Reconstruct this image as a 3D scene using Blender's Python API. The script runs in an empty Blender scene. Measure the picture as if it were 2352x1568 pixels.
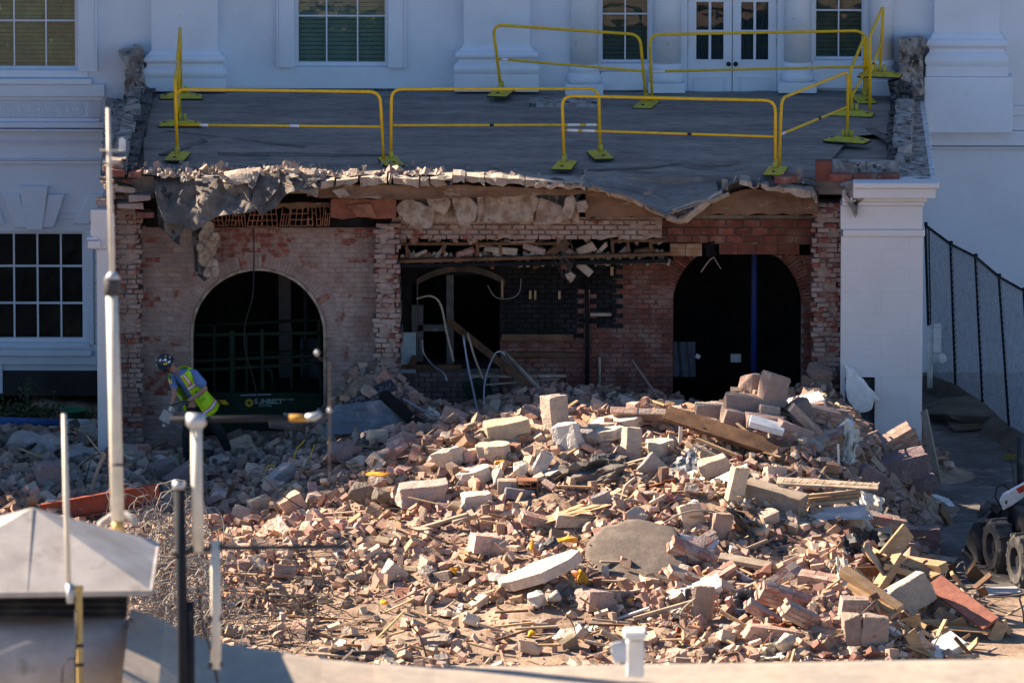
import bpy, bmesh, math, random
import numpy as np
from mathutils import Vector, Matrix, Euler, Quaternion, noise
R_ = math.radians
rnd = random.Random(7)
scene = bpy.context.scene
COL = scene.collection

# ------------------------------------------------------------------ camera
FPX = 25770.0                 # focal length in pixels of a 2352 px wide picture
PITCH, YAW, DIST = R_(11.0), R_(0.65), 170.0
FWD = Vector((-math.sin(YAW)*math.cos(PITCH), math.cos(YAW)*math.cos(PITCH), -math.sin(PITCH)))
TGT = Vector((0, 0, 1.96))
CAM = TGT - FWD*DIST
RIGHT = Vector((math.cos(YAW), math.sin(YAW), 0))
UP = RIGHT.cross(FWD)
cd = bpy.data.cameras.new('camera')
co = bpy.data.objects.new('camera', cd); COL.objects.link(co)
co.matrix_world = Matrix((( RIGHT.x, UP.x, -FWD.x, CAM.x), (RIGHT.y, UP.y, -FWD.y, CAM.y), (RIGHT.z, UP.z, -FWD.z, CAM.z), (0,0,0,1)))
cd.sensor_width = 36.0; cd.lens = 36.0*FPX/2352.0
cd.clip_start = 1.0; cd.clip_end = 3000.0
cd.dof.use_dof = True; cd.dof.focus_distance = 171.0; cd.dof.aperture_fstop = 12.5
scene.camera = co

# ------------------------------------------------------------------ light
SUN_EL, SUN_AZ = R_(32.0), R_(-68.0)      # azimuth from +Y (behind the building), negative = towards the left
SDIR = Vector((math.sin(SUN_AZ)*math.cos(SUN_EL), math.cos(SUN_AZ)*math.cos(SUN_EL), math.sin(SUN_EL)))
world = bpy.data.worlds.new('World'); scene.world = world; world.use_nodes = True
wn = world.node_tree; wn.nodes.clear()
wo = wn.nodes.new('ShaderNodeOutputWorld'); wb = wn.nodes.new('ShaderNodeBackground'); ws = wn.nodes.new('ShaderNodeTexSky')
ws.sky_type = 'NISHITA'; ws.sun_disc = False; ws.sun_elevation = SUN_EL; ws.sun_rotation = SUN_AZ % (2*math.pi)
ws.air_density = 1.0; ws.dust_density = 0.0; ws.ozone_density = 6.0
wb.inputs['Strength'].default_value = 0.05
wn.links.new(ws.outputs[0], wb.inputs[0]); wn.links.new(wb.outputs[0], wo.inputs[0])
sl = bpy.data.lights.new('sun', 'SUN'); sl.energy = 5.0; sl.angle = R_(0.53); sl.color = (1.0, 0.83, 0.64)
so = bpy.data.objects.new('sun', sl); COL.objects.link(so); so.rotation_euler = SDIR.to_track_quat('Z', 'Y').to_euler()
scene.view_settings.view_transform = 'Standard'; scene.view_settings.look = 'None'
scene.view_settings.exposure = 1.87; scene.view_settings.gamma = 1.0; scene.view_settings.use_curve_mapping = False
scene.render.engine = 'CYCLES'
scene.cycles.max_bounces = 6; scene.cycles.transparent_max_bounces = 8

# ------------------------------------------------------------------ picture pixel (2352 px wide) -> place
def ray(qx, qy):
    return (FWD*FPX + RIGHT*(qx-1176.0) - UP*(qy-784.0)).normalized()
def W(qx, qy, Y):
    d = ray(qx, qy); return CAM + d*((Y-CAM.y)/d.y)
def Gd(qx, qy, z=0.0):
    d = ray(qx, qy); return CAM + d*((z-CAM.z)/d.z)
def C(qx, qy, dist):
    return CAM + ray(qx, qy)*dist
def zw(ox, oy):
    return lambda a, b: (ox*.91875 + a*.35159, oy*.91875 + b*.35159)
Z1, Z2, Z3, Z4, Z5, Z6, Z7, Z8, Z9 = [zw(*o) for o in ((0,0),(850,0),(1660,0),(0,550),(850,550),(1660,550),(0,1107),(850,1107),(1660,1107))]
def interp(t, x):
    if x <= t[0][0]: return t[0][1]
    for (a, b), (c, d) in zip(t, t[1:]):
        if x <= c: return b + (d-b)*(x-a)/(c-a)
    return t[-1][1]
def q2x(q): return (q-1176)/151.6
HC = [(q2x(a), b) for a, b in ((-400,.5),(0,.5),(240,.40),(430,.34),(600,.54),(800,.95),(1000,1.3),(1250,1.6),(1450,1.6),(1600,1.6),(1750,1.72),(1850,1.6),(1950,1.25),(2010,.75),(2080,.3),(2140,0),(2352,0))]
GY = [(-19,.02),(-15.5,.06),(-13,.14),(-10,.36),(-7,.72),(-4.4,1),(-3,.9),(-1.6,.66),(0,.5),(1.4,.42),(3,.1),(5,0)]
BUMPS = ((5.5,-10.2,.55,1.0),(2.4,-8.6,.35,1.2),(-2.15,-.1,1.0,.8),(0.6,.5,.3,1.6),(4.6,-12.8,.45,1.2),(-3.2,-9,.2,1.5),(3.6,-4.4,.28,.7),(6.15,-.5,.35,.5),(4.7,.1,.7,.5),(.6,-11.2,.2,.8),(5.2,-3.2,.35,.9))
def H(x, y, det=True):
    h = interp(HC, x)*interp(GY, y)
    if x < -6 and y > 2: h -= .6*min(1, (y-2)/3)*min(1, (-6-x)*4)
    for bx, by, bh, br in BUMPS:
        d = ((x-bx)**2+(y-by)**2)/(br*br)
        if d < 6: h += bh*math.exp(-d)
    if det:
        e = min(1.0, h/.3)
        h += e*(.13*noise.noise(Vector((x*.9, y*.9, 3.1))) + .07*noise.noise(Vector((x*2.3, y*2.3, 8.1))))
    return h
def P(qx, qy, lift=0.0):
    d = ray(qx, qy); t = (2.6-CAM.z)/d.z; p = CAM+d*t; s = .12
    for i in range(900):
        if p.z <= H(p.x, p.y)+lift: break
        p = p + d*s
    return p
# ------------------------------------------------------------------ mesh builder
BOXF = ((0,3,2,1),(4,5,6,7),(0,1,5,4),(1,2,6,5),(2,3,7,6),(3,0,4,7))
class MB:
    def __init__(s): s.v = []; s.f = []
    def add(s, v, f):
        n = len(s.v); s.v.extend([tuple(p) for p in v]); s.f.extend([tuple(i+n for i in q) for q in f]); return s
    def box(s, c, d, rot=None, jit=0, r=rnd):
        h = [a/2 for a in d]; o = []
        for z in (-1, 1):
            for x, y in ((-1,-1),(1,-1),(1,1),(-1,1)):
                p = Vector((x*h[0], y*h[1], z*h[2]))
                if jit: p += Vector((r.uniform(-jit,jit), r.uniform(-jit,jit), r.uniform(-jit,jit)))
                if rot is not None: p = rot @ p
                o.append(p+Vector(c))
        return s.add(o, BOXF)
    def bb(s, x0, x1, y0, y1, z0, z1):
        return s.box(((x0+x1)/2, (y0+y1)/2, (z0+z1)/2), (abs(x1-x0), abs(y1-y0), abs(z1-z0)))
    def bar(s, p0, p1, w, h, roll=0, jit=0):
        p0 = Vector(p0); p1 = Vector(p1); d = p1-p0
        q = d.to_track_quat('X', 'Z').to_matrix() @ Matrix.Rotation(roll, 3, 'X')
        return s.box((p0+p1)/2, (d.length, w, h), q, jit)
    def tube(s, pts, r, n=8, cap=True):
        pts = [Vector(p) for p in pts]; k = len(pts); rr = r if isinstance(r, (list, tuple)) else [r]*k
        vs = []; u = None
        for i, p in enumerate(pts):
            t = (pts[min(i+1, k-1)]-pts[max(i-1, 0)]).normalized()
            if u is None: u = t.orthogonal().normalized()
            else:
                u = u - t*u.dot(t)
                u = u.normalized() if u.length > 1e-6 else t.orthogonal().normalized()
            w = t.cross(u)
            for j in range(n):
                a = 2*math.pi*j/n; vs.append(p + (u*math.cos(a)+w*math.sin(a))*rr[i])
        fs = [(i*n+j, i*n+(j+1) % n, (i+1)*n+(j+1) % n, (i+1)*n+j) for i in range(k-1) for j in range(n)]
        if cap: fs += [tuple(range(n))[::-1], tuple(range((k-1)*n, k*n))]
        return s.add(vs, fs)
    def prism(s, poly, y0, y1):
        n = len(poly)
        a = sum(poly[i][0]*poly[(i+1) % n][1]-poly[(i+1) % n][0]*poly[i][1] for i in range(n))
        if a < 0: poly = poly[::-1]
        v = [(p[0], y0, p[1]) for p in poly] + [(p[0], y1, p[1]) for p in poly]
        f = [tuple(range(n)), tuple(range(n, 2*n))[::-1]] + [(i, i+n, (i+1) % n+n, (i+1) % n) for i in range(n)]
        return s.add(v, f)
    def lathe(s, prof, c, n=24, axis='Z'):
        vs = []
        for r, z in prof:
            for j in range(n):
                a = 2*math.pi*j/n; p = (r*math.cos(a), r*math.sin(a), z)
                if axis == 'X': p = (p[2], p[0], p[1])
                if axis == 'Y': p = (p[0], p[2], p[1])
                vs.append((c[0]+p[0], c[1]+p[1], c[2]+p[2]))
        k = len(prof)
        fs = [(i*n+j, i*n+(j+1) % n, (i+1)*n+(j+1) % n, (i+1)*n+j) for i in range(k-1) for j in range(n)]
        fs += [tuple(range(n))[::-1], tuple(range((k-1)*n, k*n))]
        return s.add(vs, fs)
    def sheet(s, rows):
        m = len(rows[0])
        return s.add([p for r in rows for p in r], [(i*m+j, i*m+j+1, (i+1)*m+j+1, (i+1)*m+j) for i in range(len(rows)-1) for j in range(m-1)])
    def build(s, name, mat, parent=None, smooth=False, bevel=0, solid=0, sub=0, keep=False, fix=False, **tags):
        vs = np.array(s.v, dtype=float)
        if keep: loc = np.zeros(3)
        else:
            loc = (vs.min(0)+vs.max(0))/2; loc[2] = vs[:, 2].min()
        me = bpy.data.meshes.new(name); me.from_pydata([tuple(p) for p in (vs-loc)], [], s.f); me.update()
        if fix:
            b = bmesh.new(); b.from_mesh(me); bmesh.ops.recalc_face_normals(b, faces=b.faces); b.to_mesh(me); b.free()
        me.materials.append(mat)
        if smooth: me.shade_smooth()
        o = link(name, me, loc, parent)
        if bevel:
            m = o.modifiers.new('bevel', 'BEVEL'); m.width = bevel; m.segments = 2 if bevel > .01 else 1; m.limit_method = 'ANGLE'; m.angle_limit = R_(40)
        if solid:
            m = o.modifiers.new('solid', 'SOLIDIFY'); m.thickness = abs(solid); m.offset = 0 if solid > 0 else -1
        if sub:
            m = o.modifiers.new('sub', 'SUBSURF'); m.levels = sub; m.render_levels = sub
        for k, x in tags.items(): o[k] = x
        return o
WM = {}
def link(name, me, loc, parent=None, rot=None):
    o = bpy.data.objects.new(name, me); COL.objects.link(o)
    o.location = loc
    if rot is not None: o.rotation_euler = rot
    if parent is not None:
        o.parent = parent; o.matrix_parent_inverse = WM[parent.name].inverted()
    WM[o.name] = Matrix.LocRotScale(Vector(loc), Euler(rot) if rot is not None else None, None)
    return o
def tag(o, label=None, cat=None, group=None, kind=None):
    if label: o['label'] = label
    if cat: o['category'] = cat
    if group: o['group'] = group
    if kind: o['kind'] = kind
    return o
def thing(name, label, cat, loc=(0,0,0), group=None):
    return tag(link(name, None, loc), label, cat, group)
def struct(name, mb, mat, **k):
    return tag(mb.build(name, mat, **k), kind='structure')
def wall_cells(mb, x0, x1, z0, z1, holes, ya, yb):
    xs = sorted({x0, x1, *[a for h in holes for a in h[:2] if x0 < a < x1]}); zs = sorted({z0, z1, *[a for h in holes for a in h[2:] if z0 < a < z1]})
    for xa, xb in zip(xs, xs[1:]):
        run = None
        for za, zb in zip(zs, zs[1:]):
            cx, cz = (xa+xb)/2, (za+zb)/2
            inside = any(h[0] < cx < h[1] and h[2] < cz < h[3] for h in holes)
            if inside:
                if run: mb.bb(xa, xb, ya, yb, *run); run = None
            else: run = (run[0], zb) if run else (za, zb)
        if run: mb.bb(xa, xb, ya, yb, *run)

# ------------------------------------------------------------------ materials
def lin(c):
    return tuple(c)+(1.0,) if len(c) == 3 else c
def mat(name, col, rough=.8, col2=None, sc=3.0, amt=(.4,.6), bump=0.0, bsc=40.0, metal=0.0, col3=None, sc3=12.0, amt3=(.55,.7), grain=(.82,1.14), objcol=False, attr=None, rand=0.0, stretch=None, spec=None, tr=0.0):
    m = bpy.data.materials.new(name); m.use_nodes = True; nt = m.node_tree; N = nt.nodes; L = nt.links
    b = N['Principled BSDF']; b.inputs['Roughness'].default_value = rough; b.inputs['Metallic'].default_value = metal
    b.inputs['Specular IOR Level'].default_value = .3 if spec is None else spec
    geo = N.new('ShaderNodeNewGeometry'); pos = geo.outputs['Position']
    if stretch:
        mp = N.new('ShaderNodeMapping'); mp.inputs['Scale'].default_value = stretch; L.new(pos, mp.inputs['Vector']); pos = mp.outputs[0]
    def nz(scale, lo, hi, det=5):
        n = N.new('ShaderNodeTexNoise'); n.inputs['Scale'].default_value = scale; n.inputs['Detail'].default_value = det; n.inputs['Roughness'].default_value = .6; L.new(pos, n.inputs['Vector'])
        r = N.new('ShaderNodeMapRange'); r.inputs[1].default_value = lo; r.inputs[2].default_value = hi; L.new(n.outputs['Fac'], r.inputs[0]); return r.outputs[0]
    def mix(f, a, c, t='MIX'):
        x = N.new('ShaderNodeMix'); x.data_type = 'RGBA'; x.blend_type = t
        for s_, v_ in ((0, f), (6, a), (7, c)):
            if hasattr(v_, 'default_value'): L.new(v_, x.inputs[s_])
            elif s_ == 0: x.inputs[0].default_value = v_
            else: x.inputs[s_].default_value = lin(v_)
        return x.outputs[2]
    base = col
    if objcol: base = N.new('ShaderNodeObjectInfo').outputs['Color']
    if attr: a_ = N.new('ShaderNodeAttribute'); a_.attribute_name = attr; base = a_.outputs['Color']
    if rand:
        oi = N.new('ShaderNodeObjectInfo'); r = N.new('ShaderNodeMapRange'); r.inputs[3].default_value = 1-rand; r.inputs[4].default_value = 1+rand; L.new(oi.outputs['Random'], r.inputs[0])
        hs = N.new('ShaderNodeHueSaturation'); L.new(r.outputs[0], hs.inputs['Value'])
        if hasattr(base, 'default_value'): L.new(base, hs.inputs['Color'])
        else: hs.inputs['Color'].default_value = lin(base)
        base = hs.outputs[0]
    if col2: base = mix(nz(sc, *amt), base, col2)
    if col3: base = mix(nz(sc3, *amt3), base, col3)
    v = nz(bsc*.35, .25, .75, 8)
    vr = N.new('ShaderNodeMapRange'); vr.inputs[3].default_value = grain[0]; vr.inputs[4].default_value = grain[1]; L.new(v, vr.inputs[0])
    gv = N.new('ShaderNodeHueSaturation'); L.new(vr.outputs[0], gv.inputs['Value'])
    if hasattr(base, 'default_value'): L.new(base, gv.inputs['Color'])
    else: gv.inputs['Color'].default_value = lin(base)
    L.new(gv.outputs[0], b.inputs['Base Color'])
    if bump:
        bp = N.new('ShaderNodeBump'); bp.inputs['Strength'].default_value = min(1, bump*1.2); bp.inputs['Distance'].default_value = .02*bump+.004
        n = N.new('ShaderNodeTexNoise'); n.inputs['Scale'].default_value = bsc; n.inputs['Detail'].default_value = 8; L.new(pos, n.inputs['Vector']); L.new(n.outputs['Fac'], bp.inputs['Height']); L.new(bp.outputs[0], b.inputs['Normal'])
    m.diffuse_color = lin(col)
    return m
M = {}
M['paint'] = mat('white_paint', (.70,.74,.80), .55, (.61,.64,.69), .9, (.45,.8), .02, 60, grain=(.96,1.03), col3=(.42,.40,.37), sc3=5, amt3=(.68,.8))
M['paint_old'] = mat('white_paint_worn', (.68,.68,.68), .7, (.5,.48,.45), 2.5, (.45,.7), .2, 30, col3=(.25,.21,.18), sc3=9, amt3=(.58,.66))
M['pale_block'] = mat('cream_painted_block', (.66,.64,.64), .6, (.60,.58,.57), 1.2, (.4,.8), .05, 45, grain=(.97,1.02))
M['dirty_stub'] = mat('bare_masonry', (.22,.19,.17), .95, (.42,.38,.35), 5, (.4,.6), .6, 25, col3=(.06,.055,.05), sc3=7, amt3=(.55,.62))
M['deck'] = mat('roof_membrane', (.19,.17,.155), .85, (.30,.26,.22), 1.0, (.4,.64), .45, 20, col3=(.10,.095,.095), sc3=2.0, amt3=(.5,.7), stretch=(.7,2.6,1), grain=(.62,1.38))
M['felt'] = mat('torn_roofing_felt', (.10,.09,.082), .9, (.22,.18,.15), 2.6, (.45,.68), .5, 14, col3=(.05,.048,.05), sc3=5, amt3=(.6,.7))
M['tar'] = mat('black_tar', (.03,.03,.035), .6, (.16,.15,.15), 14, (.5,.62), .9, 30)
M['yellow'] = mat('yellow_paint', (.78,.47,.012), .45, (.6,.36,.02), 6, (.5,.8), .05, 50)
M['yellow_base'] = mat('yellow_green_paint', (.52,.42,.04), .6, (.36,.29,.06), 5, (.45,.75), .1, 40)
M['black'] = mat('black_rubber', (.02,.02,.022), .6)
M['sticker'] = mat('white_sticker', (.75,.75,.75), .5)
M['wall_pink'] = mat('dusty_washed_brick', (.285,.195,.165), .95, (.37,.29,.25), 2.2, (.4,.62), .4, 25, col3=(.24,.075,.05), sc3=3.2, amt3=(.60,.66), rand=.12)
M['wall_pink_mortar'] = mat('dusty_mortar', (.30,.22,.185), 1, (.37,.29,.25), 3, (.4,.6), .6, 30)
M['brick_red'] = mat('red_brick', (.23,.075,.052), .9, (.17,.06,.045), 5, (.4,.6), .4, 35, col3=(.30,.175,.14), sc3=2.3, amt3=(.5,.68), rand=.4)
M['mortar_grey'] = mat('grey_mortar', (.27,.235,.21), 1, (.17,.145,.13), 4, (.4,.6), .6, 30)
M['soot_brick'] = mat('sooted_brick', (.012,.011,.012), .9, (.03,.028,.03), 6, (.5,.7), .4, 30, rand=.3)
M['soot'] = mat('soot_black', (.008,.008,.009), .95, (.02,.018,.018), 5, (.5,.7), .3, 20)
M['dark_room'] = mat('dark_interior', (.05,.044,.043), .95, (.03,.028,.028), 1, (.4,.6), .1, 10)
M['plaster'] = mat('broken_plaster', (.40,.32,.255), .95, (.24,.165,.115), 6, (.42,.6), .7, 22, col3=(.13,.10,.08), sc3=11, amt3=(.62,.7))
M['slab'] = mat('screed_edge', (.45,.37,.30), .95, (.31,.25,.20), 4, (.4,.6), .7, 30, col3=(.2,.16,.13), sc3=9, amt3=(.62,.72))
M['clay'] = mat('hollow_clay_tile', (.33,.145,.08), .9, (.2,.085,.05), 4, (.4,.65), .4, 30, rand=.2)
M['earthbeam'] = mat('brown_beam', (.21,.125,.078), .95, (.12,.065,.04), 2.2, (.4,.62), .5, 12, col3=(.40,.32,.26), sc3=4, amt3=(.6,.75), stretch=(.6,1,1.6))
M['conc'] = mat('broken_concrete', (.5,.45,.4), .97, bump=1.0, bsc=26, objcol=True, col3=(.30,.25,.21), sc3=5, amt3=(.56,.72))
M['brickobj'] = mat('broken_brick', (.4,.2,.15), .97, bump=.6, bsc=38, objcol=True, col2=(.47,.37,.29), sc=4.2, amt=(.52,.66))
M['frag'] = mat('rubble_fragments', (.4,.3,.25), .97, bump=.5, bsc=40, attr='tint', col2=(.44,.33,.25), sc=3.5, amt=(.5,.8))
M['brick_dusty'] = mat('dusty_red_brick', (.24,.07,.05), .95, (.31,.20,.165), 9, (.46,.56), .4, 30, rand=.25)
M['violet_brick'] = mat('dark_violet_brick', (.17,.115,.105), .95, (.24,.175,.16), 3, (.45,.65), .4, 30, rand=.2)  # dark purple brick with paler patches
M['ground'] = mat('dusty_ground', (.24,.165,.115), 1, (.36,.26,.19), 1.6, (.42,.62), .8, 14, col3=(.13,.085,.06), sc3=3, amt3=(.5,.7))
M['dirt'] = mat('dirt', (.09,.07,.055), 1, (.14,.11,.09), 1.3, (.4,.6), .6, 12)
M['wood'] = mat('raw_lumber', (.44,.285,.155), .8, (.31,.18,.09), 3, (.4,.65), .2, 30, rand=.15, stretch=(1,1,3), col3=(.50,.38,.25), sc3=6, amt3=(.55,.7))
M['wood_grey'] = mat('weathered_wood', (.40,.32,.24), .9, (.27,.2,.14), 4, (.4,.65), .4, 25, rand=.2)
M['wood_brown'] = mat('dark_brown_timber', (.17,.09,.045), .8, (.09,.045,.025), 4, (.4,.65), .3, 25)
M['rust'] = mat('rusty_steel', (.27,.085,.03), .75, (.13,.04,.02), 4, (.4,.6), .3, 25)
M['red_steel'] = mat('red_primer_steel', (.26,.06,.035), .7, (.17,.05,.04), 5, (.5,.7), .2, 20, col3=(.3,.25,.22), sc3=8, amt3=(.6,.7))
M['wire'] = mat('bent_rebar', (.085,.068,.058), .7, (.16,.13,.11), 8, (.5,.7))
M['wire_pale'] = mat('dusty_wire', (.30,.26,.225), .6, (.16,.14,.12), 8, (.4,.7))
M['galv'] = mat('galvanised_steel', (.45,.47,.5), .45, (.32,.33,.35), 8, (.4,.7), metal=.5)
M['board_white'] = mat('white_board', (.76,.75,.72), .75, (.6,.57,.52), 3, (.5,.8), .15, 25)
M['board_grey'] = mat('gypsum_board', (.50,.48,.48), .9, (.40,.37,.35), 3, (.45,.7), .3, 20)
M['paper'] = mat('creased_paper_sheet', (.62,.57,.48), .8, (.45,.4,.33), 3, (.5,.8), .2, 12)
M['tarp'] = mat('grey_blue_tarp', (.12,.135,.16), .6, (.3,.29,.28), 4, (.5,.75), .3, 12)
M['foam'] = mat('orange_insulation_foam', (.82,.42,.04), .9, (.6,.26,.03), 12, (.45,.65), .6, 40)
M['teal_door'] = mat('dark_teal_door', (.035,.06,.085), .5)
M['green_paint'] = mat('green_machine_paint', (.003,.022,.010), .7, (.002,.013,.007), 5, (.4,.7))
M['blue_paint'] = mat('blue_column_paint', (.025,.06,.22), .5)
M['blue_pipe'] = mat('blue_plastic_pipe', (.03,.10,.30), .5)
M['shade_white'] = mat('pale_tile', (.42,.52,.55), .4)
M['roofstone'] = mat('weathered_zinc', (.38,.31,.245), .75, (.30,.26,.22), 2.5, (.4,.65), .15, 30, col3=(.30,.26,.23), sc3=3.5, amt3=(.55,.7), stretch=(1,1,.5))
M['hood'] = mat('hood_sheet_metal', (.42,.39,.37), .6, (.33,.30,.28), 3, (.4,.65), .1, 20, col3=(.26,.23,.20), sc3=5, amt3=(.6,.72))
M['pole'] = mat('cream_pole_paint', (.62,.56,.46), .45, (.5,.46,.4), 4, (.5,.8))
M['brass'] = mat('brass_coupling', (.5,.33,.12), .5, metal=.3)
M['darkpole'] = mat('dark_grey_pole', (.012,.014,.02), .85)
M['blind'] = mat('green_window_blind', (.15,.26,.21), .7, (.21,.29,.18), 1.8, (.5,.75))
M['blind_y'] = mat('foliage_reflection_blind', (.06,.18,.12), .7, (.13,.27,.16), 3.2, (.42,.64), col3=(.36,.45,.33), sc3=7, amt3=(.62,.7))  # olive mottling puts foliage reflections into the blind colour
M['blind_d'] = mat('dark_green_blind', (.07,.11,.09), .7, (.11,.13,.08), 2, (.5,.7))
M['door_shade'] = mat('teal_door_curtain', (.015,.045,.06), .7)
M['leaf'] = mat('shrub_leaves', (.035,.06,.02), .6, (.06,.08,.03), 9, (.4,.6))
M['skin'] = mat('skin', (.42,.21,.14), .55); M['shirt'] = mat('blue_shirt', (.13,.22,.46), .8, (.10,.18,.40), 14, (.4,.6), .15, 60)
M['pants'] = mat('black_trousers', (.016,.016,.019), .8); M['boot'] = mat('brown_boots', (.09,.06,.04), .7)
M['vest'] = mat('lime_vest', (.50,.85,.015), .6, (.40,.72,.01), 10, (.4,.6)); M['vest_o'] = mat('orange_trim', (.85,.16,.03), .6); M['reflect'] = mat('silver_tape', (.72,.72,.74), .35)
M['helmet'] = mat('navy_helmet', (.02,.035,.06), .3); M['glove'] = mat('grey_glove', (.09,.10,.12), .8)
M['tyre'] = mat('dusty_tyre', (.07,.065,.062), .9, (.13,.12,.11), 6, (.45,.65), .5, 30); M['machine_white'] = mat('white_machine_paint', (.7,.7,.7), .4, (.5,.48,.45), 6, (.55,.75)); M['machine_dark'] = mat('dark_machine_steel', (.035,.035,.04), .6, (.09,.08,.075), 6, (.5,.7), .2, 30); M['machine_red'] = mat('red_decal', (.55,.04,.03), .4)
def glass(name, tint, refl=.16):
    m = bpy.data.materials.new(name); m.use_nodes = True; nt = m.node_tree; N = nt.nodes; N.clear(); o = N.new('ShaderNodeOutputMaterial')
    t = N.new('ShaderNodeBsdfTransparent'); t.inputs[0].default_value = lin(tint); g = N.new('ShaderNodeBsdfGlossy'); g.inputs['Roughness'].default_value = .03
    nz = N.new('ShaderNodeTexNoise'); nz.inputs['Scale'].default_value = 2.5; geo = N.new('ShaderNodeNewGeometry'); nt.links.new(geo.outputs['Position'], nz.inputs['Vector'])
    b = N.new('ShaderNodeBump'); b.inputs['Strength'].default_value = .25; b.inputs['Distance'].default_value = .03; nt.links.new(nz.outputs['Fac'], b.inputs['Height']); nt.links.new(b.outputs[0], g.inputs['Normal'])
    x = N.new('ShaderNodeMixShader'); x.inputs[0].default_value = refl
    nt.links.new(t.outputs[0], x.inputs[1]); nt.links.new(g.outputs[0], x.inputs[2]); nt.links.new(x.outputs[0], o.inputs[0]); return m
M['glass'] = glass('window_glass', (.95,.96,.95), .035)
# ================================================================== SETTING
YB = 7.6                                    # plane of the big white house
def rng(a, b, s):
    o = []; x = a
    while x < b: o.append(x); x += s
    return o+[b]
# ground: fine where the rubble lies, then out to the horizon
xs = [-900, -200, -60, -25, -14]+rng(-12, 11, .14)+[14, 25, 60, 200, 900]
ys = [-1200, -300, -90, -45, -25]+rng(-18.5, 7.0, .16)+[12, 40, 200, 900]
mb = MB(); mb.sheet([[(x, y, H(x, y)+ (.05*noise.noise(Vector((x*5, y*5, 1)))*min(1, H(x, y, False)*4) if abs(x) < 12 and -18.5 <= y < 7 else 0)) for x in xs] for y in ys])
ground = struct('ground', mb, M['ground'], keep=True, smooth=True)
# paved strip to the right, in the shade
mb = MB()
for i in range(5):
    for j in range(9):
        mb.bb(6.35+i*1.25, 7.58+i*1.25, -9+j*1.7, -7.32+j*1.7, -.02, .02+.004*((i+j) % 2))
pv = struct('pavement', mb, mat('worn_pavement', (.14,.125,.115), .95, (.09,.075,.065), 1.2, (.4,.6), .4, 20, col3=(.22,.19,.17), sc3=3, amt3=(.55,.7)))

bld = thing('white_house_building', 'large white painted house with tall windows, pilasters and a columned doorway behind the ruined annex', 'building', (0, YB, 0))
def wz(q, Y=YB): return W(1176, q, Y).z
def wx(q, Y=YB): return W(q, 500, Y).x
HOLES = []
def hole(a, b, t, u): HOLES.append((wx(a), wx(b), wz(u), wz(t))); return HOLES[-1]
hL = hole(-400, 183, -420, 166); hC = hole(678, 893, -400, 155); hA = hole(1379, 1490, -400, 145); hR = hole(1868, 1981, -400, 137)
hD = hole(1578, 1783, -420, 217); hG = hole(-260, 196, 534, 790)
XL, XR = -48.0, wx(3300); ZT = 16.2  # unseen house top raised so its shadow ends at the torn roof edge
mb = MB()
# the annex opens into the house below the roof: leave that part of the wall out
HOLES2 = HOLES+[(wx(330), wx(1925), -1, 3.9)]
wall_cells(mb, XL, XR, 0, ZT, HOLES2, YB, YB+.45)
mb.build('wall', M['paint'], bld)
mb = MB(); mb.bb(XL, XR, YB+.1, YB+16, ZT+.002, ZT+.3); mb.bb(XL, XR, YB+15.6, YB+16, 0, ZT); mb.bb(XL, XL+.4, YB+.45, YB+15.6, 0, ZT); mb.bb(XR-.4, XR, YB+.45, YB+15.6, 0, ZT)
mb.bb(XL+.4, XR-.4, YB+.46, YB+15.6, 4.0, 4.3)
mb.build('roof', M['paint'], bld)
mb = MB(); mb.bb(-18.6, XR, YB+.1, YB+.5, ZT+.31, ZT+2.3); mb.build('shade_parapet', M['paint'], bld)  # unseen upstand, added to keep the right roof edge in shade
mb = MB(); mb.bb(XL+.5, XR-.5, YB+3.2, YB+3.4, 0, ZT-.1); mb.build('inner_wall', M['dark_room'], bld)

def window(h, cols, rowz, blind, name='window', fw=.06, blind_sub=None, mw=.022, deep=.16, slats=True):
    """h: opening x0,x1,z0,z1; cols: x of the glazing bars; rowz: z of the bars"""
    x0, x1, z0, z1 = h
    mb = MB(); y0, y1 = YB+deep-.03, YB+deep+.05
    mb.bb(x0, x0+fw, y0, y1, z0, z1); mb.bb(x1-fw, x1, y0, y1, z0, z1); mb.bb(x0+fw, x1-fw, y0, y1, z0, z0+fw); mb.bb(x0+fw, x1-fw, y0, y1, z1-fw, z1)
    w = mb.build(name, M['paint'], bld)
    gx = [x0+fw]+[c for c in cols if x0+fw < c < x1-fw]+[x1-fw]; gz = [z0+fw]+[r for r in rowz if z0+fw < r < z1-fw]+[z1-fw]
    for c in gx[1:-1]: MB().bb(c-mw/2, c+mw/2, y0+.008, y1-.006, z0+fw, z1-fw).build('glazing_bar', M['paint'], w)
    for r in gz[1:-1]: MB().bb(x0+fw, x1-fw, y0+.012, y1-.01, r-mw/2, r+mw/2).build('glazing_bar', M['paint'], w)
    for a, b in zip(gx, gx[1:]):
        for c, d in zip(gz, gz[1:]):
            if d < 3.2 or d > 4.4: MB().bb(a+.002, b-.002, YB+deep+.012, YB+deep+.018, c+.002, d-.002).build('pane', M['glass'], w)
    if blind:
        mb = MB()
        if slats:
            zz = z0+.02
            while zz < min(z1, 7.8):
                mb.add([(x0, YB+deep+.12, zz), (x1, YB+deep+.12, zz), (x1, YB+deep+.095, zz+.066), (x0, YB+deep+.095, zz+.066)], [(0,1,2,3)]); zz += .069
            if zz < z1: mb.bb(x0, x1, YB+deep+.09, YB+deep+.12, zz, z1)
        else:
            n = 40; mb.sheet([[(x0+(x1-x0)*i/n, YB+deep+.1+.018*math.sin(i*1.7), z) for i in range(n+1)] for z in (z0, z1)])
        mb.build('blind', blind, w)
    return w
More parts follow.
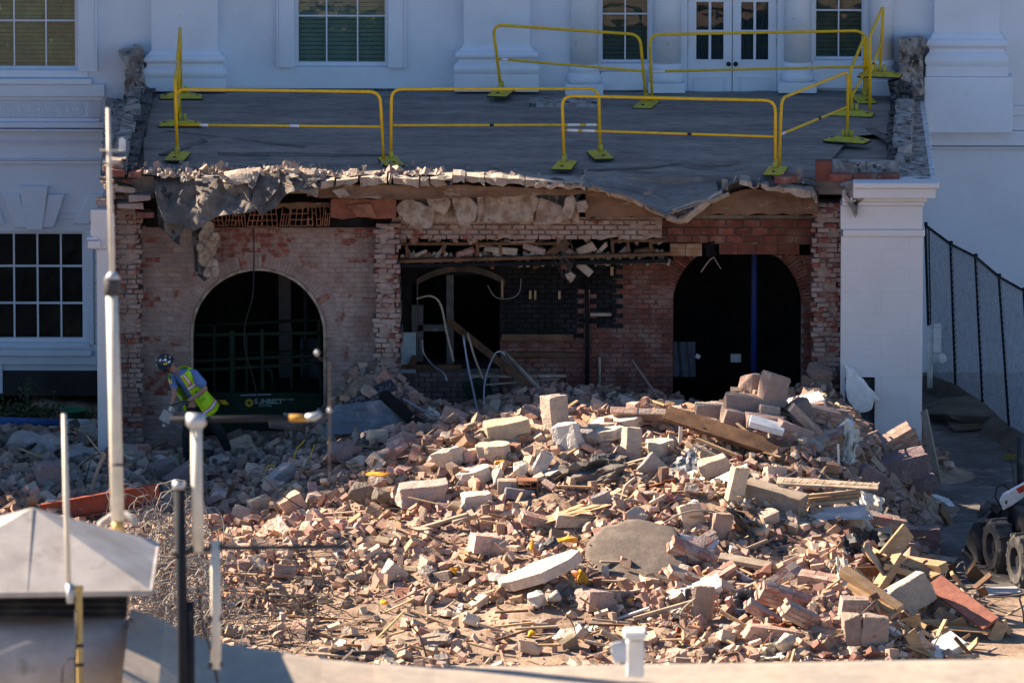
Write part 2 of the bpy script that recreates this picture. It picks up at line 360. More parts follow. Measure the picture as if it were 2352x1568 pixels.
def frame(h, parent, w, out, wb=None, y=None):
    """flat architrave round an opening"""
    x0, x1, z0, z1 = h; mb = MB(); y1 = YB-.002; y0 = y1-out
    for a, b, c, d in ((x0-w, x0, x0-w-.03, x0-w-.001), (x1, x1+w, x1+w+.001, x1+w+.03)):
        a_ = MB().bb(a, b, y0, y1, z0, z1).build('architrave', M['paint'], parent, bevel=.006); MB().bb(c, d, y0-.02, y1, z0, z1).build('outer_bead', M['paint'], a_)
wn1 = window(hL, [wx(q) for q in (-38, 35, 108)], [wz(53), wz(-60)], M['blind_y'])
frame(hL, bld, .27, .07)
wn2 = window(hC, [wx(751), wx(822)], [wz(41), wz(-73)], M['blind'])
frame(hC, bld, .25, .08)
wn3 = window(hA, [wx(1435)], [wz(35), wz(-74)], M['blind_d'], slats=True, fw=.03)
wn4 = window(hR, [wx(1924)], [wz(26), wz(-83)], M['blind_d'], slats=True, fw=.03)
wn5 = window(hG, [wx(q) for q in (-24, 30, 84, 138)], [wz(617), wz(702)], None, mw=.028)
MB().bb(hG[0], hG[1], YB+.5, YB+.52, hG[2], hG[3]).build('blind', mat('dark_room_behind_glass', (.018,.013,.011), .9, (.07,.045,.025), .8, (.58,.75)), wn5)  # dark sheet stands in for the unlit room behind the glass
# curtain reflections: pale dog-like shape on the right window is only the folded curtain edge
def band(t, u, out, a=None, b=None, name='moulding', m='paint', bev=.008):
    x0 = XL if a is None else wx(a); x1 = XR if b is None else wx(b)
    return MB().bb(x0, x1, YB-out, YB-.001, wz(u), wz(t)).build(name, M[m], bld, bevel=bev)
# left bay: sill, carved panel, string courses
band(163, 180, .03, -400, 205, 'window_sill'); band(181, 193, .14, -400, 214, 'window_sill')
band(194, 222, .10, -400, 243); band(222, 232, .05, -400, 240)
band(272, 281, .05, -400, 232); band(281, 293, .13, -400, 246); band(296, 300, .16, -400, 246)
band(326, 330, .05, -400, 246); band(370, 378, .05, -400, 246); band(366, 369, .07, -400, 246)
mb = MB(); mb.bb(wx(-400), wx(192), YB-.02, YB-.001, wz(271), wz(233)); mb.build('carved_panel', M['paint'], bld)
# guilloche: interlaced rings cut in relief
for k in range(9):
    cx, cz = wx(176-k*22.0), wz(252)
    for r in (.112, .078, .046):
        mb = MB(); pts = [(cx+r*math.cos(a), YB-.024, cz+r*math.sin(a)) for a in [2*math.pi*i/24 for i in range(25)]]
        mb.tube(pts, .0105, 6, False).build('carved_ring', M['paint'], bld, smooth=True)
mb = MB()
for i in range(6):
    for j in range(7): mb.box((wx(203+i*5.6+(j % 2)*2.8), YB-.02, wz(236+j*5.4)), (.024, .03, .02), Matrix.Rotation(.78, 3, 'Y'))
mb.bb(wx(199), wx(235), YB-.012, YB-.001, wz(271), wz(232)); mb.build('lattice_block', M['paint'], bld)
# keystone and voussoirs over the lower left window
for t, u, a0, a1, b0, b1, o in ((428,528, 45,112, 62,98, .12), (447,523, 8,46, 34,63, .09), (447,523, 111,150, 97,124, .09), (447,515,-50,-10,-20,10,.06),(447,515,206,242,166,205,.06)):
    mb = MB(); mb.prism([(wx(a0), wz(t)), (wx(a1), wz(t)), (wx(b1), wz(u)), (wx(b0), wz(u))], YB-o, YB-.001); mb.build('keystone' if o > .1 else 'voussoir', M['paint'], bld, bevel=.01)
band(487, 491, .03, 130, 206); band(500, 504, .03, 134, 203)
band(792, 800, .05, -260, 205, 'window_sill'); band(805, 817, .12, -260, 209, 'window_sill'); band(818, 838, .06, -260, 222, 'window_sill')
mb = MB(); mb.bb(hG[1]+.02, hG[1]+.12, YB-.06, YB-.001, wz(790), wz(530)); mb.build('architrave', M['paint'], bld)
for q in range(560, 800, 47): band(q, q+43, .035, 216, 244, 'quoin', bev=.01)
# bottom plinth, dark
MB().bb(XL, wx(329), YB-.03, YB-.001, 0, wz(910)).build('plinth', M['dark_room'], bld)
band(838, 905, .04, -260, 3, 'panel_strip')

def pilaster(x0, x1, mt, mb_, flare, plinth_u, out=.22, p2=None):
    """shaft between x0..x1, mouldings from row mt to mb_, plinth to plinth_u"""
    a, b = wx(x0), wx(x1)
    o = MB().bb(a, b, YB-out, YB-.001, wz(mt), ZT).build('pilaster', M['paint'], bld)
    f = flare; z0 = wz(mb_); z1 = wz(mt); hh = z1-z0
    prof = [(0, 1), (.25, .93), (.42, .84), (.8, .78), (.95, .70), (.95, .62), (.72, .57), (.55, .5), (.6, .42), (.85, .36), (1.08, .28), (1.15, .18), (1.08, .08), (.95, .0)]
    m = MB(); rows = []
    for e, t in prof:
        w = f*e; z = z0+hh*t
        rows.append([(a-w, YB-.001, z), (a-w, YB-out-w, z), (b+w, YB-out-w, z), (b+w, YB-.001, z)])
    m.sheet(rows); m.build('pilaster_base', M['paint'], o)
    w = f*1.05
    MB().bb(a-w, b+w, YB-out-w, YB-.001, wz(plinth_u), z0-.002).build('plinth', M['paint'], o, bevel=.008)
    return o
pilaster(352, 503, 112, 173, .13, 204)
pilaster(1066, 1217, 100, 162, .14, 203)
pilaster(2142, 2291, 68, 142, .13, 166)
MB().bb(wx(2119), wx(2322), YB-.39, YB-.001, wz(294), wz(166)-.003).build('plinth', M['paint'], bld, bevel=.01)
# courses of the right hand wing
band(240, 262, .08, 2322); band(262, 296, .05, 2322); band(297, 330, .12, 2030); band(333, 337, .10, 2030); band(337, 341, .06, 2030)
def column(x0, x1, mt, pu, pw):
    cx = (wx(x0)+wx(x1))/2; r = (wx(x1)-wx(x0))/2; cy = YB-.05; z0 = wz(mt)
    o = MB().lathe([(r, z0), (r*.99, z0+1.2), (r*.97, ZT-.02)], (cx, cy, 0), 40).build('column', M['paint'], bld, smooth=True)
    hh = .30
    MB().lathe([(r*1.22, z0-hh), (r*1.28, z0-hh+.05), (r*1.27, z0-hh+.1), (r*1.14, z0-hh+.13), (r*1.08, z0-hh+.18), (r*1.15, z0-hh+.21), (r*1.15, z0-hh+.25), (r*1.03, z0-hh+.28), (r, z0)], (cx, cy, 0), 40).build('column_base', M['paint'], o, smooth=True)
    w = pw
    MB().bb(cx-w, cx+w, cy-w, YB-.002, wz(pu), z0-hh-.003).build('plinth', M['paint'], o, bevel=.008)
column(1309, 1374, 143, 228, .30); column(1498, 1563, 141, 206, .29); column(1799, 1861, 138, 205, .30); column(1992, 2050, 132, 213, .30)
band(146, 160, .05, 1376, 1492, 'window_sill'); band(163, 205, .10, 1380, 1478, 'panel_strip'); band(138, 152, .05, 1864, 1985, 'window_sill'); band(155, 200, .10, 1864, 1985, 'panel_strip')
# double door
x0, x1, z0, z1 = hD; xm = (x0+x1)/2
for s, (a, b) in enumerate(((x0+.005, xm-.006), (xm+.006, x1-.005))):
    dm = MB(); st = .14; g0, g1 = (a+st*.95, b-st*.95); zb = wz(138)
    dm.bb(a, g0, YB+.06, YB+.11, z0+.01, z1); dm.bb(g1, b, YB+.06, YB+.11, z0+.01, z1); dm.bb(g0, g1, YB+.06, YB+.11, z0+.01, zb)
    d = dm.build('door', M['paint'], bld)
    for q in (73, 3, -66): MB().bb(g0, g1, YB+.07, YB+.10, wz(q)-.02, wz(q)+.02).build('glazing_bar', M['paint'], d)
    gm = (g0+g1)/2; MB().bb(gm-.02, gm+.02, YB+.072, YB+.098, zb, z1).build('glazing_bar', M['paint'], d)
    zz = [zb, wz(73), wz(3), wz(-66), z1]
    for p, q in zip(zz, zz[1:]):
        for u, v in ((g0, gm-.02), (gm+.02, g1)): MB().bb(u+.002, v-.002, YB+.08, YB+.088, p+.022, q-.022).build('pane', M['glass'], d)
    n = 30; MB().sheet([[(g0+(g1-g0)*i/n, YB+.17+.015*math.sin(i*1.9), z) for i in range(n+1)] for z in (zb, z1)]).build('curtain', M['door_shade'], d)
    pm = MB(); u0, u1 = a+.10, b-.10
    for k in range(1): pm.bb(u0, u1, YB+.045, YB+.0595, wz(178)-.012, wz(178)+.012); pm.bb(u0, u0+.024, YB+.045, YB+.0595, z0+.05, wz(178)-.012); pm.bb(u1-.024, u1, YB+.045, YB+.0595, z0+.05, wz(178)-.012)
    pm.build('raised_panel', M['paint'], d, bevel=.004)
    kx = xm-.055 if s == 0 else xm+.055
    MB().lathe([(.012, -.02), (.014, .012), (.036, .02), (.038, .045), (.02, .06)][::-1], (kx, YB+.02, wz(148)), 14, 'Y').build('door_knob', M['black'], d, smooth=True)
    hx = x0-.004 if s == 0 else x1+.004
    for q in (98, 0): MB().tube([(hx, YB+.05, wz(q)-.06), (hx, YB+.05, wz(q)+.06)], .012, 6).build('hinge', M['black'], d)
mb = MB(); mb.bb(x0-.15, x0-.008, YB-.03, YB+.12, z0, z1); mb.bb(x1+.008, x1+.15, YB-.03, YB+.12, z0, z1); mb.build('door_frame', M['paint'], bld, bevel=.006)
band(217, 237, .30, 1390, 2052, 'door_step', 'paint_old'); band(237, 246, .12, 1300, 2052, 'dark_joint', 'dirty_stub')
band(204, 214, .05, 330, 1240, 'flashing', 'tar')
# ================================================================== RUINED ANNEX
ZR = 4.45
ann = thing('ruined_annex', 'roof and white end pillar of the half demolished brick annex, its front torn off', 'ruined building', (0, 3, 0))
def fx(q, Y): return W(q, 600, Y).x
def fz(q, Y): return W(1176, q, Y).z
nrm = lambda x, y, z, s=1: noise.noise(Vector((x, y, z))*s)
# ---- front edge of the roof as drawn on the picture (px): where the membrane ends
EDGE = [(330,398),(360,402),(440,408),(500,402),(560,412),(620,400),(700,404),(760,408),(830,402),(900,403),(960,404),(1040,405),(1120,410),(1200,412),(1340,418),(1400,436),(1450,452),(1490,474),(1525,490),(1560,486),(1600,470),(1640,452),(1680,424),(1720,412),(1780,416),(1830,420),(1872,428)]
EY = [(330,.2),(1340,.1),(1525,-.15),(1700,.1),(1880,.2)]
def edge_pt(q):
    y = interp(EDGE, q); Y = interp(EY, q)
    return W(q, y, Y)
# roof slab body (behind the edge) and membrane sheet
mb = MB(); mb.bb(-6.05, 5.9, .55, YB-.01, ZR-.32, ZR-.06); mb.build('roof_slab', M['deck'], ann)
rows = []; n = 120; qs = [330+(1872-330)*i/n for i in range(n+1)]
for k in range(26):
    t = k/25.0; r = []
    for i, q in enumerate(qs):
        e = edge_pt(q); yb = YB-.01; Y = e.y+(yb-e.y)*t; xx = e.x*(1-t)+(-5.9+(11.75)*i/n)*t
        if t > .25: xx = -5.9+(11.75)*i/n if t > .5 else xx
        flat = ZR-.02+.012*max(0,Y-1)+.02*nrm(xx, Y*.7, 5)+.012*nrm(xx*3, Y*3, 2)
        s = min(1, t/.22); s = s*s*(3-2*s)
        z = e.z*(1-s)+flat*s + (.05*nrm(xx*2.2, Y*2.2, 9)*(1-s))
        r.append((xx, Y, z))
    rows.append(r)
MB().sheet(rows).build('roof_membrane', M['deck'], ann, smooth=True, keep=True)
# membrane seams / ridges that catch light, slightly raised strips
for (a, b, c, d) in ((350,298,700,338),(560,352,900,357),(500,352,620,356),(1165,215,1180,240),(1350,392,1700,372)):
    p0, p1 = Gd(a, b, ZR+.01), Gd(c, d, ZR+.01); mb = MB(); N_ = 14; r1 = []; r2 = []
    for i in range(N_+1):
        p = p0.lerp(p1, i/N_)+Vector((0, .05*nrm(i*.6, a, 0), 0)); r1.append(p+Vector((0, -.035, 0))); r2.append(p+Vector((0, .035, .012)))
    mb.sheet([r1, r2]).build('membrane_seam', M['felt'], ann)
# slab edge blocks: pale broken screed lying along the edge
def slabpiece(q0, q1, y0, y1, th, parent, mt, Y0=-.02, Y1=.35, seed=0, name='screed_piece'):
    r = random.Random(seed); n = max(3, int((q1-q0)/13)); mb = MB(); top = []; bot = []; topb = []; botb = []
    for i in range(n+1):
        t = i/n; q = q0+(q1-q0)*t; yq = y0+(y1-y0)*t+r.uniform(-1.3, 1.6); Yf = Y0+r.uniform(-.06, .05)
        a = W(q, yq, Yf); top.append(a); bot.append(a-Vector((r.uniform(-.02,.02), -.03*r.random(), th*r.uniform(.5, 1.0))))
        topb.append(Vector((a.x, Y1, a.z+.02))); botb.append(Vector((a.x, Y1, a.z-th)))
    mb.sheet([topb, top, bot, botb])
    mb.add([topb[0], top[0], bot[0], botb[0]], [(0,1,2,3)]); mb.add([topb[-1], top[-1], bot[-1], botb[-1]], [(3,2,1,0)])
    return mb.build(name, mt, parent)
for i, (a, b, c, d, th) in enumerate(((705,768,420,414,.13),(772,822,416,408,.13),(826,888,408,407,.15),(892,900,410,410,.10),(903,962,409,411,.16),(964,985,412,412,.12),(988,1038,410,409,.15),(1040,1068,402,405,.16),(1068,1112,405,408,.14),(1114,1205,408,412,.14),(1207,1345,412,420,.14))):
    slabpiece(a, b, c, d, th, ann, M['slab'], -.06+.03*(i % 3), .3, i)
for i, (a, b, c, d, th) in enumerate(((1347,1400,421,436,.12),(1400,1440,437,450,.11),(1441,1478,452,470,.09),(1479,1530,472,496,.07),(1700,1745,414,422,.11),(1747,1800,424,430,.11),(1801,1862,430,437,.13),(1862,1876,436,452,.14))):
    slabpiece(a, b, c, d, th, ann, M['slab'], -.04, .3, 40+i)
# rough front edge band under the membrane in the middle and right (torn board layer going down in a V and back up)
def ribbon(pts, w, mt, name, parent, Y=-.1, th=.03, seed=1):
    r = random.Random(seed); P_ = [W(q, y, Y+.06*r.uniform(-1, 1)) for q, y in pts]; a = []; b = []
    for i, p in enumerate(P_):
        d = (P_[min(i+1, len(P_)-1)]-P_[max(i-1, 0)]).normalized(); nn = Vector((-d.z, 0, d.x)); ww = w*r.uniform(.75, 1.25)
        a.append(p+nn*ww/2); b.append(p-nn*ww/2+Vector((0, .06, 0)))
    return MB().sheet([a, b]).build(name, mt, parent, solid=th)
ribbon([(1532,500),(1556,508),(1575,504),(1590,492),(1610,476),(1630,462),(1645,452),(1660,446)], .09, M['slab'], 'screed_piece', ann, -.2, .05)
ribbon([(1545,486),(1570,478),(1600,468),(1640,462),(1675,446)], .06, M['wood_grey'], 'batten', ann, -.22, .03)
# ---- torn roofing felt flaps
def flap(top, bot, mt, name, parent, rows=12, cols=34, amp=.07, th=.012, seed=0, fold=5.0):
    tp = [(a, (b, y)) for a, b, y in top]; grid = []
    def at_(L, t):
        s = t*(len(L)-1); i = min(int(s), len(L)-2); f = s-i
        return [L[i][k]*(1-f)+L[i+1][k]*f for k in range(3)]
    for j in range(rows+1):
        v = j/rows; r = []
        for i in range(cols+1):
            u = i/cols; a = at_(top, u); b = at_(bot, u); q = [a[k]*(1-v)+b[k]*v for k in range(3)]
            p = W(*q); e = amp*min(1, v*3+.2)
            p += Vector((e*.5*nrm(p.x*3, p.z*3, seed), -e*(1+nrm(p.x*fold, p.z*fold*.6, seed+3)*1.6)+e*.5*abs(nrm(p.x*9, p.z*7, seed+8)), e*.35*nrm(p.x*6, p.z*3, seed+5)))
            r.append(p)
        grid.append(r)
    return MB().sheet(grid).build(name, mt, parent, smooth=False, solid=th)
flap([(352,404,.5),(430,408,.35),(500,402,.25),(560,404,.2),(600,398,.2),(655,388,.2)], [(356,452,-.1),(378,500,-.15),(440,528,-.2),(500,492,-.15),(585,484,-.12),(640,430,.0)], M['felt'], 'torn_felt', ann, 18, 50, .12, seed=2)
flap([(585,415,.1),(610,400,.2),(660,388,.2),(700,398,.2),(740,405,.2)], [(575,470,-.1),(604,494,-.16),(632,470,-.12),(668,438,-.1),(735,428,-.05)], M['felt'], 'torn_felt', ann, 10, 26, .10, seed=5)
flap([(655,390,.3),(700,388,.25),(735,392,.2)], [(650,420,0),(690,436,-.1),(728,452,-.05)], M['plaster'], 'broken_screed', ann, 8, 14, .06, .03, seed=8)
flap([(515,398,.2),(545,392,.15),(600,386,.2)], [(512,418,.05),(545,424,.0),(590,415,.05)], M['slab'], 'broken_screed', ann, 6, 12, .06, .05, seed=9)
flap([(357,430,.1),(380,428,.1),(420,470,.1)], [(366,520,.05),(392,540,.0),(416,560,.0)], M['tar'], 'torn_felt', ann, 12, 14, .08, seed=12)
flap([(372,470,.05),(400,480,0),(430,500,.05)], [(378,528,-.05),(398,546,-.05),(414,552,-.05)], M['felt'], 'torn_felt', ann, 10, 12, .06, seed=14)
flap([(1340,384,1.0),(1440,382,1.1),(1560,385,1.1),(1640,400,.9)], [(1345,420,.0),(1440,452,-.1),(1528,494,-.25),(1650,450,-.05)], M['deck'], 'torn_felt', ann, 14, 40, .06, .02, seed=18, fold=2.2)
flap([(1535,486,-.2),(1580,478,-.2),(1640,468,-.1)], [(1535,500,-.1),(1570,498,-.1),(1615,480,-.05)], M['tar'], 'torn_felt', ann, 5, 14, .05, seed=19)
# hanging strip of cracked plaster with tar paper behind, over the left arch
for i, (a, b, c) in enumerate(((455,505,14),(470,524,13),(462,548,15),(474,570,16),(464,592,15),(480,610,13),(470,628,9),(486,626,10),(484,548,10),(452,570,8))):
    r = random.Random(60+i); cpt = W(a+8, b, .55-.02*i); mb = MB(); k = 7
    mb.prism([(cpt.x+.008*c*math.cos(2*math.pi*j/k)*r.uniform(.7,1.2), cpt.z+.0125*c*.8*math.sin(2*math.pi*j/k)*r.uniform(.7,1.2)) for j in range(k)], cpt.y, cpt.y+.06)
    mb.build('plaster_piece', M['plaster'], ann, bevel=.01)
flap([(440,498,.75),(470,495,.75),(492,500,.75)], [(446,625,.72),(470,645,.7),(494,622,.72)], M['tar'], 'torn_felt', ann, 14, 10, .05, seed=31)
# ---- brown beam under the slab edge, left-middle
def rough_beam(q0, q1, ya, yb, Y0, Y1, mt, name, seed=0, step=16, jag=3, par=None):
    r = random.Random(seed); n = max(2, int((q1-q0)/step)); rows = [[], [], [], []]
    for i in range(n+1):
        q = q0+(q1-q0)*i/n; A = ya if not callable(ya) else ya(q); B = yb if not callable(yb) else yb(q)
        a = W(q, A+r.uniform(-jag, jag)*.4, Y0+r.uniform(-.02, .02)); b = W(q, B+r.uniform(-jag, jag), Y0+r.uniform(-.02, .02))
        rows[0].append(Vector((a.x, Y1, a.z))); rows[1].append(a); rows[2].append(b); rows[3].append(Vector((b.x, Y1, b.z)))
    mb = MB(); mb.sheet(rows); mb.add([R[0] for R in rows], [(0,1,2,3)]); mb.add([R[-1] for R in rows], [(3,2,1,0)])
    return mb.build(name, mt, par or ann)
rough_beam(705, 1345, lambda q: interp([(705,424),(1040,425),(1345,436)], q), lambda q: interp([(705,452),(900,458),(1345,446)], q), .12, .7, M['earthbeam'], 'concrete_beam', 3)
rough_beam(760, 910, 458, 500, .34, .8, mat('terracotta_beam', (.27,.10,.06), .9, (.17,.06,.04), 3, (.4,.6), .5, 14), 'terracotta_lump', 4, 22, 5)
rough_beam(1345, 1520, lambda q: interp([(1345,432),(1450,462),(1520,500)], q), 500, .3, .9, M['earthbeam'], 'concrete_beam', 5)
rough_beam(1520, 1880, lambda q: interp([(1520,500),(1600,484),(1680,444),(1720,434),(1880,446)], q), 492, .3, .9, M['earthbeam'], 'concrete_beam', 6)
rough_beam(915, 1330, 446, 508, .5, .8, M['plaster'], 'dirty_plaster_band', 71, 18, 6)
rough_beam(900, 1520, 500, 548, .83, 1.2, M['wall_pink_mortar'], 'brick_band', 7, 20, 4)
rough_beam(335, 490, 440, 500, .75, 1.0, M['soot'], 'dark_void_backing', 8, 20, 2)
# wide broken plaster pieces hanging from the ceiling, centre
def plate(pts, Y, dep, mt, name, seed=0, par=None, tilt=0.0):
    r = random.Random(seed); out = []
    for (a, b), (c, d) in zip(pts, pts[1:]+pts[:1]):
        k = max(1, int(math.hypot(c-a, d-b)/9))
        for i in range(k):
            t = i/k; out.append((a+(c-a)*t+r.uniform(-1.6,1.6), b+(d-b)*t+r.uniform(-1.6,1.6)))
    P_ = [W(a, b, Y) for a, b in out]; zm = sum(p.z for p in P_)/len(P_)
    n = len(P_); cx = sum(p.x for p in P_)/n; cz = zm; rings = []; sz = max(abs(p.x-cx) for p in P_)
    for e, dy in ((.92, dep), (1.0, dep*.5), (1.0, .0), (.95, -.012), (.72, -.02), (.45, -.02), (.2, -.02)):
        R = []
        for p in P_:
            x, z = cx+(p.x-cx)*e, cz+(p.z-cz)*e; k = dep*.35*nrm(x*4+seed, z*4, seed)+dep*.18*nrm(x*13, z*13, seed) if dy <= 0 else 0
            R.append((x, p.y+dy+k+tilt*(z-zm), z))
        rings.append(R)
    mb = MB(); mb.add([q for R in rings for q in R], [(j*n+i, (j+1)*n+i, (j+1)*n+(i+1) % n, j*n+(i+1) % n) for j in range(len(rings)-1) for i in range(n)]+[tuple(range((len(rings)-1)*n, len(rings)*n)), tuple(range(n))[::-1]])
    return mb.build(name, mt, par or ann, fix=True)
for i, (pts, Y, dp) in enumerate((
    ([(908,476),(935,452),(975,470),(1002,478),(990,520),(960,532),(925,505)], .34, .14),
    ([(980,455),(1030,448),(1036,470),(1022,495),(1000,488),(985,472)], .3, .14),
    ([(1034,450),(1075,452),(1096,470),(1094,505),(1075,520),(1055,518),(1045,490)], .32, .12),
    ([(1096,450),(1114,446),(1108,500),(1095,515)], .38, .08),
    ([(1116,444),(1170,438),(1225,444),(1238,460),(1220,510),(1130,514),(1108,508)], .36, .10),
    ([(1240,452),(1268,462),(1300,480),(1318,492),(1290,512),(1226,516),(1228,500)], .42, .10),
    ([(1300,452),(1318,448),(1326,468),(1312,500),(1298,512),(1290,490)], .24, .12),
    ([(1322,466),(1345,460),(1354,474),(1346,488),(1328,488)], .22, .12),
    ([(762,436),(790,432),(806,450),(780,455)], .1, .1), ([(796,470),(850,468),(866,500),(820,498)], .3, .1))):
    plate(pts, Y, dp, M['plaster'] if i != 9 else M['clay'], 'plaster_piece', i)
plate([(1206,436),(1340,440),(1330,458),(1290,470),(1262,478),(1240,450)], .44, .05, M['tar'], 'tar_paper', 20)
# ---- hollow clay tiles seen end-on
def hollow_tile(q0, q1, ya, yb, Y, nx=3, nz=3, skew=0.0, brk=0.0, seed=0):
    a = W(q0, ya, Y); b = W(q1, yb, Y); w = b.x-a.x; h = a.z-b.z; t = .012; mb = MB(); r = random.Random(seed)
    for i in range(nx+1):
        x = a.x+(w-t)*i/nx; z1 = a.z-(h*brk*r.random() if 0 < i < nx else 0); mb.bb(x, x+t, Y, Y+.25, b.z, z1)
    for j in range(nz+1):
        z = b.z+(h-t)*j/nz
        for i in range(nx):
            if r.random() < brk: continue
            mb.bb(a.x+(w-t)*i/nx+t, a.x+(w-t)*(i+1)/nx, Y+.002, Y+.248, z, z+t)
    for k, v in enumerate(mb.v): mb.v[k] = (v[0]+skew*(v[2]-b.z), v[1], v[2])
    return mb.build('hollow_tile', M['clay'], ann)
for i, (a, b, c, d, s, br) in enumerate(((482,514,482,519,-.15,.1),(516,540,482,519,.12,.3),(542,565,482,520,-.1,.35),(567,600,480,521,.2,.0),(602,638,478,521,-.08,.0),(642,662,478,520,.15,.5),(664,706,476,520,.1,.0),(708,738,475,519,-.05,.1),(739,756,476,519,.1,.4))):
    hollow_tile(a, b, c, d, .62, 3, 3, s, br, i)
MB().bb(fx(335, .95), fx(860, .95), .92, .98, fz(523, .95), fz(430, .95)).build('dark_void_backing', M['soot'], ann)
rough_beam(480, 765, 466, 478, .55, .9, M['earthbeam'], 'concrete_beam', 11, 14, 3)
# roof edge on the left: stump of parapet walls
def lump(pts, Y, dep, mt, name, seed, par=None): return plate(pts, Y, dep, mt, name, seed, par)
stub = lump([(273,118),(300,117),(306,108),(322,109),(330,122),(328,145),(331,180),(336,200),(345,205),(344,228),(282,228),(284,205),(287,180),(286,140),(275,128)], YB-.45, .4, M['dirty_stub'], 'parapet_stump', 1)
lump([(2064,90),(2122,88),(2128,100),(2120,130),(2121,190),(2124,215),(2095,225),(2066,190)], YB-.5, .42, M['dirty_stub'], 'parapet_stump', 2)
lump([(2040,190),(2066,184),(2094,200),(2100,240),(2070,246),(2046,225)], YB-.9, .35, M['tar'], 'parapet_stump', 3)
def kerbrun(pts, w, h, mt, name, seed, ztop=ZR, step=.35):
    """a broken low kerb running along a line on the roof, given by px of its foot"""
    r = random.Random(seed); W_ = [Gd(a, b, ztop) for a, b in pts]; out = []
    for p, q in zip(W_, W_[1:]):
        n = max(1, int((q-p).length/step))
        for i in range(n):
            a = p.lerp(q, i/n); b = p.lerp(q, (i+1)/n-.006); hh = h*r.uniform(.6, 1.1); ww = w*r.uniform(.8, 1.1)
            mb = MB(); m_ = (a+b)/2+Vector((r.uniform(-.02,.02), 0, hh/2-.03)); d = b-a
            mb.box(m_, (d.length, ww, hh), d.to_track_quat('X', 'Z').to_matrix(), .02, r); out.append(mb.build(name, mt, ann, bevel=.012))
    return out
kerbrun([(342,210),(326,280),(312,340),(300,398)], .20, .20, M['tar'], 'parapet_block', 3, step=.42)
kerbrun([(322,210),(300,290),(285,345),(272,398)], .22, .24, M['dirty_stub'], 'parapet_block', 4, step=.36)
kerbrun([(2056,232),(2052,300),(2050,372)], .16, .12, M['tar'], 'parapet_block', 5, step=.3)
kerbrun([(2078,190),(2076,260),(2075,330),(2074,376)], .26, .2, M['dirty_stub'], 'parapet_block', 6, step=.4)
for q0, q1, yy, hgt, m_ in ((1912,2066,398,.22,'dirty_stub'),(1872,1911,408,.3,'brick_red'),(1905,2068,412,.12,'brick_red')):
    a = Gd(q0, yy, ZR); b = Gd(q1, yy, ZR); n = max(1, int((b-a).length/.34)); r = random.Random(q0)
    for i in range(n):
        p = a.lerp(b, (i+.5)/n); MB().box((p.x, p.y+.1, ZR+hgt/2-.05), ((b-a).length/n-.012, .22, hgt), Matrix.Rotation(r.uniform(-.04,.04), 3, 'Z'), .012, r).build('parapet_block', M[m_], ann, bevel=.01)
# white ledges: left and right cornices of the annex
mb = MB(); xa, xb = fx(250, 0), fx(322, 0)
rows = []
for j in range(41):
    t = j/40; y = .1+(YB-.11)*t; xl = W(229+14*t, 400-160*t, y).x+.03*nrm(0, y*3, 2); rows.append([(xl+(-5.7-xl)*i/12, y, ZR-.06+.07*nrm((xl+i*.08)*3, y*3, 1)+.03*nrm(i*.8, y*9, 1)) for i in range(13)])
mb.sheet(rows).build('cornice_top', M['dirty_stub'], ann, keep=True)
MB().bb(5.92, 6.42, .0, YB-.42, ZR-.12, ZR-.02).build('cornice_top', M['paint_old'], ann, bevel=.01)
rows = [[(x, y, ZR-.012+.03*abs(nrm(x*3, y*3, 1))) for x in np.linspace(5.75, 6.33, 10)] for y in np.linspace(.0, YB-.4, 40)]
MB().sheet(rows).build('mortar_bed', M['dirty_stub'], ann, keep=True)
# ---- white end pillar, built in painted courses
px0, px1 = fx(1932, -.02), fx(2120, -.02)
def blk(a, b, c, d, name, m='pale_block', y0=-.02, y1=.6, bev=.0008): return MB().bb(a, b, y0, y1, c, d).build(name, M[m], ann, bevel=bev)
pz = [fz(q, 0) for q in (1085,1012,962,914,864,816,767,717,668,618,571,541)]
r = random.Random(5)
for i, (a, b) in enumerate(zip(pz, pz[1:])):
    cut = px0+(px1-px0)*(.5 if i % 2 else .83)
    dx = fx(2008, 0)
    if i < 5:
        lo = dx+.02 if i < 4 else px0
        if i < 4: blk(fx(1932,0), fx(1943,0), a+.0004, b-.0004, 'stone_block')
        if lo < cut: blk(lo, cut-.0006, a+.0004, b-.0004, 'stone_block'); blk(cut+.0006, px1, a+.0004, b-.0004, 'stone_block')
    else: blk(px0, cut-.0006, a+.0004, b-.0004, 'stone_block'); blk(cut+.0006, px1, a+.0004, b-.0004, 'stone_block')
blk(fx(1932,0), px1, pz[4]+.001, pz[4]+.004, 'joint_course')
blk(fx(1936,0), fx(2124,0), fz(540,0), fz(525,0), 'necking', y0=-.06, bev=.012)
blk(px0-.01, fx(2118,0), fz(525,0)+.002, fz(471,0), 'stone_block', bev=.004)
blk(fx(1934,0), fx(2122,0), fz(470,0), fz(460,0), 'cornice', y0=-.05, bev=.008); blk(fx(1934,0), fx(2128,0), fz(459,0), fz(449,0), 'cornice', y0=-.1, bev=.01)
blk(fx(1958,0), fx(2147,0), fz(448,0), fz(425,0), 'cornice', y0=-.22, bev=.01); blk(fx(1958,0), fx(2155,0), fz(424,0), fz(412,0), 'cornice', y0=-.27, y1=.3, bev=.01)
MB().bb(px1-.5, px1-.002, .605, YB-.42, 0, ZR-.15).build('side_wall', M['paint'], ann)
# broken plaster mass left of the cornice
lump([(1930,424),(1968,416),(2010,424),(2000,440),(1972,470),(1966,500),(1948,470),(1936,450)], -.12, .3, M['dirty_stub'], 'mortar_lump', 6)
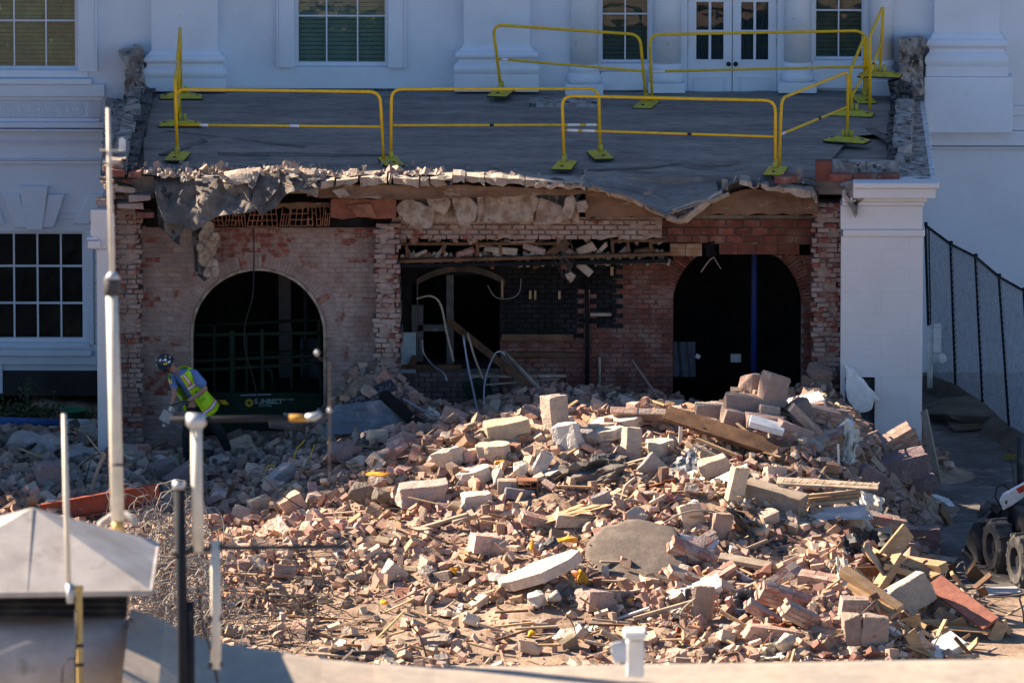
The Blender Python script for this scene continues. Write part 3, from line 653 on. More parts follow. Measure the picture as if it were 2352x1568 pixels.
# teal door set in the pillar
d = MB().bb(fx(1944,.08), dx, .06, .12, .0, fz(868, .08)).build('door', M['teal_door'], ann)
MB().lathe([(.02,0),(.03,.02),(.012,.04)], (dx-.06, .02, .95), 10, 'Y').build('door_knob', M['black'], d)
MB().bb(fx(1975,.08)-.05, fx(1975,.08)+.05, .052, .0595, .42, .47).build('door_notice', M['sticker'], d)
mb = MB(); mb.bb(dx-.001, dx+.02, -.025, .1, 0, fz(868,.0)); mb.bb(fx(1944,0), dx, -.025, .1, fz(868,0)-.03, fz(868,0)); mb.build('door_frame', M['black'], ann)
# ---- left white strip (front skin of the outer pier)
mb = MB(); x0, x1 = fx(206, 0), fx(247, 0)
MB().bb(fx(222,.02), x1, .0, .06, 0, fz(575,0)).build('painted_skin', M['pale_block'], ann, bevel=.005)
MB().bb(fx(209,.02), fx(249,.02), .0, .1, fz(574,0), fz(484,0)).build('painted_skin', M['pale_block'], ann, bevel=.005)
MB().bb(fx(202,0), fx(232,0), -.1, .1, fz(570,0), fz(553,0)).build('cornice', M['pale_block'], ann, bevel=.012)
MB().bb(fx(200,0), fx(224,0), -.06, .1, fz(552,0), fz(546,0)).build('cornice', M['pale_block'], ann, bevel=.01)
MB().bb(fx(222,0)+.02, fx(247,0)+.1, .062, YB-.4, 0, 3.9).build('side_wall', M['paint'], ann)
# dark room behind: floor, inner walls, ceiling
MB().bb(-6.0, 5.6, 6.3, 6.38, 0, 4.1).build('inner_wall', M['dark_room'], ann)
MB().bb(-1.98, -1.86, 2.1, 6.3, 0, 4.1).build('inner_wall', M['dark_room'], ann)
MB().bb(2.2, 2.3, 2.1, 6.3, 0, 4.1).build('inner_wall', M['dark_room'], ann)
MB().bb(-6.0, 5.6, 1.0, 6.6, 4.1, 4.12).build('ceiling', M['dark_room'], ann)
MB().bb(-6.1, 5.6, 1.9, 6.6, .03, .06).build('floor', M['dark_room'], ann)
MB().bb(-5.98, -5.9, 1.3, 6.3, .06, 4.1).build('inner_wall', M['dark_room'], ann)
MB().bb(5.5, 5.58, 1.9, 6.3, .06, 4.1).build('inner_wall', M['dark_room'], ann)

# ---- brick walls: every brick its own piece
def brick_mesh(L, Hh, D, seed, ch=.006):
    r = random.Random(seed); v = []
    j = lambda: r.uniform(-.0025, .0025)
    for y, e in ((D, 0), (.006, 0), (0, ch)):
        for x, z in ((e, e), (L-e, e), (L-e, Hh-e), (e, Hh-e)): v.append((x+j()-L/2, y+(j() if y == 0 else 0), z+j()-Hh/2))
    f = [(0,1,5,4),(1,2,6,5),(2,3,7,6),(3,0,4,7),(4,5,9,8),(5,6,10,9),(6,7,11,10),(7,4,8,11),(8,9,10,11)]
    me = bpy.data.meshes.new('brick'); me.from_pydata(v, [], f); me.update(); return me
BM = {}
def bmesh_for(L, Hh, D, mkey, k):
    key = (round(L, 3), round(Hh, 3), round(D, 3), mkey, k)
    if key not in BM:
        BM[key] = brick_mesh(L, Hh, D, hash(key) % 9999 if False else k*7+int(L*1000)); BM[key].materials.append(M[mkey])
    return BM[key]
def lay(parent, cells, mkey, limit=300, name='brick'):
    """cells: (x, z, L, H, D, Y, rot, mat or None) - nearest/largest `limit` become parts, the rest one joined part"""
    big = cells[:limit]; rest = cells[limit:]
    for k, c in enumerate(big):
        x, z, L, h, D, Y, rot, mk = c
        me = bmesh_for(round(L*50)/50., h, D, mk or mkey, k % 5)
        link(name, me, (x, Y, z), parent, (0, -rot, 0))
    by = {}
    for k, c in enumerate(rest): by.setdefault(c[7] or mkey, []).append(c)
    for mk, cs in by.items():
        mb = MB()
        for k, (x, z, L, h, D, Y, rot, _) in enumerate(cs):
            me = bmesh_for(round(L*50)/50., h, D, mk, k % 5); R = Matrix.Rotation(-rot, 3, 'Y'); o = Vector((x, Y, z))
            mb.add([R @ v.co+o for v in me.vertices], [tuple(p.vertices) for p in me.polygons])
        mb.build('brickwork', M[mk], parent, kind='stuff')
def courses(x0, x1, z0, z1, Y, L, h, cut, seed=0, j=.011, D=.05, proud=.008, pick=None):
    """yield bricks of a running bond between x0..x1; cut(z) -> list of solid x intervals"""
    r = random.Random(seed); z = z0; row = 0; out = []
    while z+h*.6 < z1:
        for a, b in cut(z+h/2):
            a = max(a, x0); b = min(b, x1); x = x0+(row % 2)*L/2-L
            while x < b:
                u, v = max(x, a), min(x+L-j, b)
                if v-u > .045:
                    dy = r.uniform(0, proud)
                    if r.random() < .04: dy -= .012
                    out.append(((u+v)/2, z+h/2-j/2, v-u, h-j, D, Y-dy, r.uniform(-.006, .006), pick(u, z) if pick else None))
                x += L
        z += h; row += 1
    return out
def arch_cut(x0, x1, cx, R, zs, ring):
    def f(z):
        if z < zs: return [(x0, cx-R), (cx+R, x1)]
        rr = R+ring; d = z-zs
        if d >= rr: return [(x0, x1)]
        w = math.sqrt(rr*rr-d*d); return [(x0, cx-w), (cx+w, x1)]
    return f
def backing(parent, x0, x1, z0, z1, Y, th, arch=None, mt='mortar_grey', name='mortar'):
    mb = MB()
    if not arch: mb.bb(x0, x1, Y, Y+th, z0, z1)
    else:
        cx, R, zs = arch; mb.bb(x0, cx-R, Y, Y+th, z0, zs); mb.bb(cx+R, x1, Y, Y+th, z0, zs)
        N_ = 28; pts = [(cx-R*math.cos(math.pi*i/N_), zs+R*math.sin(math.pi*i/N_)) for i in range(N_+1)]
        for (a, b), (c, d) in zip(pts, pts[1:]):
            if min(b, d) < z1: mb.prism([(a, min(b, z1)), (c, min(d, z1)), (c, z1+.001), (a, z1+.001)], Y, Y+th)
        mb.bb(x0, cx-R, Y, Y+th, zs, z1); mb.bb(cx+R, x1, Y, Y+th, zs, z1)
    return mb.build(name, M[mt], parent)
# left wall with the round arch
YL = 1.0
wl = thing('brick_wall', 'dusty pinkish brick wall with a wide round arch, behind the worker', 'wall', (fx(590, YL), YL, 0))
acx, aR, azs = fx(592.5, YL), (fx(742, YL)-fx(443, YL))/2, fz(769, YL)
x0, x1, zt = fx(322, YL), fx(868, YL), fz(521, YL)
backing(wl, x0, x1, 0, zt, YL+.008, .35, (acx, aR, azs), 'wall_pink_mortar')
def pickL(x, z):
    s = 1.0*nrm(x*1.1, z*1.4, 3)+.45*nrm(x*5, z*5, 9)
    if z > zt-.62 and x > acx-.75 and s+.34 > 0.18: return 'brick_dusty'
    if x < x0+.14 and nrm(0, z*5.3, 4) > .12: return 'brick_dusty'
    return 'brick_dusty' if s > .5 else None
cl = courses(x0, x1, .0, zt, YL, .205, .0765, arch_cut(x0, x1, acx, aR+.045, azs, .21), 1, j=.008, proud=.004, pick=pickL)
cl.sort(key=lambda c: -c[1]*1+abs(c[0]-acx)*.0)
ring = []
for i in range(62):
    a = math.pi*(i+.5)/62; rr = aR+.045+.105
    ring.append((acx+math.cos(a)*rr, azs+math.sin(a)*rr, .205, math.pi*rr/62-.009, .05, YL+.002-.006*rnd.random(), a, 'brick_dusty' if nrm(a*7, 1, 1) > .3 else None))
lay(wl, ring+cl, 'wall_pink')
mb = MB(); N_ = 40; ins = [(acx-aR, 0)]+[(acx-aR*math.cos(math.pi*i/N_), azs+aR*math.sin(math.pi*i/N_)) for i in range(N_+1)]+[(acx+aR, 0)]; t = .042
outs = [(acx-aR-t, 0)]+[(acx-(aR+t)*math.cos(math.pi*i/N_), azs+(aR+t)*math.sin(math.pi*i/N_)) for i in range(N_+1)]+[(acx+aR+t, 0)]
for i in range(len(ins)-1): mb.prism([ins[i], ins[i+1], outs[i+1], outs[i]], YL-.025-.012*nrm(i*.8, 0, 0), YL+.37)
mb.build('plaster_reveal', M['plaster'], wl)
# cut end of the front wall at far left (rough brick section)
def broken_wall(nm, label, q0, q1, ya, yb, Y, dep, L, h, mk, seed, edge=.05, mort='wall_pink_mortar', tw=2, out=None, redp=.3):
    a, b = (fx(q0, Y), fx(q1, Y)) if not out else out; z0, z1 = fz(yb, Y), fz(ya, Y); r = random.Random(seed)
    w = thing(nm, label, 'wall', ((a+b)/2, Y, z0))
    mb = MB(); n = int((z1-z0)/.09); rows = []
    for i in range(n): mb.bb(a+.05+r.uniform(0,.03), b-.05-r.uniform(0,.03), Y+.012+r.uniform(0,.045), Y+dep, z0+(z1-z0)*i/n, z0+(z1-z0)*(i+1)/n-.0005)
    mb.build('mortar', M[mort], w)
    cells = []; z = z0; row = 0
    while z < z1:
        x = a+r.uniform(-edge, edge*.3); segs = []
        while x < b-.03:
            l = r.choice([L, L, L*.5, L*.62]); v = min(x+l, b+r.uniform(-.01, edge))
            if v-x > .04: cells.append(((x+v)/2, z+h/2, v-x-.012, h-.012, dep*.8, Y+r.uniform(-.05, .06), r.uniform(-.05, .05), 'brick_dusty' if r.random() < redp*.75 else None))
            x = v
        z += h; row += 1
    lay(w, cells, mk); return w
broken_wall('brick_pier', 'rough broken brick pier at the far left end of the annex front', 262, 322, 425, 1062, .55, .42, .2, .0765, 'wall_pink', 21, redp=.22)
broken_wall('brick_stub', 'broken red brick strip behind the white skin, left end', 248, 266, 400, 1062, .3, .3, .2, .0765, 'wall_pink', 22, .02, redp=.4)
broken_wall('brick_pier', 'jagged free standing brick pier between the round arch and the charred room', 862, 916, 520, 935, .62, .95, .2, .0765, 'wall_pink', 23, .05, redp=.33)
# top-left crumbling corner over the pier
for i, (a, b, w_) in enumerate(((245,395,40),(238,425,30),(262,432,46),(282,410,26),(300,452,50),(268,470,60),(312,490,40),(240,384,44),(222,462,36),(296,398,30),(250,372,30))):
    rr = random.Random(i); p = W(a+w_/2, b, .3+.05*(i % 4)); MB().box(p, (w_/151.6, .3, .09), Euler((0, rr.uniform(-.1,.1), rr.uniform(-.2,.2))).to_matrix(), .015, rr).build('loose_brick', M['wall_pink' if i % 3 else 'brick_red'], ann, bevel=.012)
# right: broken wall end beside the white pillar
broken_wall('brick_wall_end', 'ragged broken brick wall end hard against the white pillar', 1868, 1932, 470, 1010, .45, .5, .2, .0765, 'wall_pink', 24, .05, redp=.42)
# kitchen wall and right arch wall (one plane)
YK = 1.9
wk = thing('brick_wall', 'dark red brick wall of the charred kitchen, with timber pieces and a black scorched patch', 'wall', (fx(1300, YK), YK, 0))
kx0, kx1 = fx(1148, YK), fx(1546, YK); kz1 = fz(598, YK)
backing(wk, kx0, kx1, 0, kz1, YK+.03, .3)
mb = MB()
for a, b, c, d in ((1148,1324,596,776),(1326,1350,596,668),(1346,1408,596,752)): mb.bb(fx(a,YK)+.002, fx(b,YK)-.002, YK+.021, YK+.029, fz(d,YK), fz(c,YK)-.01)
mb.build('soot_coat', M['soot'], wk)
def pickK(x, z):
    q = 1176+(x)*150.0; qy = 784-(z-1.96)*147.5-28.5*YK*.0
    qy = 1075-148.8*z-28.9*YK; e = 8*nrm(x*4, z*4, 7)
    soot = (q < 1322+e and qy < 775) or (1322 <= q < 1350 and qy < 668+e) or (1340 < q < 1408+e and qy < 752+e)
    return 'soot_brick' if soot else None
kcut = lambda z: [(kx0, kx1)]
ck = courses(kx0, kx1, .35, kz1, YK, .2, .0765, kcut, 3, pick=pickK)
ck.sort(key=lambda c: (c[7] is not None, -c[1])); lay(wk, ck, 'brick_red')
for (a, b, c, d, m_) in ((1152,1317,765,780,'wood_brown'),(1160,1318,806,817,'wood_brown'),(1356,1405,716,723,'wood_grey')):
    MB().bb(fx(a, YK), fx(b, YK), YK-.1, YK-.012, fz(d, YK), fz(c, YK)).build('timber_rail', M[m_], wk, bevel=.006)
for (a, b, c, d) in ((1151,1156,640,682),(1215,1221,665,685),(1227,1232,665,686),(1282,1288,665,685),(1402,1409,610,630)):
    MB().bb(fx(a, YK), fx(b, YK), YK-.08, YK-.012, fz(d, YK), fz(c, YK)).build('wood_block', M['wood'], wk, bevel=.004)
MB().tube([(fx(1349,YK), YK-.06, .3), (fx(1349,YK), YK-.06, fz(752,YK)), (fx(1346,YK), YK-.06, fz(600,YK))], .03, 8).build('pipe', M['soot'], wk, smooth=True)
MB().tube([(fx(1378,YK), YK-.05, .3), (fx(1378,YK), YK-.05, fz(818,YK))], .02, 8).build('pipe', M['wood_grey'], wk, smooth=True)
# wall with scorched window on the left of the kitchen
ww = thing('charred_wall', 'soot blackened wall with an open arched window, left in the kitchen', 'wall', (fx(1030, YK), YK, 0))
wx0 = fx(916, YK); ho = (fx(957, YK), fx(1150, YK), fz(832, YK), fz(632, YK))
mb = MB(); wall_cells(mb, wx0, kx0-.002, 0, kz1, [ho], YK, YK+.3); mb.build('wall_face', M['soot'], ww)
MB().bb(wx0, kx0-.004, YK-.03, YK-.002, 0, fz(846, YK)).build('mortar', mat('violet_grey_mortar', (.15,.11,.10), .95, (.10,.08,.075), 3, (.4,.6), .3, 20), ww)
lay(ww, courses(wx0, kx0-.01, .35, fz(848, YK), YK-.045, .2, .0765, lambda z: [(wx0, kx0-.01)], 12), 'violet_brick')
N_ = 18; mb = MB(); ax0, ax1, az = fx(957, YK), fx(1160, YK), fz(655, YK)
for i in range(N_):
    t0, t1 = i/N_, (i+1)/N_; f = lambda t: (ax0+(ax1-ax0)*t, az+.22*math.sin(math.pi*t)**.8)
    (a, b), (c, d_) = f(t0), f(t1); mb.prism([(a, b), (c, d_), (c, d_+.1), (a, b+.1)], YK-.06, YK-.004)
mb.build('arch_trim', mat('scorched_trim', (.10,.08,.06), .9, (.05,.04,.035), 5), ww)
G_ = mat('dirty_grey_frame', (.09,.085,.085), .9, (.20,.18,.17), 6, (.55,.7), .3, 30)
for a, b, c, d in ((1025,1042,630,835),(960,972,700,830),(957,1025,745,760),(915,958,500+100,700),(945,960,650,830)):
    MB().bb(fx(a, YK), fx(b, YK), YK-.05, YK+.05, fz(d, YK), fz(c, YK)).build('window_frame', G_ if c != 600 else M['soot'], ww, bevel=.005)
MB().bb(fx(921,YK), fx(955,YK), YK-.065, YK-.055, fz(855,YK), fz(762,YK)).build('tile_panel', M['shade_white'], ww)
MB().bb(fx(921,YK), fx(1060,YK), YK-.1, YK-.035, fz(845,YK), fz(836,YK)).build('window_sill', M['wood_brown'], ww)
MB().box(W(950, 830, YK-.12), (.1,.05,.18), Matrix.Rotation(.4,3,'Y')).build('wood_block', M['wood_brown'], ww)
# right arch wall
wr = thing('brick_wall', 'dark brick wall with a tall round arch and ribbed lintel, beside the white pillar', 'wall', (fx(1700, YK), YK, 0))
rcx, rR, rzs = fx(1693, YK), (fx(1841, YK)-fx(1545, YK))/2, fz(702, YK)
rx0, rx1, rz1 = kx1+.003, fx(1885, YK), fz(586, YK)
backing(wr, rx0-.0, rx1, 0, rz1, YK+.03, .4, (rcx, rR, rzs))
cr = courses(rx0, rx1, .2, rz1, YK, .2, .0765, arch_cut(rx0, rx1, rcx, rR, rzs, .225), 6)
rg = []
for i in range(60):
    a = math.pi*(i+.5)/60; rr = rR+.11; zc = rzs+math.sin(a)*rr
    if zc < rz1+.03: rg.append((rcx+math.cos(a)*rr, zc, .215, math.pi*rr/60-.012, .05, YK-.004, a, None))
YU = 1.35
big = courses(fx(1512, YU), fx(1876, YU), fz(556, YU), fz(497, YU), YU, .26, .124, lambda z: [(fx(1512, YU), fx(1876, YU))], 8, j=.014, D=.3, proud=.02)
MB().bb(fx(1514, YU), fx(1876, YU), YU+.03, YU+.5, fz(556, YU)+.002, fz(494, YU)).build('mortar', M['mortar_grey'], wr)
lay(wr, big+rg+cr, 'brick_red')
rib = mat('ribbed_terracotta', (.30,.11,.075), .85, (.2,.07,.05), 5, (.4,.6), .2, 30, rand=.2)
def ribbed(a, b, c, d, m_, k=6):
    mb = MB(); x0, x1, z0, z1 = fx(a, YU), fx(b, YU), fz(d, YU), fz(c, YU); mb.bb(x0, x1, YU+.006, YU+.5, z0, z1)
    for i in range(k): zz = z0+(z1-z0)*(i+.5)/k; mb.bb(x0+.004, x1-.004, YU-.012, YU+.006, zz-(z1-z0)/k*.3, zz+(z1-z0)/k*.3)
    mb.build('lintel_block', m_, wr)
for a, b in ((1652,1694),(1695,1735),(1736,1786),(1787,1836)): ribbed(a, b, 560, 583, rib)
MB().bb(fx(1640,YU), fx(1870,YU), YU-.01, YU+.3, fz(559.5,YU), fz(556,YU)+.0).build('lintel_top', M['earthbeam'], wr)
tan = mat('orange_tile', (.42,.22,.12), .85, (.5,.35,.24), 5, (.45,.6), .2, 30)
ribbed(1539, 1574, 559, 587, tan, 3); ribbed(1575, 1612, 559, 587, tan, 3)
lump([(1618,560),(1640,556),(1645,584),(1636,592),(1622,590)], YU-.04, .3, M['soot'], 'charred_post', 3, wr)
# hidden-in-the-dark things behind the right arch
MB().lathe([(.055, 0), (.05, 3.95)], (fx(1733, 3.0), 3.0, 0), 16).build('steel_column', M['blue_paint'], tag(thing('room_column', 'blue steel column standing in the dark room behind the right arch', 'column', (fx(1733,3.0), 3.0, 0)), None), smooth=True)

lay(ann, [c for c in courses(fx(905, .8), fx(1520, .8), fz(549, .8), fz(503, .8), .8, .2, .0765, lambda z: [(fx(905, .8), fx(1520, .8))], 15, proud=.03) if rnd.random() > .12], 'wall_pink')
# crumbs and broken screed along the torn roof edge: nobody could count them
r = random.Random(404); mb = MB(); mb2 = MB()
for i in range(360):
    q = r.choice([r.uniform(250, 1040), r.uniform(330, 760), r.uniform(480, 760), r.uniform(250, 1880)]); e = edge_pt(q) if q > 330 else W(q, 404, .3)
    s_ = r.uniform(.008, .032)*(2.2 if r.random() < .12 else 1); p = e+Vector((0, r.choice([r.uniform(-.12, .3), r.uniform(0, .9)]), s_*.6+r.uniform(0, .03)+(.06*abs(nrm(q*.02, 1, 1)) if 480 < q < 760 else 0)))
    (mb if i % 3 else mb2).box(p, (s_*2.6, s_*1.7, s_*1.1), Euler((r.random()*3, r.random()*3, r.random()*3)).to_matrix(), s_*.45, r)
mb.build('edge_crumbs', M['slab'], ann, kind='stuff'); mb2.build('edge_crumbs', M['wall_pink'], ann, kind='stuff')
# shreds of felt and tar hanging from the edge
for i in range(30):
    r = random.Random(700+i); q = r.choice([r.uniform(350, 760), r.uniform(960, 1870)]); y = interp(EDGE, q)+r.uniform(-2, 4); w = r.uniform(8, 30); h = r.uniform(4, 16)
    flap([(q, y, .05), (q+w/2, y+r.uniform(-3,3), .03), (q+w, interp(EDGE, q+w)+2, .05)], [(q+r.uniform(-3,5), y+h, -.1), (q+w/2, y+h*r.uniform(.7,1.5), -.12), (q+w+r.uniform(-5,3), y+h*.7, -.1)], M[r.choice(['felt','tar','tar','deck'])], 'felt_shred', ann, 5, 8, .05, .008, seed=700+i)
# ================================================================== YELLOW BARRIERS
def barrier(label, a, b, foot_a, foot_b, tops, mid, base_a=True, base_b=True, base_dir=0.0, tapes=()):
    """foot_a/foot_b: (qx,qy) of the post feet on the roof; tops: px of the two upper corners; mid: px of the mid rail ends"""
    def foot(q):
        g = Gd(q[0], q[1], ZR+.03)
        return g if g.y < YB-.75 else W(q[0], q[1], YB-.75)
    pa, pb = foot(foot_a), foot(foot_b)
    t = thing('safety_barrier', label, 'barrier', ((pa.x+pb.x)/2, (pa.y+pb.y)/2, ZR), 'yellow safety barriers on the annex roof')
    Ta, Tb = W(*tops[0], pa.y), W(*tops[1], pb.y); u = (Tb-Ta).normalized()
    rr = .17 if (Tb-Ta).length > 1.4 else .12
    def corner(P0, T, dirv):
        o = []; v = (P0-T).normalized()
        for i in range(7):
            s = i/6.0; o.append(T+v*rr*(1-s)**2+dirv*rr*s**2)
        return o
    ca = corner(pa, Ta, u); cb = corner(pb, Tb, -u)
    pts = [pa+Vector((0,0,.06))]+ca+cb[::-1]+[pb+Vector((0,0,.06))]
    MB().tube(pts, .0235, 10).build('hoop', M['yellow'], t, smooth=True)
    Ma, Mb = W(*mid[0], pa.y), W(*mid[1], pb.y)
    m = MB().tube([Ma, Mb], .019, 10).build('mid_rail', M['yellow'], t, smooth=True)
    for s, l, c in tapes:
        A = Ma.lerp(Mb, s); B = Ma.lerp(Mb, s+l); MB().tube([A, B], .0215, 10).build('tape_band', M[c], m, smooth=True)
    d = (pb-pa); d.z = 0; d.normalize()
    for p, on in ((pa, base_a), (pb, base_b)):
        if not on: continue
        ang = math.atan2(d.y, d.x)+math.pi/2+on if on is not True else math.atan2(d.y, d.x)+math.pi/2
        Rm = Matrix.Rotation(ang, 3, 'Z'); c0 = Vector(p); loc = lambda v: c0+Rm @ Vector(v)
        mb = MB(); L, Wd = .33, .15
        P8 = [(-L,-Wd,.02),(L,-Wd,.02),(L,Wd,.02),(-L,Wd,.02),(-L*.98,-Wd*.95,.035),(L*.98,-Wd*.95,.035),(L*.98,Wd*.95,.035),(-L*.98,Wd*.95,.035),(-.13,-.075,.085),(.13,-.075,.085),(.13,.075,.085),(-.13,.075,.085)]
        mb.add([loc(v) for v in P8], [(3,2,1,0),(0,1,5,4),(1,2,6,5),(2,3,7,6),(3,0,4,7),(4,5,9,8),(5,6,10,9),(6,7,11,10),(7,4,8,11),(8,9,10,11)])
        bs = mb.build('base_plate', M['yellow_base'], t)
        mb = MB(); mb.box(loc((0,0,.008)), (L*2.06, Wd*2.1, .022), Rm); mb.build('rubber_foot', M['black'], bs)
        for sx in (-1, 1):
            MB().box(loc((sx*.22,0,.055)), (.09,.045,.018), Rm).build('grip_slot', M['black'], bs)
        for k in (-.07, 0, .07):
            MB().tube([loc((k, 0, .075)), loc((k, 0, .19))], .027, 8).build('post_socket', M['yellow_base'], bs, smooth=True)
        MB().tube([loc((-.09, -.03, .12)), loc((.09, -.03, .12))], .008, 6).build('lock_pin', M['galv'], bs)
    return t
T = True
barrier('front left yellow barrier, long hoop over the round arch', 0, 0, (407,363), (881,374), ((402,205),(873,211)), ((408,287),(875,291)), T, 0, tapes=((.11,.04,'sticker'),(.55,.05,'sticker')))
barrier('front middle yellow barrier, its right end behind the overlapping one', 0, 0, (898,374), (1379,359), ((899,205),(1375,204)), ((902,288),(1374,287)), T, T, tapes=((.47,.02,'black'),(.85,.06,'sticker'),(.94,.05,'sticker')))
barrier('nearest yellow barrier, overlapping the middle one and ending by the loose bricks', 0, 0, (1296,383), (1781,396), ((1291,220),(1781,231)), ((1299,299),(1782,314)), T, T, tapes=((.01,.05,'sticker'),(.08,.06,'sticker'),(.58,.02,'black')))
barrier('slanting yellow barrier receding from the front right corner', 0, 0, (1790,392), (1946,326), ((1795,226),(1948,165)), ((1795,308),(1946,246)), 0, T, tapes=((.0,.05,'sticker'),(.55,.04,'black')))
barrier('leaning yellow barrier back left, tilted to the right', 0, 0, (1151,216), (1484,243), ((1132,57),(1470,80)), ((1146,136),(1477,164)), T, T, tapes=((.02,.04,'sticker'),))
barrier('back right yellow barrier in front of the glazed double door', 0, 0, (1498,243), (1985,232), ((1492,80),(1986,71)), ((1498,165),(1984,153)), 0, T, tapes=((.0,.06,'sticker'),))
barrier('yellow barrier standing edge on at the right, behind the corner', 0, 0, (1957,266), (1994,232), ((1952,165),(1989,76)), ((1955,225),(1992,155)), T, 0)
barrier('farthest right yellow barrier, steeply foreshortened against the column', 0, 0, (1998,262), (2021,176), ((1998,84),(2029,14)), ((2000,164),(2026,93)), 0, T, tapes=((.2,.05,'black'),))
barrier('left side yellow barrier seen end on, nearer one', 0, 0, (408,364), (414,289), ((402,182),(409,140)), ((405,270),(412,205)), 0, T)
barrier('left side yellow barrier seen end on, farther one by the house wall', 0, 0, (412,288), (416,226), ((408,128),(414,62)), ((410,205),(415,140)), 0, T)

# small things on the roof and its edge
t = tag(MB().prism([(q2x(273), 0), (q2x(289), 0), (q2x(289), .17), (q2x(281), .215), (q2x(273), .195)], 0, .12).build('vent_box', M['board_white'], bevel=.01), 'small white metal box standing on the left end of the roof', 'box')
t.location = W(281, 347, .9)
for i, (q0, q1, y0, l) in enumerate(((1148,1200,168*.3516+160,'dark dusty stone slab lying on the roof by the leaning barrier'),)):
    p = Gd(1300, 248, ZR); tag(MB().box(p+Vector((0,.2,.04)), (1.15,.75,.09), Matrix.Rotation(.03,3,'Z'), .03).build('stone_slab', M['dirty_stub'], bevel=.02), l, 'stone slab')
def bit(nm, lab, cat, q, z, size, m, rot=(0,0,0), g=None, bev=.01, jit=.01, Y=None):
    p = Gd(q[0], q[1], z) if Y is None else W(q[0], q[1], Y)
    return tag(MB().box(p+Vector((0,0,size[2]*.4)), size, Euler(rot).to_matrix(), jit).build(nm, M[m], bevel=bev), lab, cat, g)
bit('brick', 'loose red brick lying beside the foot of the nearest barrier', 'brick', (1805,418), ZR, (.22,.35,.11), 'brick_red', (0,0,-.5))
bit('stone', 'pale stone perched on the torn roof edge', 'stone', (661,388), ZR+.05, (.16,.14,.12), 'plaster', (.3,.4,.2), bev=.03, jit=.03)
bit('plaster_strip', 'pale strip of flashing across the roof near the leaning barrier', 'strip', (1160,232), ZR+.01, (.2,.9,.02), 'felt', (0,0,-.2))
bit('felt_scrap', 'curled pale scrap of felt on the left of the roof', 'scrap', (420,340), ZR+.01, (.12,1.4,.02), 'felt', (0,.1,-.45))
bit('felt_scrap', 'triangular dusty felt scrap on the right of the roof', 'scrap', (2035,320), ZR+.01, (.16,1.8,.02), 'felt', (0,.1,.25))
# loose edge debris along the front lip, left
for i in range(46):
    r = random.Random(300+i); q = r.uniform(250, 1000) if i < 34 else r.uniform(1000, 1900); p = edge_pt(q) if q > 330 else W(q, 402, .3); s = r.uniform(.03, .085)
    o = MB().box(p+Vector((0, r.uniform(.0,.35), .015)), (s*2, s*1.2, s), Euler((r.random(), r.random(), r.random()*3)).to_matrix(), s*.3, r).build('edge_fragment', M[r.choice(['plaster','slab','wall_pink'])], ann)
# ================================================================== KITCHEN RUIN AND ARCH CONTENTS
YC = 1.05
sh = thing('shelf_frame', 'collapsed timber shelf frame full of rubble, hanging under the roof in the centre bay', 'shelf frame', (fx(1230, YC), YC, fz(600, YC)))
def hb(q0, y0, q1, y1, thick, Y, dep, m, name, par, bev=.005):
    a, b = W(q0, y0, Y), W(q1, y1, Y); mb = MB().bar(a, b, dep, thick); return mb.build(name, M[m], par, bevel=bev)
hb(918, 559, 1300, 558, .045, YC, .12, 'wood_brown', 'timber_rail', sh); hb(1405, 552, 1534, 551, .045, YC-.1, .12, 'wood_brown', 'timber_rail', sh)
hb(918, 599, 1540, 582, .05, YC-.1, .14, 'wood_brown', 'timber_rail', sh); hb(918, 592, 1180, 588, .03, YC, .1, 'wood_brown', 'timber_rail', sh)
hb(918, 611, 1535, 599, .055, YC-.16, .06, 'soot', 'steel_angle', sh)
for q, a, b in ((1018,555,590),(1095,552,590),(1148,560,588),(1232,555,614),(1352,540,590),(1405,535,588),(1442,556,590),(1494,556,590),(933,560,592)):
    hb(q, a, q+3, b, .05, YC-.05, .05, 'wood_brown', 'timber_post', sh)
for q in (1034,1131,1229,1295,1500): hb(q, 598, q, 618, .06, YC-.02, .04, 'rust', 'bracket', sh)
mb = MB(); mb.bb(fx(918,YC), fx(1540,YC), YC, YK+.2, fz(600,YC)-.01, fz(600,YC)+.03); mb.build('shelf_board', M['soot'], sh)
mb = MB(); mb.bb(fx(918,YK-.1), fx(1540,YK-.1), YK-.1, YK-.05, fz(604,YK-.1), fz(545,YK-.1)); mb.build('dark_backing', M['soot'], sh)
r = random.Random(4); mb = MB()
for i in range(230):
    q = r.uniform(922, 1535); lv = r.choice([(556,YC),(590,YC-.02),(590,YC-.02),(606,YC)])
    if lv[0] == 556 and 1300 < q < 1405: continue
    p = W(q, lv[0]-r.uniform(0, 5 if r.random() < .7 else 12), lv[1]+r.uniform(-.05,.1)); s = r.uniform(.015, .05)
    mb.box(p, (s*2.2, s, s), Euler((r.random()*3, r.random()*3, r.random()*3)).to_matrix(), s*.3, r)
mb.build('shelf_debris', M['plaster'], sh, kind='stuff')
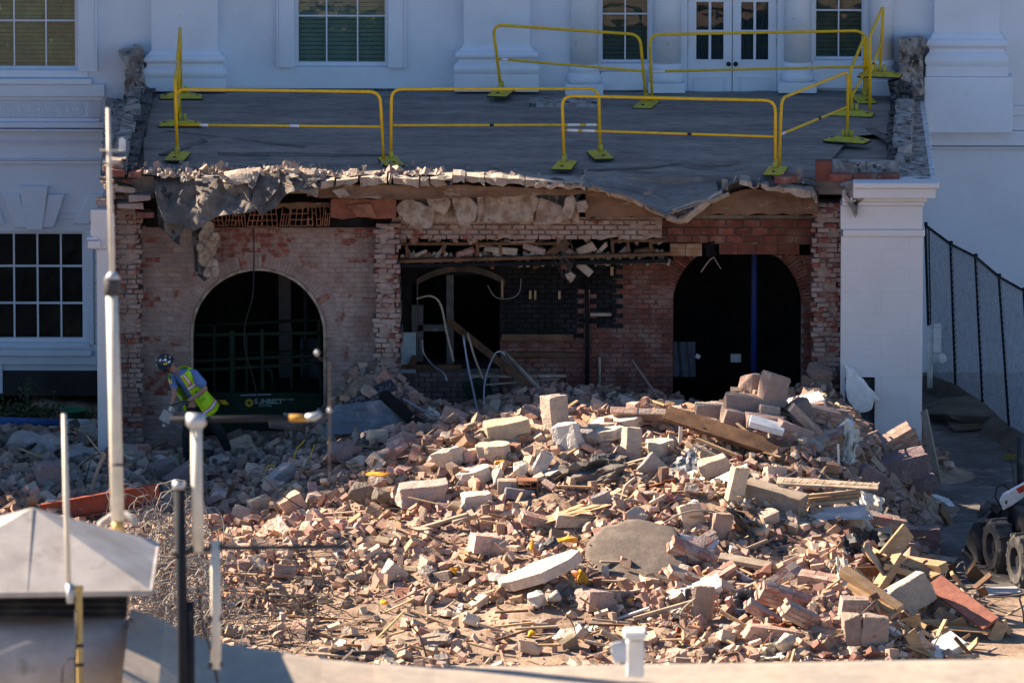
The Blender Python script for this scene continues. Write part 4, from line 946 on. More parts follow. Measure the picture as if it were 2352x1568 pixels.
for i, (q, y, w, h, a) in enumerate(((968,582,.2,.07,.5),(1010,578,.28,.06,.9),(985,585,.18,.06,-.4),(1068,580,.3,.09,.3),(1150,574,.5,.1,-.1),(1120,562,.3,.06,.15),(1225,570,.35,.1,-.35),(1280,572,.4,.12,.6),(1310,578,.3,.08,-.5),(1345,572,.3,.12,.4),(1375,578,.35,.06,.8),(1430,580,.22,.08,.6),(1480,576,.3,.07,.15),(950,556,.12,.1,0),(926,550,.1,.12,.2),(1090,548,.1,.1,0),(1200,556,.4,.07,.1),(1455,545,.25,.06,-.5),(1520,546,.2,.06,-.3),(1355,560,.3,.05,-.9))):
    p = W(q, y, YC-.05+.03*(i % 3)); MB().box(p, (w, .08, h), Matrix.Rotation(-a, 3, 'Y'), .02, r).build('fallen_piece', M[['wood_grey','wall_pink','wood_brown','brick_dusty','wood_grey'][i % 5]], sh, bevel=.01)
# hanging roots / wires with a stone
wires = thing('hanging_wires', 'bundle of thin wires hanging with a pale stone caught in them', 'wires', W(1310, 560, .9))
r = random.Random(9)
for i in range(12):
    p = W(1296+r.uniform(-14,14), 528+r.uniform(0,10), .85); q = W(1308+r.uniform(-25,20), 620+r.uniform(-10,20), .8)
    MB().tube([p, p.lerp(q, .35)+Vector((r.uniform(-.12,.12),0,0)), p.lerp(q, .7)+Vector((r.uniform(-.1,.1),0,0)), q], .004, 4).build('wire', M['wire'], wires)
plate([(1297,630),(1310,623),(1322,632),(1318,645),(1308,650),(1300,640)], .78, .1, M['plaster'], 'hanging_stone', 5, wires)
tag(MB().bar(W(1328,604,1), W(1358,630,1), .1, .12).build('charred_beam_end', M['wood_grey'], bevel=.02), 'charred broken beam end hanging beside the caught stone', 'beam end')
def timber(label, a, b, Ya, Yb, w, h, m, name='timber', cat='timber', g=None, bev=.006, roll=0.0):
    return tag(MB().bar(W(*a, Ya), W(*b, Yb), w, h, roll).build(name, M[m], bevel=bev), label, cat, g)
timber('long brown timber leaning down from the charred window to the rubble', (1031,737), (1266,928), 1.6, .2, .07, .10, 'wood_brown')
timber('broken grey plank with splintered end leaning on the brown timber', (1155,812), (1245,905), 1.3, .3, .04, .14, 'wood_grey', 'plank', 'plank')
timber('thin pale lath leaning in front of the kitchen brick wall', (1452,826), (1530,940), .9, -.3, .02, .035, 'wood_grey', 'lath', 'lath')
timber('short pink splinter standing in the rubble before the kitchen wall', (1469,910), (1474,962), -.2, -.4, .02, .03, 'wood_brown', 'splinter', 'splinter')
timber('crusted horizontal bar across the fallen kitchen timbers', (1082,864), (1302,863), .9, .9, .05, .04, 'plaster', 'bar', 'bar')
timber('thin dark slanting board under the crusted bar', (1110,884), (1285,870), .8, .8, .04, .02, 'wood_grey', 'board', 'board')
def pipe(label, pts, m, rad=.018, name='bent_pipe', cat='pipe'):
    P_ = [W(a, b, Y) for a, b, Y in pts]; o = []
    for i in range(len(P_)-1):
        p0, p1, p2, p3 = P_[max(i-1,0)], P_[i], P_[i+1], P_[min(i+2, len(P_)-1)]
        for k in range(5):
            t = k/5; o.append(.5*((2*p1)+(p2-p0)*t+(2*p0-5*p1+4*p2-p3)*t*t+(3*p1-p0-3*p2+p3)*t**3))
    o.append(P_[-1]); return tag(MB().tube(o, rad, 6).build(name, M[m], smooth=True), label, cat)
pipe('pale grey pipe bent like a crook left of the charred window post', [(956,686,1.3),(990,680,1.3),(1012,700,1.3),(1025,760,1.2),(1042,830,1.1)], 'wood_grey')
pipe('thin pale conduit curling down below the charred window', [(970,780,1.4),(973,810,1.4),(995,840,1.2),(1018,855,1.0),(1027,875,.9)], 'galv', .014)
pipe('straight bluish conduit standing in front of the kitchen', [(1064,770,1.0),(1075,840,.7),(1090,910,.3),(1102,975,-.2)], 'galv', .017)
pipe('rusty bent pipe beside the bluish conduit', [(1074,765,1.0),(1090,820,.8),(1110,870,.5)], 'wood_grey', .017)
pipe('hooked conduit arching over the fallen timber', [(1113,950,0),(1113,880,.4),(1132,820,.8),(1148,807,.9),(1160,815,.9)], 'galv', .015)
pipe('thin drooping wire on the scorched brick wall', [(1120,655,1.5),(1138,682,1.5),(1170,686,1.5),(1192,672,1.5),(1197,640,1.5)], 'wire_pale', .007, 'wire', 'wire')
pipe('teal rod low in front of the right arch', [(1505,962,-.3),(1560,948,-.4),(1594,936,-.5)], 'galv', .02, 'rod', 'rod')
tag(plate([(1060,880),(1120,862),(1140,930),(1080,940)], .9, .06, M['green_paint'], 'green_board', 9), 'dark green broken board leaning behind the conduits', 'board'); bpy.data.objects['green_board'].parent = None
pipe('black cable hanging down through the left round arch', [(583,525,.7),(583,600,.75),(580,680,.8),(563,745,.85),(563,805,.85),(580,862,.85),(594,925,.8)], 'black', .011, 'hanging_cable', 'cable')
for q, sh_ in ((1590,(1628,598)), (1628,(1640,592))): pass
pipe('forked wire twig hanging from the lintel over the right arch', [(1640,590,1.2),(1628,600,1.2),(1610,625,1.2)], 'wood_grey', .012, 'hanging_strap', 'strap')
pipe('thin second strap hanging from the lintel over the right arch', [(1640,592,1.2),(1648,605,1.2),(1656,618,1.2)], 'wood_grey', .009, 'hanging_strap', 'strap')
# hanging cloth in the right arch
Yh = 2.5; mb = MB(); r_ = [[W(1547+(1597-1547)*i/12, y, Yh+.03*math.sin(i*1.3+y)) for i in range(13)] for y in (785, 810, 840, 865+0)]
tag(mb.sheet(r_).build('hanging_cloth', M['tarp'], solid=.01), 'grey blue cloth hanging at the left inside the right arch', 'cloth')
tag(MB().box(W(1690,822,3.2), (.16,.02,.13)).build('white_notice', M['board_white']), 'small white square sheet deep inside the dark right arch', 'sheet')
tag(MB().box(W(1603,818,2.3), (.07,.03,.06), Matrix.Rotation(.5,3,'Y')).build('pale_scrap', M['board_white']), 'small pale scrap catching light beside the hanging cloth', 'scrap')
# ---- green lift inside the left arch
YS = 1.75
lf = thing('scissor_lift', 'dark green platform lift standing inside the left round arch', 'lift', (fx(590, YS), YS+.5, .1))
def gb(x0, y0, x1, y1, w=.05, name='rail', Y=YS, m='green_paint', par=None):
    a, b = Z4(x0, y0), Z4(x1, y1); return MB().bar(W(*a, Y), W(*b, Y), w, w).build(name, M[m], par or lf, bevel=.006)
for k in ((1250,750,2110,735),(1250,920,2110,880),(1250,980,2110,935)): gb(*k)
for k in ((1400,690,1400,1120,.035),(1515,720,1520,1250,.08),(1610,740,1612,1120,.035),(1712,710,1715,1110,.06),(1905,700,1905,1110,.035),(2085,650,2095,1110,.05)): gb(*k, name='upright')
gb(1250,690,2110,650,.045,'rail',YS+.9); gb(1250,880,2110,850,.04,'rail',YS+.9)
MB().tube([W(*Z4(1740,975), YS-.02), W(*Z4(1772,985), YS-.02), W(*Z4(1778,1010), YS-.02), W(*Z4(1778,1130), YS-.02)], .025, 8).build('gate_loop', M['green_paint'], lf, smooth=True)
a, b = W(*Z4(1250,1120), YS), W(*Z4(2110,1265), YS)
body = MB().bb(a.x, b.x, YS-.06, YS+1.1, b.z-.3, a.z).build('chassis', M['green_paint'], lf, bevel=.02)
MB().bb(a.x, b.x, YS-.09, YS-.061, a.z-.05, a.z).build('toe_board', M['green_paint'], body)
MB().tube([W(*Z4(1570,1145), YS-.1), W(*Z4(1770,1138), YS-.1)], .012, 6).build('bright_bar', M['galv'], lf)
for k in range(2):
    mb = MB(); x = Z4(1400+k*55, 1175); p = W(x[0], x[1], YS-.065); mb.add([(p.x, p.y, p.z-.07), (p.x+.1, p.y, p.z-.07), (p.x+.04, p.y, p.z+.0), (p.x-.06, p.y, p.z+.0)], [(0,1,2,3)]); mb.build('hazard_stripe', M['yellow'], body)
def text(s, q, Y, size, m, name, par, rx=math.pi/2, bold=.0):
    cu = bpy.data.curves.new(name, 'FONT'); cu.body = s; cu.size = size; cu.extrude = .001; cu.offset = bold; cu.materials.append(m)
    tmp = bpy.data.objects.new('t', cu); me = bpy.data.meshes.new_from_object(tmp); bpy.data.objects.remove(tmp); bpy.data.curves.remove(cu)
    return link(name, me, W(q[0], q[1], Y), par, (rx, 0, 0))
M['logo_y'] = mat('yellow_logo', (.42,.31,.02), .5); M['logo_w'] = mat('pale_lettering', (.26,.34,.32), .5)
text('SUNBELT', Z4(1662,1198), YS-.064, .105, M['logo_w'], 'lettering', body, bold=.003)
text('RENTALS', Z4(1690,1218), YS-.064, .05, M['logo_w'], 'lettering', body)
text('(800) 667-9328', Z4(1800,1178), YS-.064, .045, M['logo_w'], 'lettering', body)
c = W(*Z4(1628,1193), YS-.066); mb = MB()
n = 24; vs = [(c.x+(.05 if i % 2 else .075)*math.cos(2*math.pi*i/n), c.y, c.z+(.05 if i % 2 else .075)*math.sin(2*math.pi*i/n)) for i in range(n)]+[(c.x+.026*math.cos(2*math.pi*i/n), c.y, c.z+.026*math.sin(2*math.pi*i/n)) for i in range(n)]
mb.add(vs, [(i, (i+1) % n, n+(i+1) % n, n+i) for i in range(n)]); mb.build('sun_logo', M['logo_y'], body)

MB().bb(fx(640, 4), fx(668, 4), 3.9, 4.1, 0, 4.0).build('room_pier', mat('dim_plaster_pier', (.20,.17,.165), .95), ann)
MB().bb(fx(690, 4), fx(735, 4), 3.6, 3.7, 0, 1.3).build('room_cabinet', mat('dim_cabinet', (.10,.10,.14), .7), ann, bevel=.01)
MB().tube([(fx(700, 3.4), 3.4, 0), (fx(702, 3.4), 3.4, 3.9)], .03, 8).build('room_pipe', M['machine_dark'], ann)
for q0, q1, z0, z1 in ((1775, 1832, 2.9, 2.98), (1560, 1840, 3.4, 3.46), (1660, 1666, 2.9, 3.9)): MB().bb(fx(q0, 4.5), fx(q1, 4.5), 4.4, 4.5, z0, z1).build('room_duct', mat('dim_duct', (.16,.15,.15), .7), ann)
# ================================================================== RUBBLE
def hull_mesh(kind, seed):
    r = random.Random(seed); u = r.uniform; pts = []
    if kind == 'brick':
        for x in (-1, 1):
            for y in (-1, 1):
                for z in (-1, 1):
                    if r.random() < .22: pts += [(x*.78, y, z), (x, y*.7, z), (x, y, z*.6)]
                    else: pts += [(x*u(.95,1), y*u(.93,1), z*u(.9,1))]
    elif kind == 'half':
        pts = [(-1, y, z) for y in (-1, 1) for z in (-1, 1)]+[(u(.2, 1), y*u(.6, 1), z*u(.6, 1)) for y in (-1, 0, 1) for z in (-1, 1)]
    elif kind == 'slab':
        n = r.randint(5, 8)
        for i in range(n):
            a = 2*math.pi*(i+u(-.3,.3))/n; e = u(.75, 1.1); pts += [(e*math.cos(a), e*math.sin(a), 1), (e*math.cos(a)*u(.85,1.05), e*math.sin(a)*u(.85,1.05), -1)]
    elif kind == 'block':
        pts = [(x*u(.75,1), y*u(.75,1), z*u(.75,1)) for x in (-1,1) for y in (-1,1) for z in (-1,1)]+[(u(-1,1), u(-1,1), u(-1,1)) for _ in range(4)]
    else:
        for _ in range(13):
            v = Vector((u(-1,1), u(-1,1), u(-1,1))); v = v.normalized()*u(.8, 1.05); pts.append((v.x, v.y, v.z))
    b = bmesh.new()
    for p in pts: b.verts.new(p)
    g = bmesh.ops.convex_hull(b, input=b.verts[:])
    bmesh.ops.delete(b, geom=[e for e in g['geom_interior'] if isinstance(e, bmesh.types.BMVert)], context='VERTS')
    return b
def small(kind, seed):
    b = hull_mesh(kind, seed); bmesh.ops.triangulate(b, faces=b.faces[:]); b.verts.ensure_lookup_table(); b.verts.index_update()
    v = np.array([list(x.co) for x in b.verts]); f = np.array([[x.index for x in t.verts] for t in b.faces]); b.free(); return v, f
def large(kind, seed, size, mt, cuts=2, amp=.10):
    """a broken piece in real size, its faces chipped"""
    b = hull_mesh(kind, seed)
    for v in b.verts: v.co = Vector((v.co.x*size[0]/2, v.co.y*size[1]/2, v.co.z*size[2]/2))
    m = min(size)
    bmesh.ops.bevel(b, geom=b.edges[:], offset=m*.035, segments=1, affect='EDGES', clamp_overlap=True)
    bmesh.ops.triangulate(b, faces=b.faces[:])
    for c in range(2):
        es = [e for e in b.edges if e.calc_length() > max(.05, m*.3)]
        if es: bmesh.ops.subdivide_edges(b, edges=es, cuts=1, use_grid_fill=False)
        bmesh.ops.triangulate(b, faces=b.faces[:])
    for v in b.verts:
        p = v.co*(1/max(.08, m)); k = noise.noise(p*1.3+Vector((seed, 0, 0)))*.6+noise.noise(p*3.6+Vector((0, seed, 0)))*.45+noise.noise(p*9+Vector((0, seed, 0)))*.2
        v.co += v.co.normalized()*k*m*amp
    me = bpy.data.meshes.new(kind); b.to_mesh(me); b.free(); me.materials.append(mt); return me
PAL = {'pink': (.50,.315,.245), 'orange': (.50,.295,.195), 'red': (.38,.19,.145), 'dusty': (.54,.41,.315), 'mortar': (.54,.42,.315), 'grey': (.38,.32,.27), 'pale': (.58,.47,.36), 'dark': (.13,.11,.095), 'brown': (.31,.21,.165), 'white': (.72,.70,.66)}
# ---- nobody could count these: the small fragments, one mesh
SB = [small('brick', s) for s in range(5)]+[small('half', s) for s in range(10, 16)]
SC = [small('rock', s) for s in range(20, 24)]+[small('block', s) for s in range(40, 50)]+[small('slab', s) for s in range(60, 64)]+[small('half', s) for s in range(70, 74)]
RR = random.Random(11)
def inside_heap(x, y):
    if y > 1.7 or (y > .6 and x < -6.1): return y < 4.2 and x < -6.1 and x > -9
    if y > .3 and (x < -5.6 or x > 4.9): return False
    if y > .75 and (-1.8 > x): return False
    return H(x, y, False) > .05 if x > 5 else True
WOODT = False
def tint_at(x, y, r):
    if WOODT:
        k = r.uniform(.4, 1.0); return (.46*k, .34*k*r.uniform(.85,1), .22*k*r.uniform(.7,1.1))
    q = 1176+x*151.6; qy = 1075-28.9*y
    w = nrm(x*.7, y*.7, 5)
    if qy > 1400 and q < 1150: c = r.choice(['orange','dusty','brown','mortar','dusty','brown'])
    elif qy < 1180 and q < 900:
        b = PAL[r.choice(['grey','brown','grey','dusty','pink','dark','brown'])]; k = r.uniform(.45, .85); return (b[0]*k, b[1]*k, b[2]*k)  # darker tints paint the left slope's shade into its fragments
    elif w > -.05: c = r.choice(['pink','pink','orange','dusty','pink','orange','red','brown'])
    else: c = r.choice(['dusty','mortar','pink','pink','brown','dusty','orange','brown'])
    k = r.uniform(.55, 1.05)*(.9+.35*nrm(x*1.7, y*1.7, 12)); b = PAL[c]; return (b[0]*k, b[1]*k*r.uniform(.93,1.05), b[2]*k*r.uniform(.9,1.06))
def scatter(name, n, lib, smin, smax, shape, lift, seed, mt='frag', region=None, power=2.2, dens=0):
    r = random.Random(seed); VV = []; FF = []; CC = []; base = 0; k = 0; tries = 0
    while k < n and tries < n*6:
        tries += 1; x = r.uniform(-9, 7.9); y = r.uniform(-17.5, 4.0)
        if not inside_heap(x, y): continue
        if region and not region(x, y): continue
        hh = H(x, y, False)
        if dens and r.random() > min(1, max(dens, .55+2.2*nrm(x*.75, y*.9, 33))): continue
        if x < 1.5 and y < -11.2-.8*nrm(x,1,1) and r.random() < .75: continue
        if x > 4.8 and hh < .12 and r.random() > .12: continue
        s = smin+(smax-smin)*r.random()**power; v, f = lib[r.randrange(len(lib))]
        sc = [s*a*r.uniform(.75, 1.2) for a in shape]
        g_ = .28 if WOODT else .75
        R = np.array(Euler((r.gauss(0,g_), r.gauss(0,g_), r.random()*6.28)).to_matrix())
        z = H(x, y)+s*lift*r.uniform(-.2, 1)
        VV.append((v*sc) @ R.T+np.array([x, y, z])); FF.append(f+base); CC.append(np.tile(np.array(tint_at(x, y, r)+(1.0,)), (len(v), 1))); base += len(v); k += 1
    V = np.vstack(VV); F = np.vstack(FF); Cc = np.vstack(CC)
    me = bpy.data.meshes.new(name); me.vertices.add(len(V)); me.vertices.foreach_set('co', V.ravel())
    me.loops.add(F.size); me.loops.foreach_set('vertex_index', F.ravel().astype(np.int32)); me.polygons.add(len(F)); me.polygons.foreach_set('loop_start', np.arange(0, F.size, 3, dtype=np.int32)); me.update(); me.validate(); me.shade_flat()
    at = me.color_attributes.new('tint', 'FLOAT_COLOR', 'POINT'); at.data.foreach_set('color', Cc.ravel()); me.materials.append(M[mt])
    o = link(name, me, (0,0,0)); tag(o, kind='stuff'); return o
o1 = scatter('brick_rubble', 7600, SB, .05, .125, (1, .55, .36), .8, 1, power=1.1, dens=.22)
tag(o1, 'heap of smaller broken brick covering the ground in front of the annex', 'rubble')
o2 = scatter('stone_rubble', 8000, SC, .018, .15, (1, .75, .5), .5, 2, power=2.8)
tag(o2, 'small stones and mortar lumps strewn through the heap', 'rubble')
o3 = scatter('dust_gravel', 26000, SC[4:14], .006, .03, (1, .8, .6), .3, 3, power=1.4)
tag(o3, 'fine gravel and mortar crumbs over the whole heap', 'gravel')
# splinters and chips of wood, front left
WOODT = True
SW = [small('brick', s) for s in (50, 51, 52)]
o4 = scatter('wood_splinters', 1700, SW, .05, .30, (1, .07, .035), .7, 4, region=lambda x, y: (y < -9.5 and x < 1.5) or (x > 1 and y < -3 and RR.random() < .5) or RR.random() < .12, power=1.5)
WOODT = False
tag(o4, 'wood splinters and laths trodden into the dirt', 'splinters')

REG = [('near the worker\'s feet',470,1090),('by the red steel beam',330,1150),('below the round arch',640,1010),('at the foot of the broken brick pier',860,950),('below the charred window',1010,985),('in front of the kitchen wall',1330,950),('below the right arch',1640,985),('on top of the right crest',1760,930),('beside the white pillar',1930,1010),('on the slope below the kitchen',1100,1080),('around the long pale slabs',1400,1030),('in the middle of the heap',1150,1180),('left of the heap centre',860,1180),('beside the wire tangle',640,1260),('in the pink brick drift',760,1340),('on the trodden dirt in front',900,1450),('beside the tilted grey slab',1260,1350),('around the smooth asphalt piece',1450,1250),('below the corroded metal sheet',1560,1150),('in the brick spill right of centre',1560,1300),('next to the crumpled tarp',1720,1390),('under the leaning lintel',1800,1190),('at the edge of the timber heap',1930,1330),('under the timber heap',2080,1330),('at the front edge right of centre',1560,1480),('at the front edge near the centre',1220,1480),('at the right foot of the heap',2120,1190),('in the front right corner of the heap',2010,1490)]
def region_of(p):
    d = p-CAM; z = d.dot(FWD); qx = 1176+FPX*d.dot(RIGHT)/z; qy = 784-FPX*d.dot(UP)/z
    return min(REG, key=lambda t: (t[1]-qx)**2+((t[2]-qy)*1.3)**2)[0], qx, qy
# ---- loose bricks as things (the largest of them)
BV = []
for s in range(8): BV.append(large('brick', 100+s, (.205,.098,.062), M['brickobj'], amp=.05))
for s in range(8): BV.append(large('half', 130+s, (.16,.10,.065), M['brickobj'], amp=.07))
r = random.Random(21); nb = 0; used = []
while nb < 285:
    x = r.uniform(-6.8, 7.2); y = r.uniform(-15.5, .6)
    if not inside_heap(x, y) or (x > 4.8 and H(x, y, False) < .1): continue
    w = .25+(.9 if x > .6 and y > -11 else .3)+(.4 if y > -9.5 and y < -6.5 else 0)
    if r.random() > w or any((x-a)**2+(y-b)**2 < .03 for a, b in used): continue
    used.append((x, y)); vi = r.randrange(16); whole = vi < 8
    cn = r.choice(['pink','pink','orange','dusty','mortar','red','pink'])
    o = link('whole_brick' if whole else 'broken_brick', BV[vi], (x, y, H(x, y)+.06+.04*r.random()), None, (r.gauss(0,.5), r.gauss(0,.45), r.random()*6.28))
    k = r.uniform(.8, 1.15); c = PAL[cn]; o.color = (c[0]*k, c[1]*k, c[2]*k, 1); s = r.uniform(.9, 1.15); o.scale = (s, s, s)
    rg_, qx, qy = region_of(Vector(o.location)); adj = {'pink':'pinkish','orange':'orange','dusty':'dusty tan','mortar':'mortar crusted','red':'dark red'}[cn]
    tag(o, f"{adj} {'whole brick' if whole else 'broken brick'} {rg_}", 'brick', 'loose bricks in the rubble heap'); nb += 1
